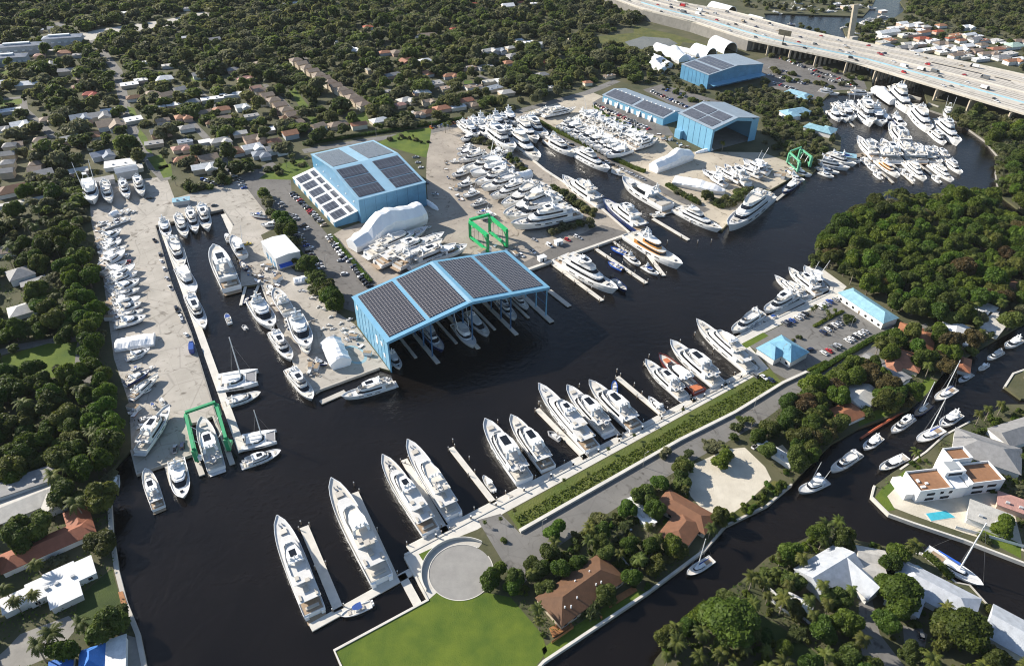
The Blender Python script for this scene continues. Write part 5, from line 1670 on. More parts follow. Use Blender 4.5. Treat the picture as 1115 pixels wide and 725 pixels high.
FG = 'finger piers of the southern quay'
for i, (p, q, wd) in enumerate([((331, 573), (369, 664), 3.6), ((386, 536), (428, 628), 3.4), ((440, 500), (486, 580), 3.0), ((491, 487), (538, 547), 2.6), ((585, 445), (638, 499), 2.6), ((646, 440), (676, 476), 2.2), ((672, 410), (722, 452), 2.6), ((702, 395), (757, 437), 2.2), ((770, 398), (792, 420), 2.0)]):
    dock(p, q, wd, f'pale concrete finger pier, {nth(i)} from the lawn end of the southern quay', FG, piles=3)
dock((338, 683), (462, 614), 3.4, 'pale outer float joining the first two finger piers', name='floating_dock')
dock((437, 625), (455, 658), 3.2, 'short pale float beside the lawn seawall', name='floating_dock')
dock((444, 597), (826, 398), 3.0, 'long floating dock running the length of the southern quay', name='floating_dock', piles=14, side=1)
dock((806, 362), (902, 313), 3.2, 'floating dock along the car park quay', name='floating_dock', piles=6, side=1)
NG = 'finger piers beside the covered dock'
for i, (p, q, wd) in enumerate([((602, 287), (656, 327), 2.6), ((649, 271), (704, 308), 2.4), ((690, 256), (723, 300), 2.6), ((668, 263), (686, 276), 1.6)]):
    dock(p, q, wd, f'finger pier with white pilings, {nth(i)} from the covered dock', NG, piles=5)
dock((598, 316), (620, 333), 3.0, 'concrete pier stub just off the covered dock corner', None, conc)
dock((711, 238), (750, 261), 2.6, 'L-shaped pier arm facing the inlet mouth', None)
dock((711, 236), (738, 228), 2.6, 'short arm of the L-shaped inlet pier', None)
dock((826, 205), (845, 215), 3.0, 'wide pale pier beside the largest tri-deck yacht', None)
dock((845, 218), (866, 201), 2.2, 'dark pier by the small navy boat on the point', None, conc)
WG = 'piers of the western basin'
dock((176, 246), (264, 491), 3.6, 'long pale concrete pier between western yard and basin', None, conc_w, name='floating_dock', z=WL + 1.1)
dock((244, 233), (263, 275), 4.2, 'pale float on the eastern side of the western basin', None, conc_w, name='floating_dock', z=WL + 1.1)
dock((262, 332), (268, 309), 1.6, 'narrow finger pier by the junk yard, nearer the big cruiser', WG)
dock((274, 329), (282, 309), 1.6, 'narrow finger pier by the junk yard, nearer the peninsula', WG)
dock((212, 494), (220, 517), 2.4, 'short pier on the near side of the lift slip', WG, conc)
dock((247, 488), (253, 505), 2.4, 'short pier on the far side of the lift slip', WG, conc)
dock((180, 503), (187, 528), 1.6, 'short grey pier between two boats below the western yard', WG, conc)
dock((349, 438), (376, 426), 3.0, 'grey timber float at the tip of the peninsula', WG, conc)
MG = 'piers of the far marina'
for i, (p, q) in enumerate([((938, 168), (973, 199)), ((958, 166), (995, 200)), ((984, 165), (1026, 199)), ((905, 112), (930, 138)), ((940, 104), (965, 130)), ((878, 176), (905, 190))]):
    dock(p, q, 1.8, f'narrow timber pier in the far marina, {nth(i)} counted from the fuel hut', MG, conc)
dock((915, 172), (942, 168), 6, 'planked fuel pier with the small turquoise hut', None, wood)
# loose mooring piles off the southern quay
i = 0
for x, y in [(327, 567), (385, 525), (441, 502), (493, 478), (511, 497), (542, 457), (587, 437), (631, 418), (672, 402), (691, 417), (707, 386), (741, 370), (757, 362), (777, 380), (727, 262), (742, 256), (775, 261), (760, 262), (752, 240), (633, 299), (700, 266)]:
    p = U(x, y, 0.8)
    t = root('mooring_pile', f'white capped mooring pile in the water, {nth(i)} counting from the lawn corner', 'pile', 'mooring piles off the quays', (p.x, p.y, 0))
    part('post', MB().tube((0, 0, -4), (0, 0, 0.8), 0.26, 0.24, 8), wood, t)
    part('cap', MB().tube((0, 0, 0.8), (0, 0, 1.4), 0.32, 0.05, 8), white, t)
    i += 1
# quay furniture: dock boxes, power pedestals, people-size things
i = 0
for f in [0.06, 0.14, 0.2, 0.27, 0.34, 0.4, 0.47, 0.53, 0.6, 0.66, 0.73, 0.8, 0.86, 0.93]:
    p = U(444, 598).lerp(U(826, 399), f) + Vector((0.5, -0.9, 0))
    b = root('power_pedestal', f'slim white and black dock pedestal, {nth(i)} from the turning circle', 'pedestal', 'dock pedestals on the long float', (p.x, p.y, WL + 0.85), GRID)
    part('post', MB().box(-0.25, 0.25, -0.25, 0.25, 0, 2.2), blackp, b)
    part('lamp_head', MB().box(-0.32, 0.32, -0.32, 0.32, 2.2, 2.5), white, b)
    i += 1
i = 0
for f in [0.1, 0.24, 0.37, 0.5, 0.57, 0.7, 0.83, 0.9]:
    p = U(444, 598).lerp(U(826, 399), f) + Vector((-0.2, -0.5, 0))
    b = root('dock_box', f'small white lidded dock box, {nth(i)} from the turning circle', 'box', 'dock boxes on the long float', (p.x, p.y, WL + 0.86), GRID)
    part('body', MB().box(-0.9, 0.9, -0.4, 0.4, 0, 0.7), white, b)
    part('lid', MB().box(-0.95, 0.95, -0.45, 0.45, 0.7, 0.8), pad, b)
    i += 1
# ------------------------------------------------------------------ green travel lifts
green = pm('lift_green', (0.02, 0.42, 0.13), 0.4, 0.06, 0.3)


def lift(cs, h, label, zt, green=green, q_=1.0):
    """cs: four top corners in the photograph (near-west, far-west, far-east, near-east)"""
    P = [U(x, y, zt) for x, y in cs]
    c = sum(P, Vector()) / 4
    t = root('travel_lift', label, 'boat lift', None, (c.x, c.y, 0))
    Q = [(p.x - c.x, p.y - c.y) for p in P]
    for i, (x, y) in enumerate(Q):
        part('leg', MB().box(x - 0.9, x + 0.9, y - 0.9, y + 0.9, 1.5, zt - 0.02), green, t)
    for a, b in ((0, 1), (3, 2)):
        part('top_beam', MB().bar((*Q[a], zt + 0.5), (*Q[b], zt + 0.5), 1.8 * q_, 2.0 * q_), green, t)
        part('bottom_beam', MB().bar((*Q[a], 1.9), (*Q[b], 1.9), 1.6 * q_, 1.3 * q_), green, t)
        for k in (0.02, 0.14, 0.86, 0.98):
            x, y = Q[a][0] + (Q[b][0] - Q[a][0]) * k, Q[a][1] + (Q[b][1] - Q[a][1]) * k
            d = Vector((Q[b][0] - Q[a][0], Q[b][1] - Q[a][1], 0)).normalized()
            n_ = Vector((-d.y, d.x, 0)) * 0.45
            part('wheel', MB().tube((x - n_.x, y - n_.y, 0.85), (x + n_.x, y + n_.y, 0.85), 0.85, 0.85, 12), blackp, t)
    part('cross_beam', MB().bar((*Q[1], zt + 1.6), (*Q[2], zt + 1.9), 1.8 * q_, 1.6 * q_), green, t)
    for a, b in ((0, 1), (3, 2)):
        for k, kk in ((0.0, 0.25), (1.0, 0.75)):
            x, y = Q[a][0] + (Q[b][0] - Q[a][0]) * k, Q[a][1] + (Q[b][1] - Q[a][1]) * k
            x2, y2 = Q[a][0] + (Q[b][0] - Q[a][0]) * kk, Q[a][1] + (Q[b][1] - Q[a][1]) * kk
            part('brace', MB().bar((x, y, zt * .55), (x2, y2, zt - .1), .5, .5), green, t)
        for k in (0.25, 0.5, 0.75):
            x, y = Q[a][0] + (Q[b][0] - Q[a][0]) * k, Q[a][1] + (Q[b][1] - Q[a][1]) * k
            part('hoist_block', MB().box(x - .5, x + .5, y - .5, y + .5, zt - 1.6, zt - .5), steel, t)
            part('hoist_cable', MB().tube((x, y, 2.4), (x, y, zt - 1.5), .09, .09, 5), blackp, t)
    for a in (0, 3):
        part('hydraulic_ram', MB().tube((Q[a][0] + .9, Q[a][1] + .6, 1.6), (Q[a][0] + .9, Q[a][1] + .6, zt * .7), .22, .16, 7), steel, t)
    part('engine_box', MB().box(Q[3][0] - 1.0, Q[3][0] + 1.0, Q[3][1] + .8, Q[3][1] + 3.4, 2.6, 4.4), green, t)
    part('operator_cab', MB().box(Q[0][0] + 0.7, Q[0][0] + 2.4, Q[0][1] - 0.8, Q[0][1] + 0.8, 2.4, 4.6), white, t)
    for k in (0.3, 0.7):
        a = (Q[0][0] + (Q[1][0] - Q[0][0]) * k, Q[0][1] + (Q[1][1] - Q[0][1]) * k)
        b = (Q[3][0] + (Q[2][0] - Q[3][0]) * k, Q[3][1] + (Q[2][1] - Q[3][1]) * k)
        mb = MB()
        for q, s in ((a, b), (b, a)):
            mb.bar((q[0], q[1], zt), (q[0] + (s[0] - q[0]) * 0.2, q[1] + (s[1] - q[1]) * 0.2, 4.0), 0.35, 0.1)
        part('sling', mb, white, t)
    return t


lift([(531, 257.5), (511.5, 242), (533, 236.5), (552, 252)], 13, 'tall bright green travel lift on the boatyard behind the covered dock', 12.5)
lift([(211, 490), (202.5, 452), (235.5, 441), (246, 478)], 9, 'green travel lift straddling the slip on the western yard', 8.0, pm('lift_green_dark', (0.025, 0.30, 0.12), 0.5, 0.15, 0.4), 0.75)
lift([(871, 177), (860, 167), (872, 163), (884, 172)], 12, 'green travel lift at the far marina point', 9.0, pm('lift_green_faded', (0.13, 0.42, 0.25), 0.5, 0.1, 0.3), 0.6)

for x, y, lb in ((590, 283.5, 'small white dock kiosk on the quay by the covered dock'), (608, 266, 'small white dock kiosk further along the quay, by the finger piers')):
    pt = U(x, y)
    k_ = root('dock_kiosk', lb, 'kiosk', None, (pt.x, pt.y, 0), GRID)
    part('wall', MB().box(-2.4, 2.4, -1.7, 1.7, 0.0, 2.7), white, k_)
    part('roof', MB().box(-2.7, 2.7, -2.0, 2.0, 2.7, 3.0), white, k_)
    part('door', MB().box(-0.5, 0.5, -1.78, -1.71, 0.1, 2.1), glass, k_)
# ------------------------------------------------------------------ vehicles
CC = {'white': (0.75, 0.75, 0.75), 'silver': (0.42, 0.43, 0.45), 'grey': (0.14, 0.145, 0.15), 'black': (0.012, 0.012, 0.014), 'red': (0.42, 0.02, 0.025), 'blue': (0.03, 0.08, 0.32), 'navy': (0.015, 0.025, 0.07), 'tan': (0.40, 0.33, 0.24), 'green': (0.03, 0.12, 0.06), 'orange': (0.55, 0.16, 0.02), 'yellow': (0.6, 0.45, 0.05)}
tyre = pm('tyre', (0.02, 0.02, 0.02), 0.9)
rim = pm('wheel_rim', (0.4, 0.4, 0.42), 0.3, metal=0.8)
lampm = pm('lamp_lens', (0.75, 0.75, 0.72), 0.15)
tailm = pm('tail_lens', (0.4, 0.02, 0.02), 0.2)


def car(kind, colour, full):
    nm = {'s': 'parked_car', 'u': 'parked_car', 'p': 'pickup_truck', 'v': 'van', 't': 'lorry'}[kind]
    r = root(nm)
    body = pm('car_' + colour, CC[colour], 0.25, coat=0.5)
    L, W, H1, H2 = {'s': (4.6, 1.8, 0.85, 1.42), 'u': (4.8, 1.9, 1.0, 1.75), 'p': (5.6, 1.95, 1.05, 1.8), 'v': (5.4, 2.0, 1.15, 2.2), 't': (8.5, 2.5, 1.4, 3.3)}[kind]
    hw = W / 2
    rs = []
    for x, zt, k in ((-L / 2, H1 * 0.75, 0.86), (-L / 2 + 0.15, H1 * 0.97, 0.96), (-L * 0.2, H1, 1), (L * 0.18, H1 * 0.98, 1), (L / 2 - 0.3, H1 * 0.86, 0.95), (L / 2, H1 * 0.6, 0.8)):
        rs.append([(x, -hw * k, 0.32), (x, hw * k, 0.32), (x, hw * k, zt * 0.75), (x, hw * k * 0.93, zt), (x, -hw * k * 0.93, zt), (x, -hw * k, zt * 0.75)])
    part('body', MB().loft(rs), body, r)
    xa, xb = {'s': (-L * 0.34, L * 0.20), 'u': (-L * 0.47, L * 0.22), 'p': (-L * 0.08, L * 0.24), 'v': (-L * 0.49, L * 0.36), 't': (L * 0.24, L * 0.46)}[kind]
    lo = [(xa, -hw * 0.9), (xb, -hw * 0.9), (xb, hw * 0.9), (xa, hw * 0.9)]
    hi = [(xa + 0.35, -hw * 0.72), (xb - 0.75, -hw * 0.72), (xb - 0.75, hw * 0.72), (xa + 0.35, hw * 0.72)]
    part('window', MB().loft([[(x, y, H1 * 0.95) for x, y in lo], [(x, y, H2 - 0.07) for x, y in hi]], cap0=False), glass, r)
    hi2 = [(x + (0.05 if x > 0 else -0.05), y * 1.04) for x, y in hi]
    part('roof', MB().loft([[(x, y, H2 - 0.065) for x, y in hi2], [(x * 0.98, y * 0.96, H2) for x, y in hi2]]), body, r)
    if kind == 'p':
        part('load_bed', MB().box(-L / 2 + 0.2, xa - 0.1, -hw * 0.8, hw * 0.8, H1 - 0.02, H1 + 0.02), blackp, r)
    if kind == 't':
        part('cargo_box', MB().box(-L / 2, L * 0.22, -hw, hw, 0.9, H2), body if colour != 'black' else white, r)
    if kind == 'v':
        part('side_panel', MB().box(xa + 0.2, xb - 2.2, -hw * 0.93, hw * 0.93, H1 * 0.9, H2 - 0.2), body, r)
    if full:
        for x in (-L * 0.31, L * 0.31):
            for s in (-1, 1):
                wv = part('wheel', MB().tube((x, s * (hw - 0.12), 0.33), (x, s * (hw + 0.03), 0.33), 0.33, 0.33, 10), tyre, r)
                part('rim', MB().tube((x, s * (hw - 0.05), 0.33), (x, s * (hw + 0.05), 0.33), 0.19, 0.19, 8), rim, wv)
        for s in (-1, 1):
            part('headlight', MB().box(L / 2 - 0.2, L / 2 - 0.02, s * hw * 0.62 - 0.16, s * hw * 0.62 + 0.16, H1 * 0.58, H1 * 0.72), lampm, r)
            part('tail_light', MB().box(-L / 2 - 0.03, -L / 2 + 0.1, s * hw * 0.7 - 0.12, s * hw * 0.7 + 0.12, H1 * 0.6, H1 * 0.8), tailm, r)
    else:
        mb = MB()
        for x in (-L * 0.31, L * 0.31):
            mb.box(x - 0.33, x + 0.33, -hw + 0.05, hw - 0.05, 0.01, 0.4)
        part('wheel_set', mb, tyre, r)
    return r


CATV = {'s': 'car', 'u': 'car', 'p': 'pickup', 'v': 'van', 't': 'lorry'}
KIND = {'s': 'car', 'u': 'car', 'p': 'pickup', 'v': 'van', 't': 'lorry'}


def vehicle(p, deg, colour, kind, label, group=None, full=False, z=0.0):
    return place(('car', kind, colour, full), lambda: car(kind, colour, full), (p[0], p[1], z + 0.02), R(deg), 1.0, label, CATV[kind], group)


def carrow(p, q, n, row, group, deg=None, full=False, z=0.0, skip=0.0, seed=0, pal=None, jit=8, zpx=0.0):
    """n vehicles between two points of the photograph, parked across the row direction"""
    rr = random.Random(seed + n * 7 + int(p[0]))
    a, b = U(*p, zpx), U(*q, zpx)
    base = math.degrees(math.atan2((b - a).y, (b - a).x)) + 90 if deg is None else deg
    pal = pal or ['white', 'white', 'silver', 'silver', 'grey', 'black', 'black', 'white', 'navy', 'red', 'tan', 'blue']
    k = 0
    for i in range(n):
        if rr.random() < skip:
            continue
        c = a.lerp(b, i / max(1, n - 1))
        col = rr.choice(pal); kd = rr.choice('ssuusup')
        vehicle((c.x + rr.uniform(-.3, .3), c.y + rr.uniform(-.3, .3)), base + rr.choice((0, 180)) + rr.uniform(-jit, jit) * 0.4, col, kd, f'{col} {KIND[kd]}, {nth(k)} {row}', group, full, z)
        k += 1


carrow((318, 211), (349, 241), 12, 'from the top beside the lean-to', 'cars parked beside the lean-to', seed=1)
carrow((321, 252), (337, 271), 7, 'from the top in the row by the warehouse hedge', 'cars along the warehouse hedge', seed=2)
carrow((326, 219), (352, 246), 5, 'in the second lean-to row', 'second row by the lean-to', skip=0.3, seed=9)
carrow((358, 258), (376, 283), 10, 'from the top along the narrow hedge', 'cars along the narrow hedge', seed=3)
carrow((385, 291), (402, 312), 9, 'from the top in the packed row by the covered dock', 'packed row by the covered dock', seed=4, pal=['black', 'grey', 'silver', 'white', 'black', 'navy'])
carrow((306, 222), (334, 250), 9, 'in the outer lean-to row under the belt trees', 'outer lean-to row', seed=61, skip=0.15)
carrow((366, 268), (384, 288), 7, 'in the inner row of the hedged car park', 'inner row of the hedged car park', seed=62, skip=0.2)
carrow((336, 274), (350, 292), 6, 'in the lower warehouse row', 'lower warehouse row', seed=63, skip=0.1)
vehicle(U(375, 299), 30, 'white', 'u', 'single white car pulled up short of the packed row')
vehicle(U(371, 284), 30, 'silver', 's', 'single silver car in the middle of the hedged car park')
carrow((470, 140), (533, 126), 17, 'along the street behind the yard, counted from the solar shed', 'cars along the street behind the yard', seed=5, pal=['black', 'navy', 'red', 'orange', 'black', 'grey', 'white', 'silver', 'blue'])
carrow((648, 114), (706, 141), 20, 'in the forecourt of the long workshop, counted from the road', 'cars in the workshop forecourt', seed=6)
carrow((654, 121), (694, 140), 10, 'in the outer workshop row, counted from the road', 'outer row at the workshop', seed=7, skip=0.3)
carrow((710, 100), (750, 118), 14, 'between palms behind the workshop', 'cars between palms behind the workshop', seed=8)
carrow((722, 98), (775, 114), 14, 'in the back row behind the workshop', 'back row behind the workshop', seed=18, skip=0.3)
carrow((594, 143), (632, 164), 9, 'parked along the inlet hedge, counted from the road', 'cars along the inlet hedge', seed=10, deg=-30)
carrow((640, 168), (700, 196), 12, 'parked along the lower inlet hedge', 'cars along the lower inlet hedge', seed=11, deg=-30)
for i, (x, y, c, k) in enumerate([(568, 279, 'white', 'u'), (580, 275, 'white', 'p'), (598, 268, 'white', 'v'), (610, 265, 'silver', 's'), (618, 262, 'red', 'u'), (628, 258.5, 'white', 'u'), (582, 262, 'silver', 's'), (631, 260, 'silver', 's')]):
    vehicle(U(x, y), -55 + i * 3, c, k, f'{c} {KIND[k]} on the quay by the covered dock, {nth(i)} from the dock', 'cars on the quay by the covered dock', True)
for i, (x, y, c, k) in enumerate([(174.5, 277.5, 'grey', 'u'), (176, 285, 'white', 's'), (179, 293.5, 'white', 'u'), (182, 304, 'silver', 'u'), (186, 314, 'white', 'p'), (192, 336, 'black', 'u'), (194.5, 341, 'black', 's'), (197, 345, 'white', 's'), (198.5, 349.5, 'silver', 's'), (203, 365, 'white', 's'), (168.5, 262.5, 'black', 'p')]):
    vehicle(U(x, y), 118 + (i * 13) % 20, c, k, f'{c} {KIND[k]} parked by the western pier, {nth(i)} from the basin head', 'cars parked by the western pier', True)
vehicle(U(140.6, 286.5), 100, 'red', 'p', 'bright red pickup beside the laid-up boats of the western yard', None, True)
vehicle(U(138.6, 279), 100, 'white', 'u', 'white car just above the red pickup', None, True)
vehicle(U(164, 216.5), 20, 'black', 'p', 'black pickup in the shadow of the fourth upright yacht', None, True)
vehicle(U(233.5, 224.5), 20, 'black', 's', 'black car at the head of the western basin', None, True)
vehicle(U(191, 489.5), 108, 'silver', 'p', 'silver pickup at the lower end of the western yard', None, True)
vehicle(U(199, 486), 108, 'navy', 'u', 'dark blue car at the lower end of the western yard', None, True)
vehicle(U(209.5, 380.5), 110, 'blue', 't', 'blue lorry by the western pier', None, True)
vehicle(U(269.5, 266.5), 20, 'yellow', 'p', 'yellow-green utility truck at the end of the basin pier', None, True)
vehicle(U(474, 212), -20, 'white', 'p', 'white pickup in the shadow of the solar shed', None, True)
vehicle(U(464, 200), -20, 'navy', 'u', 'dark blue car tucked against the solar shed', None, True)
carrow((453, 172), (458, 183), 3, 'beside the solar shed corner', 'cars beside the solar shed corner', seed=30, full=True, pal=['white', 'silver'])
P_ = ['white', 'silver', 'white', 'black', 'grey', 'navy']
for i, (x, y, c, k) in enumerate([(854, 353, 'grey', 'u'), (858, 351.5, 'navy', 'u'), (862.5, 349.5, 'blue', 's'), (868.5, 346.5, 'white', 's'), (872.5, 344.5, 'silver', 'u'), (876.5, 342.5, 'black', 'u')]):
    vehicle(U(x, y), 121 + i, c, k, f'{c} {KIND[k]} in the quay-side row, {nth(i)} from the blue roofed office', 'quay-side row of the southern car park', True)
for i, (x, y, c, k) in enumerate([(891.5, 335, 'white', 'u'), (896, 333, 'white', 's'), (899.5, 331.5, 'silver', 's'), (903, 329, 'blue', 'u'), (909.5, 326.5, 'silver', 's')]):
    vehicle(U(x, y), 121 + i, c, k, f'{c} {KIND[k]} in the row toward the boathouse, {nth(i)} from the palms', 'boathouse row of the southern car park', True)
for i, (x, y, c, k) in enumerate([(896, 362.5, 'navy', 'u'), (901, 359, 'white', 's'), (904.5, 356.5, 'black', 's'), (909, 354.5, 'white', 'u'), (913.5, 352.5, 'silver', 's')]):
    vehicle(U(x, y), 121 + i, c, k, f'{c} {KIND[k]} by the middle planting island, {nth(i)} from its tip', 'middle row of the southern car park', True)
for i, (x, y, c, k) in enumerate([(897, 385, 'white', 's'), (902.5, 382.5, 'red', 's'), (908, 379, 'grey', 'u'), (912, 377, 'silver', 'u'), (923, 371.5, 'white', 's'), (927, 369.5, 'white', 's'), (931, 367.5, 'black', 's'), (934, 365.5, 'white', 'u'), (938, 363.5, 'white', 's'), (942, 361.5, 'silver', 's')]):
    vehicle(U(x, y), 121 + i, c, k, f'{c} {KIND[k]} in the hedge-side row, {nth(i)} from the office', 'hedge-side row of the southern car park', True)
vehicle(U(882, 381.5), 30, 'navy', 'u', 'dark blue car parked against the blue roofed office', None, True)
carrow((822, 409), (840, 414), 3, 'below the blue roofed office by the strip garden', 'cars below the office', seed=31, full=True, deg=120, pal=['white', 'grey', 'navy'])
vehicle(U(823, 486), 40, 'white', 'p', 'white pickup under trees at the edge of the sandy lot', None, True)
vehicle(U(1002, 691), 75, 'grey', 'u', 'dark grey car with a pale roof on the southern driveway', None, True)
vehicle(U(682, 576), 120, 'white', 'v', 'white van beside the carport on the southern road', None, True)
carrow((222, 196), (240, 203), 6, 'at the head of the peninsula car park', 'cars at the head of the peninsula', seed=33, deg=20)
carrow((251, 186), (266, 205), 7, 'along the lane above the peninsula', 'cars along the lane above the peninsula', seed=34)
carrow((2, 227), (62, 213), 8, 'by the long white lean-to', 'cars by the long white lean-to', seed=35, skip=0.5)
pal_far = ['white', 'silver', 'white', 'silver', 'grey', 'black', 'navy', 'red']
rows = [((838, 74), (866, 82)), ((838, 82), (876, 92)), ((864, 70), (900, 82)), ((882, 80), (915, 92)), ((905, 83), (930, 94)), ((850, 64), (872, 71)), ((842, 91), (866, 98))]
for i, (p, q) in enumerate(rows):
    carrow(p, q, 13, f'in the {nth(i)} row of the car park below the motorway', f'{nth(i)} row of the car park below the motorway', seed=50 + i, pal=pal_far, skip=0.15)
# traffic on the motorway
k = 0
rr = random.Random(5)
for kk, sgn in ((0.075, 1), (0.125, 1), (0.31, 1), (0.357, 1), (0.402, 1), (0.562, -1), (0.607, -1), (0.652, -1), (0.835, -1), (0.885, -1)):
    f = rr.uniform(0.05, 0.12)
    while f < 0.97:
        p, q = lane(f, kk), lane(f + 0.01, kk)
        d = q - p
        px = PX(p.x, p.y, ZB)
        if 640 < px[0] < 1125 and px[1] > -8:
            c = rr.choice(['white', 'silver', 'grey', 'black', 'black', 'red', 'white', 'navy', 'tan'])
            kd = rr.choice('ssuuspvt')
            mv = vehicle((p.x, p.y), math.degrees(math.atan2(d.y, d.x)) + (0 if sgn > 0 else 180), c, kd, f'{c} {KIND[kd]} driving on the motorway bridge, {nth(k % 60)} in count from the near parapet', 'traffic on the motorway bridge', False, ZB + 0.04)
            if mv.name.startswith('parked_car'):
                mv.name = 'moving_car'
            k += 1
        f += rr.uniform(0.05, 0.16)
# ------------------------------------------------------------------ the fleet
SQ = 'yachts berthed stern-to along the southern quay'
F_ = [('tri', 0, (303, 566), (343, 668), 'white yacht with teak aft deck, outermost by the corner lawn', 0.85),
      ('tri', 3, (362, 528), (416, 633), 'long white tri-deck yacht second from the corner lawn', 1.0),
      ('tri', 2, (417, 500), (469, 580), 'white tri-deck yacht with a boat on its foredeck, third from the lawn', 0.9),
      ('tri', 1, (444, 483), (494, 562), 'white yacht with a burgundy waterline sharing a pier, fourth from the lawn', 0.85),
      ('fly', 0, (528, 461), (571, 524), 'slim white yacht with a dark windscreen beside the small open boat, fifth from the lawn', 1.0),
      ('fly', 2, (556, 456), (597, 511), 'dark blue hulled yacht with white houses, sixth from the lawn', 1.0),
      ('tri', 0, (586, 422), (645, 490), 'big white yacht with two dark foredeck spots, seventh from the lawn', 0.85),
      ('fly', 0, (617, 423), (662, 471), 'white yacht squeezed between two bigger ones, eighth from the lawn', 0.95),
      ('fly', 3, (641, 418), (693, 467), 'white yacht hemmed in beside the open finger pier, ninth from the lawn', 0.95),
      ('fly', 2, (702, 394), (744, 432), 'smaller white yacht beside the orange-decked one', 0.9),
      ('exp', 1, (717, 388), (762, 428), 'dark red sport yacht with bright orange deck cushions', 1.0),
      ('fly', 0, (729, 374), (782, 419), 'white flybridge yacht just before the quay step', 0.9),
      ('tri', 3, (757, 352), (818, 404), 'largest white yacht of the southern quay, lying at the quay step', 0.9)]
for i, (k, v, b, s, lb, zk) in enumerate(F_):
    if i == 5 or i == 9:
        v = 0 if i == 9 else 3
        lb = lb if i == 9 else 'white yacht with a reddish bulwark and open sun deck, sixth from the lawn'
    boat(k, v, b, s, lb, SQ, zk=zk, bk=0.9 if k == 'tri' else 1.0)
boat('con', 0, (526, 517), (538, 533), 'small white open boat tied to the fourth finger pier')
boat('con', 3, (669, 414), (669.5, 428), 'small grey-blue open boat at the pier head among the southern yachts')
boat('cru', 0, (706, 432), (724, 450), 'small white cabin cruiser alone on the finger pier with the open boat')
boat('rib', 0, (597, 468), (611, 477), 'grey inflatable lying beside the big seventh yacht')
boat('con', 2, (371, 670), (404, 656), 'white open tender on the outer float by the corner lawn', zk=0.8)
boat('fly', 1, (796, 363), (829, 341), 'white yacht lying along the car park quay, nearer the quay step')
boat('fly', 0, (831, 341), (866, 321), 'white yacht lying along the car park quay, nearer the palms')
boat('tri', 1, (843, 301), (880, 327), 'white tri-deck yacht next to the mangroves, outer of the pair', zk=0.8)
boat('fly', 3, (858, 294), (892, 320), 'white yacht next to the mangroves, middle of the trio')
boat('fish', 1, (875, 292), (897, 314), 'white sportfishing boat against the mangrove walkway')
boat('con', 1, (822, 355), (832, 350), 'navy open boat on the car park float')
boat('con', 2, (836, 348), (846, 343), 'white open boat on the car park float')
boat('rib', 0, (812, 361), (819, 357), 'grey inflatable on the car park float')
# north side of the main basin
boat('tri', 0, (672, 321), (608, 283), 'long white yacht with a tall arch on the finger pier beside the covered dock')
boat('con', 1, (682, 317), (667, 303), 'slim navy tender lying just off the tall-arch yacht')
boat('con', 3, (662, 285), (678, 293), 'little red and white open boat between the finger piers', None)
boat('con', 3, (665, 269), (682, 276), 'little royal blue open boat near the head of the finger piers')
boat('cru', 3, (697, 289), (682, 277), 'small cabin boat with a tan top beside the varnished yacht')
boat('cru', 1, (717, 299), (700, 289), 'small blue-topped cabin boat near the varnished yacht bow')
boat('cla', 0, (742, 294), (683, 257), 'classic yacht with orange varnished deckhouses')
boat('tri', 4, (656, 221), (703, 255), 'navy blue hulled yacht with white decks in the inlet mouth')
boat('tri', 1, (612, 196), (655, 225), 'white yacht along the hedge quay inside the inlet')
boat('exp', 2, (677, 199), (727, 228), 'sleek low white sport yacht with black windows in the inlet', zk=1.1)
boat('con', 0, (707, 233), (723, 234), 'small white tender at the L-shaped pier')
boat('tri', 3, (785, 253), (735, 228), 'white yacht inside the L-shaped pier', zk=0.9)
boat('tri', 1, (791, 253), (836, 216), 'very large tri-deck yacht bows-on at the wooded point', zk=0.95)
boat('exp', 3, (852, 211), (868, 198), 'small navy hulled sport boat on the wooded point')
boat('fly', 1, (626, 171), (595, 153), 'white yacht on the inlet road quay, nearest the basin head')
boat('tri', 0, (664, 188), (623, 165), 'white yacht on the inlet road quay, second from the basin head', zk=0.85)
boat('con', 0, (680, 191), (667, 186), 'small open boat astern of the sleek sport yacht')
HB = 'yachts lying at the head of the inlet'
for i, (b, s, k, v) in enumerate([((586, 157), (560, 132), 'tri', 1), ((596, 152), (571, 131), 'fly', 0), ((588, 178), (551, 146), 'tri', 3), ((571, 168), (540, 141), 'tri', 0), ((561, 170), (530, 144), 'fly', 2), ((552, 160), (528, 137), 'fly', 1)]):
    boat(k, v if not (k == 'fly' and v == 2) else 0, b, s, f'white yacht at the inlet head, {nth(i)} counted from the inlet road', HB, zk=0.85, dry=i > 3)
# western basin
WB = 'yachts bows-out at the head of the western basin'
for i, (b, s, k, v) in enumerate([((183, 260), (178, 241), 'cru', 0), ((203, 260), (194, 236), 'fly', 1), ((214, 255), (207, 230), 'fly', 0), ((227, 253), (220, 226), 'fly', 3)]):
    boat(k, v, b, s, f'white yacht bows-out at the western basin head, {nth(i)} from the long pier', WB, zk=0.85, bk=0.85)
WP = 'yachts along the long western pier'
for i, (b, s, k, v) in enumerate([((200, 294), (187, 260), 'fly', 1), ((213, 322), (196, 292), 'fish', 1), ((224, 360), (206, 322), 'fly', 0)]):
    boat(k, v, b, s, f'white yacht along the long western pier, {nth(i)} from the basin head', WP, zk=0.75, bk=0.78)
boat('fly', 3, (234, 273), (253, 316), 'big cream cruiser with orange and red deck furniture by the junk yard')
boat('con', 0, (246, 254), (249, 262), 'tiny white open boat at the eastern basin float')
boat('con', 2, (246, 341), (250, 351), 'small open boat drifting in the basin mouth')
boat('rib', 0, (264, 352), (268, 357), 'tiny grey dinghy drifting in mid basin')
boat('con', 1, (265, 330), (270, 322), 'small white launch between the two narrow finger piers')
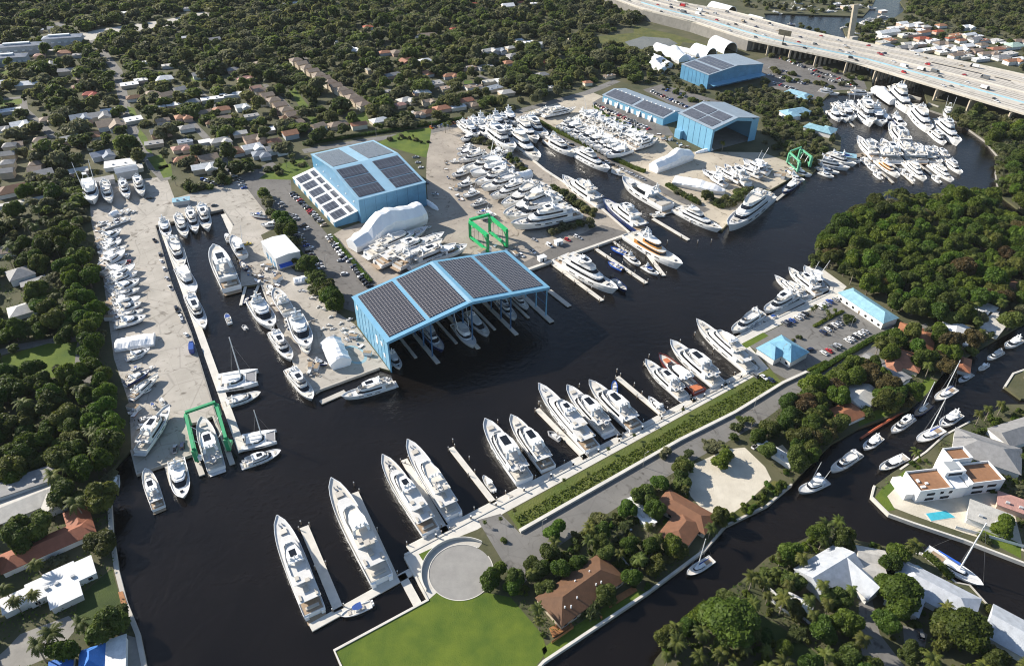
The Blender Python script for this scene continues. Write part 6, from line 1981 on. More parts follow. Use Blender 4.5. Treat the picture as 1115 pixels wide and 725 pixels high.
boat('cru', 0, (298, 360), (277, 329), 'white cabin cruiser along the junk peninsula, uppermost')
boat('fly', 0, (318, 394), (297, 362), 'white flybridge boat along the junk peninsula, middle', None, zk=0.9)
boat('fly', 3, (341, 437), (315, 402), 'white cruiser with grey top along the junk peninsula, lowest', None, zk=0.9)
boat('fly', 0, (372, 434), (429, 417), 'white flybridge yacht lying across the tip of the peninsula')
boat('cat', 0, (281, 410), (237, 417), 'big white catamaran with a tall mast on the western pier', bk=1.35)
boat('fly', 1, (284, 427), (243, 440), 'white motor catamaran style yacht just below the tall masted catamaran', zk=0.8, bk=1.5)
boat('cat', 0, (301, 474), (263, 481), 'white catamaran with mast further down the western pier', zk=0.85, bk=1.3)
boat('fly', 0, (306, 490), (264, 505), 'white motor yacht lowest on the western pier', zk=0.8, bk=1.45)
boat('fly', 0, (220, 457), (236, 511), 'white yacht in the green lift slip', zk=0.85)
boat('fly', 3, (159, 512), (173, 553), 'white yacht below the western yard wall with a black stern opening')
boat('cru', 0, (200, 544), (192, 501), 'white boat lying bows toward open water below the western yard', zk=0.8)
boat('con', 0, (126, 535), (125.5, 517), 'small white boat alone by the dark western seawall')
# western yard, ashore
YU = 'upright yachts ashore at the top of the western yard'
for i, (b, s, k, v) in enumerate([((103, 226), (98, 202), 'fish', 0), ((121, 224), (115, 202), 'fly', 1), ((140, 219), (134, 200), 'fly', 0), ((156, 216), (150, 196), 'fly', 3)]):
    boat(k, v, b, s, f'white yacht ashore at the top of the western yard, {nth(i)} from the tree belt', YU, dry=True, bk=0.85, zk=0.8)
boat('wrap', 3, (128, 232), (120, 236), 'small white box tent among boats of the western yard', bk=3.0, zk=3.0)
for i, (b, s) in enumerate([((136, 228), (130, 233)), ((142, 227), (137, 232)), ((148, 228), (143, 231))]):
    boat('con', 0, b, s, f'small open boat on a trailer by the box tent, {nth(i)} of three', 'trailered boats by the box tent', dry=True)
boat('cru', 2, (131, 237), (121, 241), 'navy cabin boat ashore below the box tent', dry=True)
LY = 'boats laid up ashore in a slanting row beside the tree belt'
row = [((128, 253), (109, 263), 'cru', 0), ((127, 261), (111, 267), 'cru', 2), ((128, 264), (112, 273), 'fish', 1), ((134, 270), (112, 279), 'fly', 1), ((128, 280), (109, 286), 'cru', 0), ((132, 276), (111, 291), 'fish', 1), ((134, 287), (111, 300), 'exp', 0), ((143, 292), (119, 306), 'fish', 1), ((146, 299), (117, 312), 'fly', 0), ((148, 308), (122, 319), 'cru', 0),
       ((148, 317), (120, 325), 'fly', 1), ((149, 327), (122, 333), 'fish', 1), ((150, 333), (124, 340), 'cru', 3), ((152, 340), (126, 347), 'fly', 1), ((155, 348), (126, 355), 'cru', 0)]
for i, (b, s, k, v) in enumerate(row):
    b = (b[0] + 5, b[1] - 1.5)
    boat(k, v, b, s, f'boat laid up ashore beside the tree belt, {nth(i)} from the top of the slanting row', LY, dry=True, bk=1.35)
rr = random.Random(15)
for i in range(15):
    f = i / 14
    x, y = 115 + 17 * f + rr.uniform(-1, 1), 259 + 93 * f
    l = rr.uniform(6, 9)
    boat(rr.choice(['cru', 'con', 'fish', 'cru']), 0, (x + l, y - l * .36), (x - l, y + l * .36), f'smaller boat wedged between the laid-up ones by the tree belt, {nth(i)} from the top', 'smaller boats wedged into the slanting row', dry=True, bk=1.2)
for i, (x, y) in enumerate([(112, 243), (120, 246), (128, 243), (136, 240), (150, 388), (146, 410), (158, 425), (147, 446), (155, 462), (160, 470)]):
    boat(('cru', 'con')[i % 2], 0, (x + 7, y - 2.5), (x - 7, y + 2.5), f'small boat ashore in the western yard clutter, {nth(i)} from the top', 'small boats in the western yard clutter', dry=True)
boat('wrap', 3, (169, 371), (127, 378), 'big white shrink-wrap tent at the lower end of the slanting row', bk=2.3, zk=1.2)
boat('cru', 0, (164, 380.5), (138, 391), 'white cabin boat ashore right below the big shrink-wrap tent', dry=True)
boat('con', 2, (153, 397), (143, 402), 'small open boat ashore, upper of the two below the tent', dry=True)
boat('con', 0, (170, 397), (160, 402), 'small open boat ashore, outer of the two below the tent', dry=True)
boat('cru', 2, (164, 404), (137, 419), 'dark grey laid-up boat above the pale blue hulled one', dry=True)
boat('fly', 1, (173, 409), (144, 434), 'white yacht with a pale blue hull ashore in mid yard', dry=True)
boat('con', 0, (174, 432), (178, 440), 'tiny white hull ashore between two big yachts, outer', dry=True)
boat('con', 2, (164, 437), (168, 443), 'tiny white hull ashore between two big yachts, inner', dry=True)
boat('rib', 0, (165, 450), (151, 456), 'grey inflatable ashore beside the largest yard yacht', dry=True)
boat('fly', 0, (186, 446), (154, 494), 'largest white yacht ashore at the lower end of the western yard', dry=True)
# junk peninsula
boat('fish', 1, (254, 262), (265, 281), 'white boat ashore beside the cream cruiser', dry=True)
boat('con', 1, (262, 285), (268, 293), 'black and white boat ashore among the junk', dry=True)
boat('cru', 0, (284, 246), (305, 244), 'boat with a blue bow and red bottom ashore by the warehouse', dry=True)
boat('cru', 1, (272, 234), (290, 236), 'white boat ashore under the hedge above the warehouse', dry=True)
boat('cru', 3, (300, 320), (315, 344), 'rusty brown old hull ashore on the peninsula', dry=True)
boat('con', 0, (291, 311), (299, 319), 'white hull ashore at the head of the junk peninsula', dry=True)
boat('cru', 0, (337, 386), (322, 350), 'long white boat ashore on the edge of the peninsula', dry=True)
boat('cru', 3, (336, 388), (328, 366), 'white boat ashore with a grey cover on the peninsula', dry=True)
boat('wrap', 3, (361, 377), (372, 400), 'white shrink-wrapped tent beside the light blue painted oval', bk=2.3, zk=1.9)
boat('wrap', 3, (344, 303), (320, 307), 'white shrink-wrapped tent above the little boats on the peninsula', bk=2.1, zk=1.4)
boat('cru', 2, (357, 397), (341, 392), 'white boat with blue seats ashore next to the shrink-wrapped tent', dry=True)
JB = 'small boats crowded on the peninsula'
jb = [(331, 315), (338, 316), (344, 317), (350, 318), (346, 321), (340, 323), (350, 326), (356, 328), (347, 332), (352, 335), (359, 335), (360, 343), (358, 352), (362, 356), (363, 363), (352, 356), (371, 350), (374, 357), (376, 362), (381, 346), (384, 354), (386, 362), (391, 366), (327, 314), (378, 368), (302, 306), (296, 330), (301, 348), (313, 353)]
rr = random.Random(3)
for i, (x, y) in enumerate(jb):
    a = rr.uniform(-0.6, 0.6)
    l = rr.uniform(5, 8)
    boat(rr.choice(['con', 'con', 'rib', 'cru']), 0 if rr.random() < 0.7 else 0, (x + l * math.cos(a) * .5, y - l * math.sin(a) * .4), (x - l * math.cos(a) * .5, y + l * math.sin(a) * .4), f'small white boat crowded on the peninsula, {nth(i)} counting down from the tent', JB, dry=True)
# under and beside the covered dock
for i, (b, s, k, v) in enumerate([((483, 384), (457, 352), 'fly', 2), ((532, 367), (508, 340), 'exp', 0), ((562, 349), (540, 324), 'fly', 0), ((575, 337), (556, 317), 'fly', 1), ((436, 402), (424, 382), 'cru', 0), ((517, 379), (496, 352), 'fish', 1)]):
    boat(k, v, b, s, f'yacht moored bows-out under the covered dock, {nth(i)} in the shade', 'yachts under the covered dock', zk=0.9)
# boatyard between the sheds
CY = 'laid-up yachts between solar shed and covered dock'
boat('wrap', 0, (384, 273), (458, 241), 'huge white shrink-wrapped yacht under the solar shed wall', zk=1.15, bk=1.25)
for i, (b, s, k, v, d) in enumerate([((466, 252), (401, 280), 'tri', 1, .7), ((484, 259), (412, 290), 'tri', 0, .7), ((482, 268), (432, 294), 'fly', 1, 1), ((497, 272), (445, 292), 'fly', 0, 1), ((509, 272), (470, 284), 'cru', 0, 1)]):
    boat(k, v, b, s, f'white yacht laid up behind the covered dock, {nth(i)} from the huge shrink-wrapped one', CY, dry=True, zk=d)
boat('wrap', 2, (437, 262), (398, 277), 'long low shrink-wrapped hull in front of the huge wrapped yacht')
boat('wrap', 1, (457, 275), (433, 292), 'boxy white shrink-wrapped boat behind the covered dock')
boat('cru', 0, (470, 246), (461, 248), 'white boat in the shadow beside the shrink-wrapped yacht', dry=True)
boat('cru', 0, (480, 254), (468, 257), 'white boat parked near the end of the shed shadow', dry=True)
boat('wrap', 2, (477, 229), (463, 219), 'low white covered boat by the corner of the solar shed')
# big dry rows (boatyard east)
ER = 'yachts laid up in the eastern rows of the boatyard'
er = [((502, 155), (517, 148), 'cru', 0), ((497, 164), (517, 160), 'fly', 3), ((499, 178), (530, 169), 'fly', 0), ((489, 176), (500, 175), 'con', 0), ((505, 189), (548, 176), 'fly', 1), ((512, 196), (556, 183), 'fish', 1), ((517, 204), (560, 190), 'fly', 0), ((524, 210), (567, 196), 'fly', 1),
      ((534, 219), (578, 203), 'tri', 0), ((546, 230), (594, 206), 'tri', 1), ((548, 242), (606, 216), 'tri', 3), ((556, 252), (630, 236), 'tri', 0), ((497, 184), (506, 186), 'con', 0), ((518, 232), (532, 230), 'cru', 1), ((552, 244), (612, 224), 'fly', 1)]
for i, (b, s, k, v) in enumerate(er):
    boat(k, v, b, s, f'white yacht laid up in the eastern boatyard rows, {nth(i)} from the top', ER, dry=True, zk=0.95, bk=1.15)
for i, (x, y) in enumerate([(506, 201), (512, 212), (520, 222), (506, 168), (540, 168), (548, 170), (500, 190), (530, 236)]):
    boat(('cru', 'fish', 'fly')[i % 3], 0, (x - 8, y + 3), (x + 9, y - 3), f'white boat filling a gap in the eastern boatyard rows, {nth(i)} of these', 'gap fillers of the eastern boatyard rows', dry=True, bk=1.15)
boat('wrap', 0, (548, 205), (577, 192), 'shrink-wrapped boat standing among the eastern boatyard rows')
for i, (x, y) in enumerate([(508, 143), (514, 146), (520, 143), (527, 146), (519, 139), (527, 139), (535, 141), (543, 137), (550, 136), (557, 133)]):
    boat(('fly', 'cru')[i % 2], 0, (x + 7, y + 7), (x - 7, y - 6), f'white boat laid up near the yard trees, {nth(i)} from the solar shed side', 'boats laid up near the yard trees', dry=True)
# northern yard rows
NY = 'yachts laid up in dense rows on the northern yard'
k = 0
boat('tri', 1, (616, 121), (581, 124), 'white yacht ashore at the top of the northern yard, farther one', dry=True, zk=0.8)
boat('tri', 3, (627, 120), (592, 127), 'white yacht ashore at the top of the northern yard, nearer one', dry=True, zk=0.8)
rr = random.Random(8)
for i in range(15):
    f = i / 14
    cx, cy = 628 + (688 - 628) * f, 133 + (164 - 133) * f
    for side in (0, 1):
        w_ = 12.5 + 3 * f
        ox, oy = (-w_ * 0.95, w_ * 0.35) if side == 0 else (w_ * 0.95, -w_ * 0.35)
        px, py = cx + ox + rr.uniform(-1, 1), cy + oy
        s_ = 1 if side else -1
        kd, v = rr.choice([('fly', 0), ('fly', 1), ('fly', 3), ('tri', 1), ('fish', 1), ('cru', 0)])
        boat(kd, v, (px + s_ * w_ * 0.85, py - s_ * 4.2), (px - s_ * w_ * 0.85, py + s_ * 4.2), f'white yacht laid up on the northern yard, {nth(k)} counting from the road end', NY, dry=True, zk=1.0, bk=1.2)
        k += 1
boat('wrap', 1, (711, 187), (749, 173), 'tall blocky shrink-wrapped yacht on the northern yard', zk=1.1, bk=1.2)
boat('wrap', 2, (789, 211), (734, 199), 'long white shrink-wrapped hull behind the hedge of the northern yard', bk=1.3)
boat('wrap', 2, (757, 167), (775, 163), 'small white tent by the mouth of the open-fronted shed')
for i, (b, s, kk, v) in enumerate([((764, 188), (786, 197), 'cru', 0), ((778, 185), (806, 200), 'fly', 1), ((788, 184), (814, 203), 'fly', 0), ((799, 182), (828, 194), 'fly', 1), ((808, 178), (836, 190), 'fish', 1), ((817, 178), (840, 186), 'fly', 3), ((771, 192), (790, 203), 'fish', 1)]):
    boat(kk, v, b, s, f'white yacht ashore near the wooded point, {nth(i)} from the long shrink-wrapped hull', 'yachts ashore near the wooded point', dry=True)
for i, (b, s, v) in enumerate([((706, 62), (728, 74), 2), ((714, 56), (744, 70), 1), ((728, 58), (754, 68), 2), ((735, 54), (760, 62), 2), ((704, 70), (722, 80), 0)]):
    boat('wrap', v, b, s, f'white shrink-wrapped yacht behind the northern shed, {nth(i)} of the cluster', 'shrink-wrapped cluster behind the northern shed')
# far marina
FM = 'yachts packed in the far marina'
z6 = lambda a, b: (930 + a / 6.308, 90 + b / 6.308)
fm = [((20, 385), (150, 525), 'tri', 0), ((105, 405), (245, 545), 'fly', 1), ((310, 655), (155, 535), 'cla', 0), ((185, 405), (300, 545), 'fly', 0), ((265, 395), (405, 540), 'tri', 1), ((490, 680), (350, 550), 'tri', 3), ((350, 405), (470, 545), 'fly', 1), ((430, 425), (545, 545), 'tri', 0), ((680, 685), (525, 565), 'tri', 1), ((540, 440), (640, 530), 'fly', 0), ((740, 630), (630, 535), 'fly', 3),
      ((240, 300), (360, 440), 'fly', 3), ((600, 560), (500, 460), 'fly', 1)]
for i, (b, s, kk, v) in enumerate(fm):
    boat(kk, v, z6(*b), z6(*s), f'yacht packed in the central far marina rows, {nth(i)} of the raft', FM, zk=0.85)
for i, (x, y) in enumerate([(80, 545), (130, 590), (170, 640), (340, 620), (390, 655), (570, 665)]):
    boat('con', 0, z6(x + 26, y + 24), z6(x - 26, y - 22), f'small white boat outside the far marina raft, {nth(i)} from the fuel hut', 'small boats outside the far raft')
fm2 = [((120, 305), (20, 205), 'fly', 1), ((60, 240), (-40, 170), 'fly', 0), ((125, 300), (40, 160), 'fly', 3), ((200, 305), (110, 200), 'cru', 0), ((275, 310), (160, 215), 'exp', 3), ((350, 315), (250, 225), 'exp', 0), ((0, 265), (-95, 180), 'cru', 0), ((-45, 275), (-130, 190), 'fly', 1), ((-90, 270), (-170, 200), 'cru', 0), ((-60, 210), (-140, 150), 'fly', 0), ((20, 190), (-60, 140), 'fish', 1)]
for i, (b, s, kk, v) in enumerate(fm2):
    boat(kk, v, z6(*b), z6(*s), f'yacht in the row below the upper inlet, {nth(i)} of that row', 'yachts below the upper inlet')
boat('wrap', 1, z6(265, 150), z6(140, 60), 'white shrink-wrapped yacht afloat near the bridge', zk=0.9)
boat('tri', 3, z6(385, 225), z6(245, 65), 'white tri-deck yacht moored beside the wrapped one near the bridge')
boat('tri', 1, z6(520, 355), z6(390, 195), 'big white yacht alone in the middle of the far marina')
boat('tri', 0, z6(720, 440), z6(550, 280), 'big white yacht outermost toward the eastern bank')
boat('fish', 0, z6(640, 245), z6(635, 190), 'sportfishing boat with a tall tower by the eastern bank')
boat('fly', 0, z6(625, 430), z6(530, 345), 'slim white boat beside the outermost big yacht')
boat('fly', 3, (914, 103), (890, 99), 'white yacht at the very head of the marina inlet')
boat('fly', 1, (952, 103), (923, 101), 'white yacht across the top of the marina inlet')
for i, (b, s, kk, v) in enumerate([((917, 181), (886, 172), 'fly', 1), ((925, 185), (886, 176), 'fly', 0), ((932, 181), (897, 169), 'fly', 3), ((914, 189), (888, 182), 'exp', 0), ((908, 193), (892, 187), 'cru', 0), ((938, 177), (910, 170), 'cru', 1), ((884, 192), (862, 185), 'cru', 0), ((876, 197), (858, 190), 'cru', 0)]):
    boat(kk, v, b, s, f'white boat lying by the green point lift, {nth(i)} of that bunch', 'boats by the green point lift')
# beyond the motorway
rr = random.Random(21)
bm = [(848, 8), (856, 10), (866, 9), (875, 11), (884, 8), (893, 11), (846, 14), (905, 13), (914, 10), (922, 12), (934, 12), (843, 28), (862, 26), (921, 30), (927, 34), (934, 30), (941, 27), (926, 40), (934, 37), (944, 24), (950, 21), (958, 23), (962, 18), (955, 42), (948, 9), (938, 6), (857, 5), (868, 4)]
for i, (x, y) in enumerate(bm):
    l = rr.uniform(8, 15); a = rr.uniform(-0.5, 0.9)
    boat(rr.choice(['fly', 'fly', 'cru', 'tri']), 1 if rr.random() < .5 else 0, (x + l * .5, y + 1.5 * a), (x - l * .5, y - 1.5 * a), f'white yacht on the river beyond the motorway, {nth(i)} in count along the banks', 'yachts on the river beyond the motorway', zk=0.8)
# side canal
boat('fish', 0, (869, 536), (901, 522), 'sportfishing boat with raised outriggers in the side canal')
boat('fly', 1, (904, 514), (936, 493), 'white flybridge cruiser behind the sportfishing boat in the side canal')
boat('cru', 0, (940, 489), (959, 475), 'small white cruiser between the orange floats of the side canal')
boat('fly', 0, (970, 471), (994, 454), 'white motor yacht by the orange boom in the side canal')
boat('sail', 1, (996, 452), (1013, 439), 'navy sailing boat with a blue cover along the northern canal bank')
boat('sail', 0, (1018, 435), (1040, 422), 'white ketch further up the northern canal bank')
boat('cru', 0, (1023, 464), (1045, 450), 'white cruiser under the palms on the villa side of the canal')
boat('sail', 2, (998, 480), (1026, 466), 'white sailing boat on the villa side of the canal')
boat('exp', 0, (957, 511), (987, 496), 'white sport boat with a round hatch off the villa point', zk=0.9)
boat('exp', 2, (1044, 415), (1059, 406), 'small sport boat below the terracotta pavilion')
boat('con', 0, (1066, 402), (1076, 396), 'small white open boat near the canal bend, nearer one')
boat('fly', 1, (1075, 391), (1092, 382), 'white motor yacht near the canal bend')
boat('cru', 0, (1094, 378), (1112, 369), 'white cruiser furthest round the canal bend')
boat('sail', 0, (748, 625), (776, 607), 'small white sloop moored under the trees of the northern canal bank')
boat('sail', 2, (1070, 638), (1008, 598), 'long white sloop with a tall mast behind the southern houses', zk=1.0)
boat('rib', 0, (999, 598), (1007, 601), 'little dinghy astern of the long sloop')
# orange floating boom of the side canal
W2 = [U(*p, WL) for p in [(937, 478), (952, 468), (968, 458), (988, 446)]]
mb = MB()
for a, b in zip(W2[:-1], W2[1:]):
    mb.tube((a.x, a.y, WL + 0.5), (b.x, b.y, WL + 0.5), 0.6, 0.6, 8)
tag(link('floating_boom', mb.mesh('floating_boom', [pm('orange_boom', (0.40, 0.10, 0.045), 0.6, 0.15, 0.6)])), 'orange-red floating boom along the northern canal bank', 'boom')
# swimming pools
poolm = pm('pool_water', (0.06, 0.42, 0.52), 0.05, 0.15, 0.5, coords='World')
for pts, lb in (([(1008, 559), (1030, 556), (1040, 563), (1014, 567)], 'blue rectangular swimming pool beside the white villa'), ([(992, 614), (1000, 616), (1012, 624), (1006, 627), (994, 620)], 'turquoise garden pool behind the white roofed southern house'), ([(1040, 334), (1062, 340), (1060, 345), (1038, 338)], 'turquoise lap pool beside the white house east of the boathouse'), ([(62, 547), (84, 538), (88, 543), (64, 552)], 'oval blue pool in the western gardens')):
    P = PXL(pts)
    cx = sum(p[0] for p in P) / len(P); cy = sum(p[1] for p in P) / len(P)
    t = root('swimming_pool', lb, 'pool', None, (cx, cy, 0))
    EXC.append(PXL(pts))
    Q = [(p[0] - cx, p[1] - cy) for p in P]
    O_ = [(x * 1.12, y * 1.12) for x, y in Q]
    part('coping', MB().prism(O_, 0.0, 0.10), conc_w, t)
    part('pool_water', MB().sheet(Q, 0.13), poolm, t)
# pale blue painted oval on the peninsula
P = U(386, 386)
mb = MB()
r1 = [(P.x + 9 * math.cos(R(a)) * math.cos(R(-50)) - 5.4 * math.sin(R(a)) * math.sin(R(-50)), P.y + 9 * math.cos(R(a)) * math.sin(R(-50)) + 5.4 * math.sin(R(a)) * math.cos(R(-50))) for a in range(0, 360, 10)]
r2 = [(P.x + (x - P.x) * 0.78, P.y + (y - P.y) * 0.78) for x, y in r1]
n = len(r1)
mb.add([(x, y, 0.014) for x, y in r1 + r2], [(i, (i + 1) % n, (i + 1) % n + n, i + n) for i in range(n)])
struct('ground_paint', mb, pm('faded_blue_paint', (0.24, 0.38, 0.43), 0.8, 0.2, 0.4, coords='World'))
# ------------------------------------------------------------------ vegetation
def leaf_mat(name, c1, c2, rnd=0.28, vs=0.35, tr=0.45, coords='Object', detail=3):
    m = pm(name, c1, 0.62, col2=c2, vscale=vs, var=0.1, rnd=rnd, spec=0.35, detail=detail, coords=coords)
    t = m.node_tree
    b = t.nodes['Principled BSDF']
    tl = t.nodes.new('ShaderNodeBsdfTranslucent')
    mx = t.nodes.new('ShaderNodeMixShader')
    mx.inputs[0].default_value = tr
    t.links.new(b.inputs['Base Color'].links[0].from_socket, tl.inputs['Color'])
    t.links.new(b.outputs[0], mx.inputs[1])
    t.links.new(tl.outputs[0], mx.inputs[2])
    t.links.new(mx.outputs[0], t.nodes['Material Output'].inputs['Surface'])
    return m


leafA = leaf_mat('leaf_green', (0.034, 0.068, 0.006), (0.112, 0.166, 0.018))
leafB = leaf_mat('leaf_olive', (0.043, 0.064, 0.010), (0.130, 0.158, 0.028))
leafC = leaf_mat('leaf_bright', (0.046, 0.090, 0.006), (0.125, 0.182, 0.016))
leafD = leaf_mat('leaf_rusty', (0.060, 0.055, 0.018), (0.15, 0.105, 0.035))
palmL = leaf_mat('palm_leaf', (0.055, 0.080, 0.012), (0.15, 0.17, 0.03), vs=0.8)
bark = pm('bark', (0.16, 0.13, 0.10), 0.9, 0.25, 1.5)
palmbark = pm('palm_bark', (0.26, 0.22, 0.17), 0.9, 0.2, 1.5)
_ico = None


def ico():
    global _ico
    if _ico is None:
        import bmesh
        b = bmesh.new()
        bmesh.ops.create_icosphere(b, subdivisions=1, radius=1)
        _ico = (np.array([v.co[:] for v in b.verts]), np.array([[v.index for v in f.verts] for f in b.faces]))
        b.free()
    return _ico


def crown_arrays(seed, Rr=5.0, Hh=6.0, zb=2.6, nl=12, nq=2400, leaf=0.55, core=0.8):
    g = np.random.default_rng(seed)
    C, RR = [], []
    for i in range(nl):
        a = g.uniform(0, 2 * np.pi)
        q = np.sqrt(g.uniform(0, 1)) * 0.66
        z = g.uniform(0.15, 0.85)
        k = np.sqrt(max(0.1, 1 - (z - 0.45) ** 2 * 2.2))
        C.append((Rr * q * k * np.cos(a), Rr * q * k * np.sin(a), zb + Hh * z * (1 - 0.35 * q)))
        RR.append(Rr * g.uniform(0.30, 0.50) * (0.75 + 0.25 * k))
    C, RR = np.array(C), np.array(RR)
    pr = RR ** 2 / (RR ** 2).sum()
    P, N = [], []
    got = 0
    while got < nq:
        n = nq * 2
        k = g.choice(nl, n, p=pr)
        d = g.normal(size=(n, 3)); d /= np.linalg.norm(d, axis=1)[:, None]
        d[:, 2] = np.where(d[:, 2] < -0.35, -d[:, 2], d[:, 2])
        p = C[k] + d * (RR[k] * g.uniform(0.84, 1.10, n))[:, None]
        dist = np.linalg.norm(p[:, None, :] - C[None], axis=2) / RR[None]
        dist[np.arange(n), k] = 9
        ok = dist.min(axis=1) > 0.86
        P.append(p[ok]); N.append(d[ok]); got += ok.sum()
    P, N = np.concatenate(P)[:nq], np.concatenate(N)[:nq]
    nn = N * 0.75 + g.normal(size=P.shape) * 0.5 + np.array([0, 0, 0.25])
    nn /= np.linalg.norm(nn, axis=1)[:, None]
    t = np.cross(nn, g.normal(size=P.shape)); t /= np.linalg.norm(t, axis=1)[:, None]
    b = np.cross(nn, t)
    s = leaf * g.uniform(0.55, 1.35, (len(P), 1))
    s2 = s * g.uniform(0.5, 0.9, (len(P), 1))
    V = np.stack([P - t * s - b * s2 * .3, P + b * s2 - t * s * .1, P + t * s + b * s2 * .2, P - b * s2 + t * s * .2], 1).reshape(-1, 3)
    F = np.arange(len(V)).reshape(-1, 4)
    iv, if_ = ico()
    cv = (C[:, None, :] + iv[None] * (RR * core)[:, None, None]).reshape(-1, 3)
    cf = (if_[None] + (np.arange(nl) * len(iv))[:, None, None]).reshape(-1, 3) + len(V)
    return np.concatenate([V, cv]), F, cf


def np_mesh(name, V, Q, T, mats):
    me = bpy.data.meshes.new(name)
    nv, nq, nt_ = len(V), len(Q), len(T)
    me.vertices.add(nv)
    me.vertices.foreach_set('co', np.ascontiguousarray(V, np.float32).ravel())
    loops = np.concatenate([Q.ravel(), T.ravel()]) if nt_ else Q.ravel()
    me.loops.add(len(loops))
    me.loops.foreach_set('vertex_index', loops.astype(np.int32))
    me.polygons.add(nq + nt_)
    ls = np.concatenate([np.arange(nq) * 4, nq * 4 + np.arange(nt_) * 3])
    me.polygons.foreach_set('loop_start', ls.astype(np.int32))
    for m in mats:
        me.materials.append(m)
    me.update(calc_edges=True)
    return me


def broad(seed, m, nq=2600, leaf=0.5, nl=12, name='broadleaf_tree', Rr=5.0, Hh=6.2, zb=2.4):
    def f():
        r = root(name)
        V, Q, T = crown_arrays(seed, Rr, Hh, zb, nl, nq, leaf)
        link('crown', np_mesh('crown', V, Q, T, [m]), r)
        g = random.Random(seed)
        mb = MB()
        mb.tube((0, 0, -0.1), (0.15, 0.1, zb + 0.8), 0.36, 0.24, 8)
        for k in range(5):
            a = k * 1.26 + g.uniform(0, .6)
            mb.tube((0.12, 0.08, zb + 0.2 + 0.2 * k), (Rr * .5 * math.cos(a), Rr * .5 * math.sin(a), zb + Hh * g.uniform(.35, .6)), 0.17, 0.06, 6)
        part('trunk', mb, bark, r)
        return r
    return f


def palm(seed, nf=18, H=8.0, royal_=False):
    def f():
        g = random.Random(seed)
        r = root('palm_tree')
        bx, by = g.uniform(-.8, .8), g.uniform(-.8, .8)
        mb = MB()
        pts = [Vector((bx * t * t, by * t * t, H * t)) for t in (0, .25, .5, .75, 1)]
        for a, b, k in zip(pts[:-1], pts[1:], range(4)):
            mb.tube(a, b + Vector((0, 0, .02)), 0.24 - .025 * k, 0.215 - .025 * k, 7)
        part('trunk', mb, palmbark, r)
        mb = MB()
        top = pts[-1]
        for i in range(nf):
            az = i * 2.4 + g.uniform(-.2, .2)
            el = g.uniform(-0.35, 1.15)
            L = g.uniform(3.0, 4.2)
            p = Vector(top); d = Vector((math.cos(az) * math.cos(el), math.sin(az) * math.cos(el), math.sin(el)))
            sd_ = Vector((-math.sin(az), math.cos(az), 0))
            n = 7
            prev = None
            for k in range(n + 1):
                t = k / n
                wd = 0.62 * math.sin(math.pi * (0.12 + 0.88 * t) ** 0.8) + 0.04
                if prev is not None and k > 0:
                    q, w0 = prev
                    for s in (-1, 1):
                        tip = (p + q) / 2 + sd_ * s * (wd + 0.25) + d * 0.28 - Vector((0, 0, 0.22 * wd + .1))
                        mb.add([q, p, tip], [(0, 1, 2) if s < 0 else (1, 0, 2)])
                        tip2 = q + (p - q) * .3 + sd_ * s * (wd + 0.18) + d * 0.18 - Vector((0, 0, 0.3 * wd + .05))
                        mb.add([q - d * .08, q + (p - q) * .5, tip2], [(0, 1, 2) if s < 0 else (1, 0, 2)])
                prev = (Vector(p), wd)
                d = (d + Vector((0, 0, -0.24))).normalized()
                p = p + d * (L / n)
        part('crown', mb, palmL, r)
        return r
    return f


TREES = []          # (x, y, scale, zone label, group, kind, seed)


def too_close(x, y, pad_=0.5):
    for hx, hy, L, W, a in HOUSES:
        dx, dy = x - hx, y - hy
        if abs(dx) + abs(dy) > 60:
            continue
        u = dx * math.cos(a) + dy * math.sin(a)
        v = -dx * math.sin(a) + dy * math.cos(a)
        if abs(u) < L / 2 + pad_ and abs(v) < W / 2 + pad_:
            return True
    return False


LANDP = list(LANDS.values())


def line_trees(pts, n, smin, smax, label, group, kinds, seed=0, jit=1.0):
    W_ = [U(*p) for p in pts]
    g = random.Random(seed)
    for i in range(n):
        f = (i + 0.5) / n * (len(W_) - 1)
        k = min(int(f), len(W_) - 2)
        p = W_[k].lerp(W_[k + 1], f - k)
        TREES.append((p.x + g.uniform(-jit, jit), p.y + g.uniform(-jit, jit), g.uniform(smin, smax), label, group, g.choice(kinds), g.random()))


def ok_spot(x, y, pad_=0.5, front=False):
    if not any(inside((x, y), P) for P in LANDP):
        return False
    if any(inside((x, y), P) for P in EXC):
        return False
    if front and (too_close(x, y + 5, pad_ + 1) or too_close(x, y + 10, 1.5) or too_close(x, y + 15, 0)):
        return False
    return not too_close(x, y, pad_)


def scatter(pts, step, smin, smax, label, group, kinds, seed=0, pad_=1.0, keep=1.0, world=False):
    P = pts if world else PXL(pts)
    g = random.Random(seed + 77)
    xs = [p[0] for p in P]; ys = [p[1] for p in P]
    y = min(ys)
    n = 0
    while y < max(ys):
        x = min(xs)
        while x < max(xs):
            a, b = x + g.uniform(-.42, .42) * step, y + g.uniform(-.42, .42) * step
            if g.random() < keep and inside((a, b), P) and ok_spot(a, b, pad_, ('far' == label or 'western gardens' in label) and g.random() < 0.88):
                px = PX(a, b, 4)
                if -45 < px[0] < 1160 and -22 < px[1] < 775:
                    TREES.append((a, b, g.uniform(smin, smax), label, group, g.choice(kinds), g.random()))
                    n += 1
            x += step
        y += step
    return n


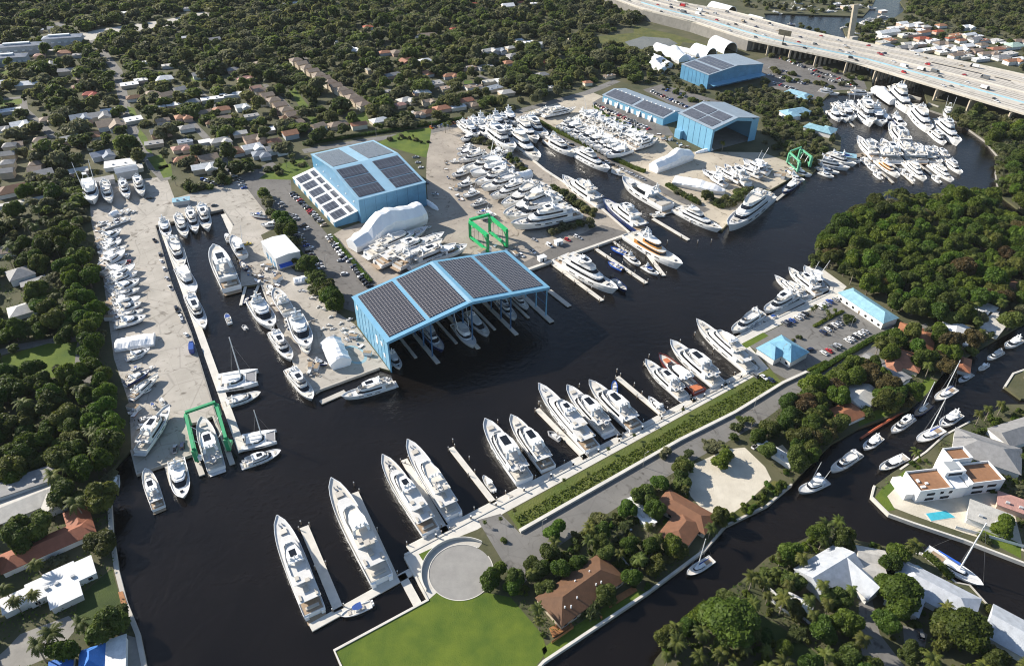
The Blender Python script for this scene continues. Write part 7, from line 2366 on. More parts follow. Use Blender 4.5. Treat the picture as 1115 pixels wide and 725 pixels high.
# big regions
scatter([(-90, -25), (640, -25), (700, 5), (742, 8), (690, 28), (650, 40), (655, 55), (735, 60), (712, 64), (700, 90), (640, 98), (575, 118), (540, 125), (470, 136), (400, 147), (330, 160), (262, 194), (180, 186), (97, 196), (-90, 215)], 11.5, 0.7, 2.0, 'far', None, ['b'] * 12 + ['p'], 1)
scatter([(-90, 205), (62, 200), (70, 300), (82, 360), (95, 440), (130, 500), (120, 540), (122, 580), (136, 655), (158, 770), (-90, 775)], 8.0, 0.7, 1.45, 'leafy tree among the western gardens', 'trees of the western gardens', ['b'] * 3 + ['p'], 2)
scatter([(66, 190), (90, 198), (92, 240), (104, 300), (114, 390), (132, 440), (138, 470), (116, 500), (92, 440), (80, 350), (68, 280)], 6.8, 0.95, 1.35, 'bright green tree in the thick belt along the western yard', 'tree belt along the western yard', ['c'], 3, 0)
scatter([(882, 292), (900, 262), (938, 234), (965, 222), (1000, 220), (1050, 219), (1080, 225), (1115, 247), (1190, 274), (1190, 300), (1115, 300), (1062, 330), (1030, 345), (1000, 350), (972, 340), (924, 312), (908, 312)], 8.2, 0.95, 1.45, 'dense mangrove tree in the wood by the river', 'mangrove wood by the river', ['m'] * 24 + ['r', 'p', 'p', 'p'], 4, 0)
scatter([(1030, 345), (1062, 330), (1115, 300), (1190, 300), (1190, 318), (1115, 350), (1080, 370), (1050, 388), (1028, 404), (1010, 426), (990, 444), (935, 464), (905, 481), (880, 506), (862, 525), (842, 520), (833, 505), (815, 485), (850, 440), (880, 420), (985, 365), (1008, 356)], 5.4, 0.7, 1.3, 'leafy tree around the houses north of the side canal', 'trees north of the side canal', ['b'] * 7 + ['c', 'c', 'p', 'r'], 5, 0.4, 0.85)
scatter([(548, 612), (566, 642), (600, 602), (626, 584), (672, 554), (757, 502), (750, 545), (770, 562), (790, 573), (765, 598), (704, 642), (592, 716), (590, 690), (556, 650), (530, 645)], 5.6, 0.55, 1.0, 'leafy tree in the gardens below the southern road', 'trees below the southern road', ['b', 'b', 'b', 'p'], 6, 0.4, 0.85)
scatter([(690, 790), (713, 716), (736, 690), (772, 657), (802, 640), (837, 610), (882, 587), (905, 576), (935, 590), (930, 640), (936, 700), (950, 770)], 6.2, 0.65, 1.15, 'leafy tree on the southern canal bank', 'trees of the southern canal bank', ['b', 'b', 'p', 'p'], 7, 0.6, 0.85)
scatter([(976, 598), (1008, 608), (1041, 636), (1076, 660), (1115, 678), (1160, 700), (1160, 790), (1000, 790), (985, 725), (958, 690), (948, 645)], 8.0, 0.8, 1.3, 'leafy tree between the southern white roofed houses', 'trees between the southern houses', ['b', 'b', 'p'], 8, 0.6, 0.6)
scatter([(953, 530), (985, 508), (1028, 476), (1075, 454), (1115, 442), (1180, 445), (1180, 620), (1115, 606), (1060, 585), (1030, 575)], 7, 0.5, 0.9, 'leafy tree on the villa island', 'trees of the villa island', ['b', 'b', 'p'], 9, 1.0, 0.45)
scatter([(1098, 420), (1110, 405), (1180, 390), (1180, 430), (1112, 430)], 6, 0.5, 0.7, 'garden palm on the point in the side canal', 'palms on the garden point', ['p'], 10, 0, 0.6)
scatter([(742, 62), (760, 75), (770, 118), (745, 100), (725, 92), (700, 92), (712, 68)], 8, 0.6, 0.95, 'far', None, ['b'], 24, 0.5, 0.7)
scatter([(830, 110), (862, 102), (892, 112), (905, 128), (912, 150), (900, 168), (880, 186), (862, 176), (835, 168), (828, 150)], 7.5, 0.6, 1.0, 'leafy tree around the turquoise roofed halls', 'trees around the turquoise roofed halls', ['b', 'm', 'm'], 25, 0.3, 0.8)
scatter([(770, 112), (830, 100), (832, 122), (800, 124)], 8, 0.5, 0.8, 'far', None, ['b'], 26, 0.3, 0.7)
scatter([(1040, 130), (1060, 124), (1130, 140), (1190, 150), (1190, 270), (1120, 236), (1092, 212), (1088, 188), (1092, 172), (1076, 154), (1048, 134)], 8.0, 0.9, 1.4, 'tree on the eastern bank below the motorway', 'trees of the eastern bank', ['m', 'm', 'b'], 27, 0.3, 0.9)
scatter([(728, 92), (770, 106), (838, 90), (850, 100), (860, 125), (835, 130), (822, 121), (790, 112), (760, 119), (740, 106)], 6.5, 0.5, 0.85, 'far', None, ['b', 'b', 'p'], 28, 0.3, 0.8)
line_trees([(884, 291), (900, 264), (920, 246), (940, 235), (965, 223), (1000, 221), (1050, 219), (1080, 225)], 60, 0.7, 1.15, 'dense mangrove tree in the wood by the river', 'mangrove wood by the river', ['m'], 41, 1.5)
line_trees([(1034, 127), (1047, 133), (1075, 152), (1090, 170), (1087, 188), (1091, 212)], 34, 0.6, 1.0, 'tree on the eastern bank below the motorway', 'trees of the eastern bank', ['m', 'b'], 42, 2)
# car park hedges, peninsula belts
scatter([(284, 214), (296, 205), (312, 245), (330, 275), (352, 315), (374, 338), (362, 352), (340, 335), (324, 292), (303, 250)], 5.5, 0.5, 0.85, 'clipped tree in the belt between warehouse and car park', 'belt between warehouse and car park', ['c'], 11, 0, 0.75, False)
EXC_SAVE = list(EXC)
EXC[:] = [P for P in EXC if P is not None]


line_trees([(288, 214), (300, 238), (312, 254), (322, 270)], 15, 1.0, 1.35, 'tree in the upper belt beside the peninsula car park', 'upper belt beside the peninsula car park', ['c', 'b'], 1, 1.5)
line_trees([(334, 290), (346, 312), (358, 328), (368, 340)], 15, 0.95, 1.3, 'tree in the lower belt beside the peninsula car park', 'lower belt beside the peninsula car park', ['c', 'b'], 2, 1.5)
line_trees([(516, 152), (530, 158), (550, 172), (566, 183), (580, 194)], 16, 0.6, 0.9, 'bushy tree in the boatyard row beside the inlet quay, upper part', 'boatyard row by the inlet quay, upper part', ['b', 'c'], 3, 1.5)
line_trees([(602, 205), (618, 216), (632, 226), (645, 236)], 16, 0.7, 0.95, 'bushy tree in the boatyard row beside the inlet quay, lower part', 'boatyard row by the inlet quay, lower part', ['c'], 4, 1.2)
line_trees([(597, 256), (612, 250), (630, 246), (648, 248)], 9, 0.6, 0.85, 'small tree between laid-up yachts and quay cars', 'trees between laid-up yachts and quay cars', ['b'], 5, 1.5)
line_trees([(770, 218), (780, 222), (788, 225), (796, 222), (806, 212), (812, 205)], 26, 0.6, 1.0, 'bushy tree on the wooded point', 'trees of the wooded point', ['b', 'm'], 6, 4)
line_trees([(196, 200), (208, 207), (222, 208), (240, 202), (252, 198)], 16, 0.7, 1.1, 'leafy tree between western yard head and peninsula lane', 'trees at the western yard head', ['b', 'b', 'p'], 31, 3)
line_trees([(284, 180), (300, 190), (310, 184), (326, 176), (334, 184)], 14, 0.45, 0.85, 'tree on the rough grass behind the lean-to', 'trees on the rough grass behind the lean-to', ['b', 'p', 'c'], 32, 4)
line_trees([(420, 154), (440, 150), (456, 152), (466, 158)], 9, 0.3, 0.55, 'shrub on the rough grass behind the solar shed', 'shrubs behind the solar shed', ['c', 'b'], 33, 4)
line_trees([(735, 208), (750, 216), (765, 222)], 6, 0.5, 0.7, 'bushy tree by the hedge of the long shrink-wrapped hull', 'trees by the long shrink-wrapped hull', ['b'], 7, 2)
line_trees([(728, 96), (742, 104), (760, 112), (780, 118)], 16, 0.45, 0.75, 'small tree or palm between the northern sheds', 'trees between the northern sheds', ['p', 'b', 'b'], 8, 6)
line_trees([(835, 118), (845, 128), (860, 140), (875, 150), (838, 142), (855, 158)], 26, 0.6, 0.95, 'leafy tree around the turquoise roofed halls', 'trees around the turquoise roofed halls', ['b', 'm'], 9, 8)
line_trees([(838, 75), (860, 85), (885, 92), (905, 95), (930, 90), (940, 82)], 26, 0.4, 0.8, 'small tree in the car park below the motorway', 'trees in the car park below the motorway', ['b'], 10, 9)
line_trees([(838, 62), (870, 68), (905, 78), (935, 88)], 18, 0.5, 0.8, 'tree along the foot of the motorway bridge', 'trees along the foot of the motorway', ['b', 'c'], 11, 5)
line_trees([(1042, 128), (1056, 138), (1075, 148), (1090, 160), (1108, 172), (1090, 140), (1112, 150), (1060, 126), (1100, 190), (1110, 210), (1095, 205)], 40, 0.8, 1.25, 'tree on the eastern bank below the motorway', 'trees of the eastern bank', ['m', 'b', 'b'], 12, 8)
line_trees([(862, 372), (872, 368)], 2, 0.3, 0.4, 'tiny shrub tree by the dock office', 'shrub trees by the dock office', ['b'], 13, 1)
line_trees([(884, 345), (892, 340), (900, 349), (905, 343)], 7, 0.5, 0.65, 'tall palm on the car park planting islands', 'palms on the car park islands', ['p'], 14, 2)
line_trees([(916, 352), (926, 344)], 4, 0.45, 0.6, 'dense small tree at the end of the car park island', 'small trees at the end of the car park island', ['b'], 15, 2)
line_trees([(720, 490), (735, 508), (748, 503), (766, 486), (782, 492), (790, 500), (798, 470), (815, 462), (826, 470)], 12, 0.5, 0.95, 'round tree beside the sandy vacant lot', 'trees beside the sandy lot', ['c', 'b', 'p'], 16, 2)
for (x, y, s, lb) in ((785, 505, 0.95, 'round bright tree standing alone on the sandy lot'), (746, 513, 0.8, 'smaller round tree casting a shadow on the sandy lot'), (722, 533, 0.55, 'shrub-like tree at the road edge of the sandy lot'), (972, 655, 1.55, 'big round glossy tree between the southern driveways'), (1040, 697, 1.7, 'big dark spreading tree at the foot of the southern houses'), (47, 340, 1.25, 'big round dark tree on the lawn west of the belt'), (790, 690, 1.9, 'huge spreading tree on the southern canal bank'), (1088, 578, 1.0, 'round tree on the lawn of the villa island'), (965, 440, 1.35, 'big round tree at the side canal between two houses'), (560, 640, .8, 'broad tree with drooping leaves beside the turning circle'), (540, 628, .85, 'leafy tree overhanging the turning circle'), (604, 582, .9, 'tree on the southern road verge above the long brown house'), (548, 590, .35, 'little shrub by the garden wall end')):
    p = U(x, y)
    TREES.append((p.x, p.y, s, lb, None, 'g' if s > 1.2 else 'c', 0.3))
for i, (x, y) in enumerate([(545, 569), (528, 573), (560, 560), (614, 527), (640, 520), (700, 489), (743, 450), (690, 478), (662, 493)]):
    p = U(x, y)
    TREES.append((p.x, p.y, 0.36, 'young slim palm in the planted strip behind the quay', 'young palms in the planted strip', 'p', 0.4))
for i, (x, y) in enumerate([(25, 668), (14, 655), (47, 628), (44, 660), (878, 668), (893, 652), (857, 648), (883, 682), (862, 640), (1062, 463), (1072, 458), (1086, 452), (850, 660), (870, 622), (924, 655), (786, 165), (485, 145), (490, 143)]):
    p = U(x, y)
    TREES.append((p.x, p.y, rng.uniform(.85, 1.1), f'tall palm with long arching fronds, {nth(i)} of the garden specimens', 'garden palms', 'p', 0.6))
scatter([(975, 66), (924, 47), (918, 30), (972, 21), (985, 11), (984, -20), (1180, -20), (1180, 90), (1100, 74), (1010, 58)], 9, 0.6, 1.1, 'far', None, ['b', 'b', 'p'], 20, 0.5, 0.75)
scatter([(984, -30), (1180, -30), (1180, 46), (1115, 38), (1060, 28), (1010, 22), (985, 8)], 10, 1.0, 1.5, 'far', None, ['b'], 21, 0)
scatter([(830, 14), (900, 16), (945, 16), (950, -20), (780, -20), (800, 8)], 14, 0.7, 1.1, 'far', None, ['b'], 22, 0, 0.6)
line_trees([(868, 28), (885, 34), (905, 40)], 10, 0.6, 0.8, 'far', None, ['b'], 23, 3)

# ------------------------------------------------------------------ build them: the largest 290 in view stand alone, the rest is one wood
app = []
for t_ in TREES:
    zz_ = PX(t_[0], t_[1], 3)[2]
    app.append((t_[2] / zz_, t_))
app.sort(key=lambda q: -q[0])
ind, rest, np_, nm_ = [], [], 0, 0
for s, t_ in app:
    k = t_[5]
    if t_[3] == 'far' and k != 'p':
        rest.append(t_); continue
    if k == 'p':
        if np_ < 240 and t_[3] != 'far':
            np_ += 1; ind.append(t_)
        else:
            rest.append(t_)
    elif k in 'mr':
        if nm_ < 280:
            nm_ += 1; ind.append(t_)
        else:
            rest.append(t_)
    else:
        ind.append(t_)
nb = 0
def shrub(sd, m):
    def f():
        r = root('shrub')
        V, Q, T = crown_arrays(sd, 1.6, 1.7, 0.1, 6, 420, 0.26, 0.85)
        link('leaves', np_mesh('leaves', V, Q, T, [m]), r)
        part('stem', MB().tube((0, 0, 0), (0, 0, .8), .1, .06, 6), bark, r)
        return r
    return f


shr = random.Random(91)
for lb, gp, pts, n in (('rounded garden shrub on the southern canal bank', 'shrubs of the southern canal bank', [(700, 740), (720, 712), (772, 659), (837, 612), (882, 590), (905, 580), (930, 592), (925, 650), (936, 720)], 70),
                       ('rounded garden shrub between the southern houses', 'shrubs between the southern houses', [(935, 590), (976, 599), (1041, 638), (1110, 680), (1110, 760), (985, 740), (950, 650)], 40),
                       ('rounded garden shrub by the side canal', 'shrubs by the side canal', [(815, 485), (850, 440), (985, 372), (1040, 385), (1010, 424), (935, 462), (862, 524)], 50),
                       ('rounded garden shrub around the long brown house', 'shrubs around the long brown house', [(556, 650), (600, 604), (672, 556), (755, 510), (785, 572), (704, 640), (594, 712)], 60),
                       ('rounded garden shrub around the white villa', 'shrubs around the white villa', [(955, 536), (985, 512), (1075, 456), (1115, 446), (1115, 604), (1060, 584), (1000, 560)], 40),
                       ('rounded shrub on the rim of the sandy lot', 'shrubs on the rim of the sandy lot', [(788, 566), (812, 550), (842, 524), (860, 527), (834, 549), (792, 573)], 30)):
    P = PXL(pts)
    xs = [p[0] for p in P]; ys = [p[1] for p in P]
    k = tries = 0
    while k < n and tries < 4000:
        tries += 1
        x, y = shr.uniform(min(xs), max(xs)), shr.uniform(min(ys), max(ys))
        if inside((x, y), P) and any(inside((x, y), Q_) for Q_ in LANDP) and not too_close(x, y, .4) and not any(inside((x, y), Q_) for Q_ in EXC[:-1] if 'rim' not in lb):
            v = shr.randrange(3)
            place(('shrub', v), shrub(300 + v, (leafA, leafC, leafB)[v]), (x, y, 0), shr.uniform(0, 6), shr.uniform(.6, 1.5), lb, 'shrub', gp)
            k += 1
LF = {'b': [('b1', leafA, 31), ('b2', leafB, 32), ('b3', leafA, 33), ('b4', leafB, 34)], 'c': [('c1', leafC, 41), ('c2', leafC, 42), ('c3', leafA, 43)], 'm': [('m1', leafA, 51), ('m2', leafB, 52), ('m3', leafC, 53), ('m4', leafC, 54)], 'r': [('r1', leafD, 61)], 'g': [('g1', leafC, 71), ('g2', leafA, 72)]}
for t_ in ind:
    x, y, s, lb, gp, k, q = t_
    if k == 'p':
        v = int(q * 3)
        place(('palm', v), palm(100 + v, 20), (x, y, 0), q * 6.28, s, lb, 'palm', gp)
        continue
    isb = k in 'bcg'
    if isb and nb >= 290:
        rest.append(t_); continue
    nb += isb
    opts = LF[k]
    key, m, sd0 = opts[int(q * 9973) % len(opts)]
    nmn = 'mangrove_tree' if k in 'mr' else 'broadleaf_tree'
    if k == 'g':
        f = broad(sd0, m, 5200, 0.36, 20, nmn)
    else:
        f = broad(sd0, m, 3000, 0.46, 13, nmn)
    place((nmn, key), f, (x, y, 0), q * 37.0, (s * (0.85 + 0.3 * ((q * 13) % 1)), s * (0.85 + 0.3 * ((q * 29) % 1)), s * (0.8 + 0.4 * ((q * 7) % 1))), lb, 'tree', gp)
# the wood
bases = [crown_arrays(200 + i, *q) for i, q in enumerate([(5.0, 6.0, 1.6, 7, 220, 1.1, 0.86), (5.4, 4.6, 1.6, 9, 240, 1.05, .84), (4.2, 8.5, 1.6, 8, 230, 1.0, .84), (5.8, 5.0, 1.4, 12, 280, 1.0, .82), (4.6, 6.5, 1.6, 5, 200, 1.1, .86), (5.2, 5.6, 1.4, 10, 260, 1.0, .82), (3.4, 9.5, 1.2, 7, 220, .9, .8)])]
VV = {0: ([], [], [], [0]), 1: ([], [], [], [0]), 2: ([], [], [], [0])}
g = np.random.default_rng(9)
MI = []
for t_ in rest:
    V, Q, T = bases[int(t_[6] * 7) % 7]
    a = t_[6] * 40
    c, s_ = math.cos(a), math.sin(a)
    k = t_[2] * (0.6 if t_[5] == 'p' else 1)
    sx_ = g.uniform(.8, 1.25)
    M = np.array([[c * sx_, -s_, 0], [s_ * sx_, c, 0], [0, 0, 0.62 + 0.4 * g.random()]]) * k
    dst = VV[0]
    MI.append(int(t_[6] * 8191) % 4)
    o = dst[3][0]
    dst[0].append(V @ M.T + np.array([t_[0], t_[1], -0.8])); dst[1].append(Q + o); dst[2].append(T + o)
    dst[3][0] += len(V)
WM = [leaf_mat('far_foliage_' + n_, tuple(x * 1.45 for x in a_), tuple(x * 1.45 for x in b_), 0, 0.06, 0.55, 'World', 6) for n_, a_, b_ in (('olive', (0.055, 0.066, 0.020), (0.155, 0.155, 0.055)), ('green', (0.045, 0.068, 0.014), (0.130, 0.160, 0.038)), ('dark', (0.032, 0.048, 0.014), (0.095, 0.112, 0.036)), ('grey', (0.065, 0.072, 0.034), (0.165, 0.165, 0.085)))]
d = VV[0]
wo = link('woodland', np_mesh('woodland', np.concatenate(d[0]), np.concatenate(d[1]), np.concatenate(d[2]), WM))
wo.data.polygons.foreach_set('material_index', np.concatenate([np.repeat(MI, [len(q) for q in d[1]]), np.repeat(MI, [len(q) for q in d[2]])]).astype(np.int32))
wo['kind'] = 'stuff'
wo['label'] = 'far woods of dark evergreen crowns around the distant streets'


# hedges: one leafy strip each
def hedge(pts, wd, h, label, m=None, leaf=0.35):
    W_ = [U(*p) for p in pts]
    gg = np.random.default_rng(len(pts) + int(pts[0][0]))
    P, N = [], []
    for a, b in zip(W_[:-1], W_[1:]):
        L = (b - a).length
        n = int(L * (wd + 2 * h) * 7)
        d = np.array((b - a).normalized()); nn = np.array([-d[1], d[0], 0])
        t = gg.uniform(0, L, n)
        u = gg.uniform(-1, 1, n)
        face = gg.uniform(0, wd + 2 * h, n)
        top = face < wd
        off = np.where(top, u * wd / 2, np.sign(u) * wd / 2 * gg.uniform(.8, 1.1, n))
        zc = np.where(top, h * gg.uniform(.82, 1.1, n), gg.uniform(0.05, 1, n) * h)
        P.append(np.array(a)[None] + d[None] * t[:, None] + nn[None] * off[:, None] + np.array([0, 0, 1])[None] * zc[:, None])
        N.append(np.where(top[:, None], np.array([[0, 0, 1.0]]), nn[None] * np.sign(u)[:, None]))
    P, N = np.concatenate(P), np.concatenate(N)
    nn = N + gg.normal(size=P.shape) * .5
    nn /= np.linalg.norm(nn, axis=1)[:, None]
    t = np.cross(nn, gg.normal(size=P.shape)); t /= np.linalg.norm(t, axis=1)[:, None]
    b = np.cross(nn, t)
    s = leaf * gg.uniform(.5, 1.3, (len(P), 1))
    V = np.stack([P - t * s, P + b * s * .6, P + t * s, P - b * s * .6], 1).reshape(-1, 3)
    core = MB()
    for a, b in zip(W_[:-1], W_[1:]):
        core.bar((a.x, a.y, h * .42), (b.x, b.y, h * .42), wd * .8, h * .84)
    cv = np.array(core.v); cf = np.array([f for f in core.f]) + len(V)
    Q = np.concatenate([np.arange(len(V)).reshape(-1, 4), cf])
    o = link('hedge', np_mesh('hedge', np.concatenate([V, cv]), Q, np.zeros((0, 3), int), [m or leafC]))
    return tag(o, label, 'hedge')


hedge([(576, 127), (600, 141), (640, 160), (690, 184), (702, 188)], 4.0, 2.2, 'long clipped hedge between inlet road and northern yard')
hedge([(726, 202), (745, 214), (760, 222)], 4.0, 2.5, 'thick bright hedge around the long shrink-wrapped hull')
hedge([(362, 258), (378, 278), (392, 294), (404, 308)], 2.4, 1.6, 'narrow green hedge between the packed cars and the boatyard')
hedge([(313, 255), (322, 268), (328, 278)], 2.5, 1.2, 'short strip of low hedge behind the white warehouse')
hedge([(646, 116), (660, 126), (690, 140), (716, 152)], 2.6, 0.9, 'low hedge between workshop forecourt and yard road')
hedge([(880, 412), (912, 392), (950, 370), (984, 357)], 3.0, 1.8, 'long dark hedge between the southern car park and the road')
hedge([(330, 158), (400, 147), (470, 136), (505, 130)], 4.0, 2.2, 'long dark hedge along the street behind the solar shed', leafA)
hedge([(94, 700), (112, 688), (136, 676)], 2.5, 1.6, 'garden hedge above the blue tarpaulin house', leafA)
hedge([(722, 705), (745, 682), (770, 660)], 4.0, 2.0, 'low shrubs along the southern canal bank')
hedge([(1006, 603), (1020, 614), (1036, 630)], 3.0, 1.6, 'hedge between canal wall and turquoise pool', leafA)
hedge([(880, 404), (900, 394)], 1.6, 1.0, 'short hedge stub by the car park entrance')
hedge([(886, 356), (900, 348), (918, 339)], 2.0, 0.8, 'low planting in the middle island of the car park')
# low planting in the strip garden: ground cover nobody could count
gg = np.random.default_rng(4)
SG = PXL([(560, 563), (835, 408), (848, 418), (800, 447), (740, 477), (568, 576)])
P = []
xs = [p[0] for p in SG]; ys = [p[1] for p in SG]
while len(P) < 3800:
    x, y = gg.uniform(min(xs), max(xs)), gg.uniform(min(ys), max(ys))
    if inside((x, y), SG) and math.sin(x * .19 + 1) + math.sin(y * .23) + math.sin((x + y) * .11) > -3.5:
        P.append((x, y, gg.uniform(0.03, 0.35)))
P = np.array(P)
nn = gg.normal(size=P.shape) + np.array([0, 0, .7]); nn /= np.linalg.norm(nn, axis=1)[:, None]
t = np.cross(nn, gg.normal(size=P.shape)); t /= np.linalg.norm(t, axis=1)[:, None]
b = np.cross(nn, t)
s = 0.55 * gg.uniform(.4, 1.3, (len(P), 1))
V = np.stack([P - t * s, P + b * s * .6, P + t * s, P - b * s * .6], 1).reshape(-1, 3)
sg = link('ground_cover', np_mesh('ground_cover', V, np.arange(len(V)).reshape(-1, 4), np.zeros((0, 3), int), [leafC]))
sg['kind'] = 'stuff'
# ------------------------------------------------------------------ undergrowth in the near gardens and woods (nobody could count it)
def cover(name, polys, dens, leaf, m, zmax=0.9, seed=1):
    gg = np.random.default_rng(seed)
    P = []
    for pts in polys:
        Q = PXL(pts)
        xs = [p[0] for p in Q]; ys = [p[1] for p in Q]
        n = int((max(xs) - min(xs)) * (max(ys) - min(ys)) * dens)
        for _ in range(n):
            x, y = gg.uniform(min(xs), max(xs)), gg.uniform(min(ys), max(ys))
            if math.sin(x * .31 + 1) + math.sin(y * .27) + math.sin((x - y) * .17) < -0.5:
                continue
            if inside((x, y), Q) and ok_spot(x, y, 0.2):
                P.append((x, y, gg.uniform(0.05, zmax)))
    P = np.array(P)
    nn = gg.normal(size=P.shape) * .8 + np.array([0, 0, .8]); nn /= np.linalg.norm(nn, axis=1)[:, None]
    t = np.cross(nn, gg.normal(size=P.shape)); t /= np.linalg.norm(t, axis=1)[:, None]
    b = np.cross(nn, t)
    s = leaf * gg.uniform(.4, 1.3, (len(P), 1))
    V = np.stack([P - t * s, P + b * s * .6, P + t * s, P - b * s * .6], 1).reshape(-1, 3)
    o = link(name, np_mesh(name, V, np.arange(len(V)).reshape(-1, 4), np.zeros((0, 3), int), [m]))
    o['kind'] = 'stuff'
    return o


cover('undergrowth', [[(548, 612), (626, 584), (757, 502), (750, 545), (790, 573), (765, 598), (704, 642), (592, 716), (556, 650)],
                      [(690, 790), (713, 716), (772, 657), (837, 610), (882, 587), (905, 576), (976, 598), (1041, 636), (1115, 678), (1160, 790)],
                      [(1115, 350), (1050, 388), (990, 444), (905, 481), (862, 525), (815, 485), (850, 440), (985, 365)],
                      [(953, 530), (985, 508), (1075, 454), (1180, 445), (1180, 620), (1060, 585)],
                      [(70, 260), (120, 400), (140, 500), (120, 545), (158, 770), (-90, 775), (-90, 330)]], 0.9, 0.45, leafA, 1.2, 3)

# ------------------------------------------------------------------ clutter of the boatyards
crate_m = [pm('crate_wood', (0.30, 0.22, 0.14), 0.8, 0.2, 1.0), pm('crate_grey', (0.36, 0.37, 0.38), 0.6, 0.15, 1.0), white, pm('crate_blue', (0.04, 0.13, 0.32), 0.5, 0.1, 1.0), pm('crate_rust', (0.28, 0.10, 0.05), 0.8, 0.2, 1.0)]


def crate(v):
    def f():
        r = root('storage_crate')
        w_, l_, h_ = [(1.0, 1.4, 0.9), (1.2, 2.4, 1.2), (2.2, 4.6, 2.3), (0.9, 0.9, 1.1), (1.4, 3.0, 0.5)][v]
        part('body', MB().box(-l_ / 2, l_ / 2, -w_ / 2, w_ / 2, 0.12, h_), crate_m[v], r)
        part('lid', MB().box(-l_ / 2 - .05, l_ / 2 + .05, -w_ / 2 - .05, w_ / 2 + .05, h_, h_ + 0.12), crate_m[(v + 1) % 3], r)
        part('skid', MB().box(-l_ / 2, l_ / 2, -w_ / 2 + .1, -w_ / 2 + .3, 0, 0.12).box(-l_ / 2, l_ / 2, w_ / 2 - .3, w_ / 2 - .1, 0, 0.12), wood, r)
        return r
    return f


def stand(v):
    def f():
        r = root('boat_trailer')
        part('frame', MB().bar((-3.2, -0.8, .5), (3.2, -0.25, .55), .16, .2).bar((-3.2, 0.8, .5), (3.2, 0.25, .55), .16, .2).bar((-2.8, -.9, .5), (-2.8, .9, .5), .14, .16).bar((0.2, -.7, .5), (0.2, .7, .5), .14, .16), steel, r)
        for s in (-1, 1):
            part('wheel', MB().tube((-1.4, s * .95, .36), (-1.4, s * 1.15, .36), .36, .36, 10), tyre, r)
        part('bunk', MB().box(-2.8, 1.2, -0.6, -0.4, .62, .78).box(-2.8, 1.2, .4, .6, .62, .78), wood, r)
        return r
    return f


rr = random.Random(77)
AREAS = [('on the cluttered peninsula', [(288, 318), (300, 330), (310, 352), (322, 380), (340, 412), (352, 412), (345, 395), (330, 370), (316, 345), (300, 312)], 26),
         ('in the pipe and pallet yard by the narrow piers', [(268, 292), (290, 288), (312, 300), (300, 314), (270, 308)], 30),
         ('beside the covered dock wall', [(376, 350), (386, 360), (404, 390), (392, 380), (378, 362)], 12),
         ('beside the open-fronted shed', [(716, 146), (748, 160), (752, 166), (720, 152)], 16),
         ('around the tall green lift', [(508, 262), (520, 280), (548, 288), (566, 280), (560, 262)], 14),
         ('along the foot of the tree belt in the western yard', [(104, 240), (110, 290), (120, 350), (126, 350), (116, 290), (110, 244)], 18),
         ('behind the laid-up yachts of the boatyard', [(484, 170), (495, 200), (510, 226), (500, 226), (486, 200)], 14),
         ('at the lower end of the western yard', [(140, 400), (150, 450), (156, 470), (146, 470), (138, 420)], 8),
         ('near the far marina point', [(838, 190), (858, 180), (872, 184), (846, 200)], 12)]
for where, pts, n in AREAS:
    Q = PXL(pts)
    xs = [p[0] for p in Q]; ys = [p[1] for p in Q]
    k = 0
    while k < n:
        x, y = rr.uniform(min(xs), max(xs)), rr.uniform(min(ys), max(ys))
        if not inside((x, y), Q):
            continue
        k += 1
        if rr.random() < 0.75:
            v = rr.randrange(5)
            cl = ['brown wooden', 'long grey', 'big white', 'small blue', 'flat rusty'][v]
            place(('crate', v), crate(v), (x, y, 0.02), rr.uniform(0, 3.1), rr.uniform(.8, 1.25), f'{cl} crate {where}', 'crate', f'{cl} crates {where}')
        else:
            place(('trailer', 0), stand(0), (x, y, 0.02), rr.uniform(0, 6), 1.0, f'empty steel boat trailer {where}', 'trailer', f'boat trailers {where}')

# ------------------------------------------------------------------ garden decks, fences, poles
def deckbox(pts, label, z=0.5, m=wood, name='timber_deck'):
    P = PXL(pts)
    return tag(link(name, MB().prism(P, z - 0.5, z).mesh(name, [m])), label, 'deck')


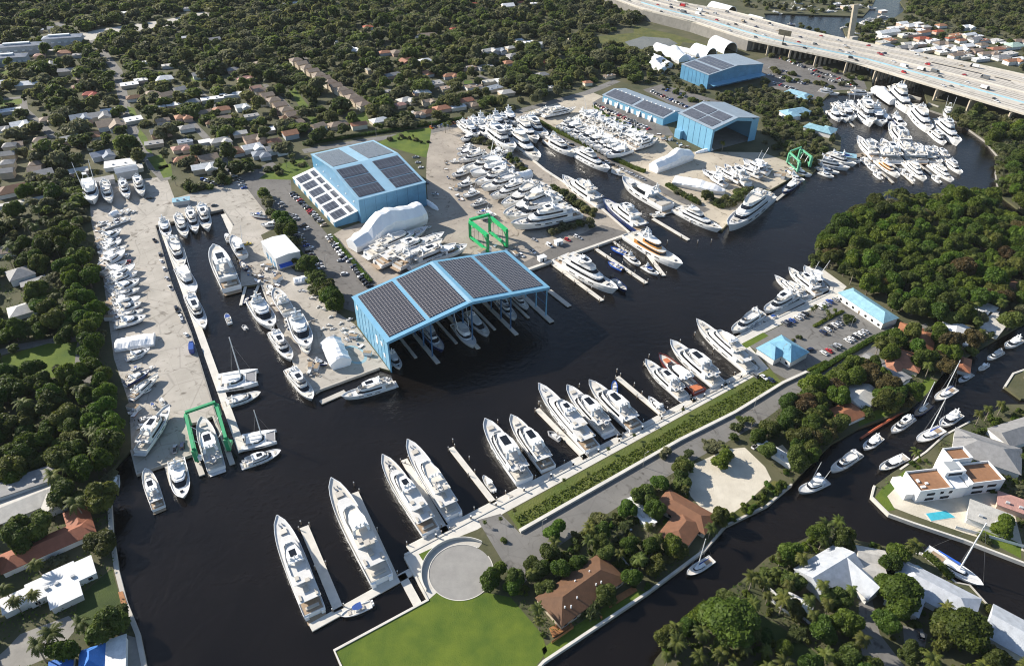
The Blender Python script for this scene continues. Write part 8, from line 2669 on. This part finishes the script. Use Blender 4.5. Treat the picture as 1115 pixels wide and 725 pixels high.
rustw = pm('rust_stained_wood', (0.32, 0.14, 0.05), 0.8, 0.2, 0.8)
deckbox([(598, 684), (618, 672), (624, 682), (602, 694)], 'rust coloured timber deck at the corner of the long brown house', 0.4, rustw)
deckbox([(660, 655), (690, 638), (694, 643), (664, 662)], 'brown timber terrace between the long brown house and the canal', 0.35, rustw)
deckbox([(129, 645), (134, 644), (139, 658), (133, 661)], 'orange-brown boat deck on the western seawall', 0.5, rustw)
deckbox([(128, 664), (135, 662), (137, 669), (130, 671)], 'small orange-brown step deck on the western seawall', 0.4, rustw)
for p, q, lb in (((640, 655), (655, 674), 'rust coloured garden fence below the long brown house'), ((676, 607), (697, 634), 'pale garden fence north-east of the long brown house'), ((601, 700), (624, 684), 'rust coloured fence at the seaward side of the long brown house'), ((835, 640), (893, 690), 'pale boundary fence below the palm garden'), ((985, 598), (986, 626), 'white garden wall between the southern houses'), ((840, 655), (862, 672), 'white paved garden wall in the palm garden'), ((1115, 596), (1040, 575), 'white terrace balustrade on the villa island')):
    a, b = U(*p), U(*q)
    d = b - a
    t = root('garden_fence', lb, 'fence', None, (a.x, a.y, 0), math.atan2(d.y, d.x))
    mm = rustw if 'rust' in lb else white
    n = max(2, int(d.length / 2.5))
    part('panel', MB().box(0, d.length, -0.05, 0.05, 0.1, 1.5), mm, t)
    for k in range(n + 1):
        part('post', MB().box(k * d.length / n - .09, k * d.length / n + .09, -.1, .1, 0, 1.65), mm, t)
polm = pm('pole_grey', (0.32, 0.31, 0.30), 0.7)
for i, (x, y) in enumerate([(330, 268), (355, 292), (300, 232), (645, 182), (605, 158), (560, 140), (690, 205), (850, 390), (925, 360), (905, 366), (965, 372), (820, 448), (700, 508), (590, 582), (645, 222), (600, 202), (238, 118), (150, 148), (162, 186), (90, 78), (410, 150), (470, 140)]):
    p = U(x, y)
    t = root('lamp_post', f'slim grey lamp post by road or quay, {nth(i)} in count from the covered dock outward', 'lamp post', 'lamp posts of roads and quays', (p.x, p.y, 0), GRID)
    part('pole', MB().tube((0, 0, 0), (0, 0, 8.5), .12, .08, 6), polm, t)
    part('arm', MB().bar((0, 0, 8.5), (1.6, 0, 8.7), .1, .1), polm, t)
    part('lamp_head', MB().box(1.2, 2.0, -.18, .18, 8.6, 8.8), polm, t)
# ------------------------------------------------------------------ the air between
hm = bpy.data.materials.new('haze_air')
hm.use_nodes = True
ht = hm.node_tree
for n_ in list(ht.nodes):
    if n_.type == 'BSDF_PRINCIPLED':
        ht.nodes.remove(n_)
pv = ht.nodes.new('ShaderNodeVolumePrincipled')
pv.inputs['Color'].default_value = (0.82, 0.87, 0.95, 1)
pv.inputs['Density'].default_value = 0.00002
ht.links.new(pv.outputs[0], ht.nodes['Material Output'].inputs['Volume'])
ho = link('haze', MB().box(-7600, 7600, -900, 9100, -6, 246).mesh('haze', [hm]))
ho['kind'] = 'stuff'
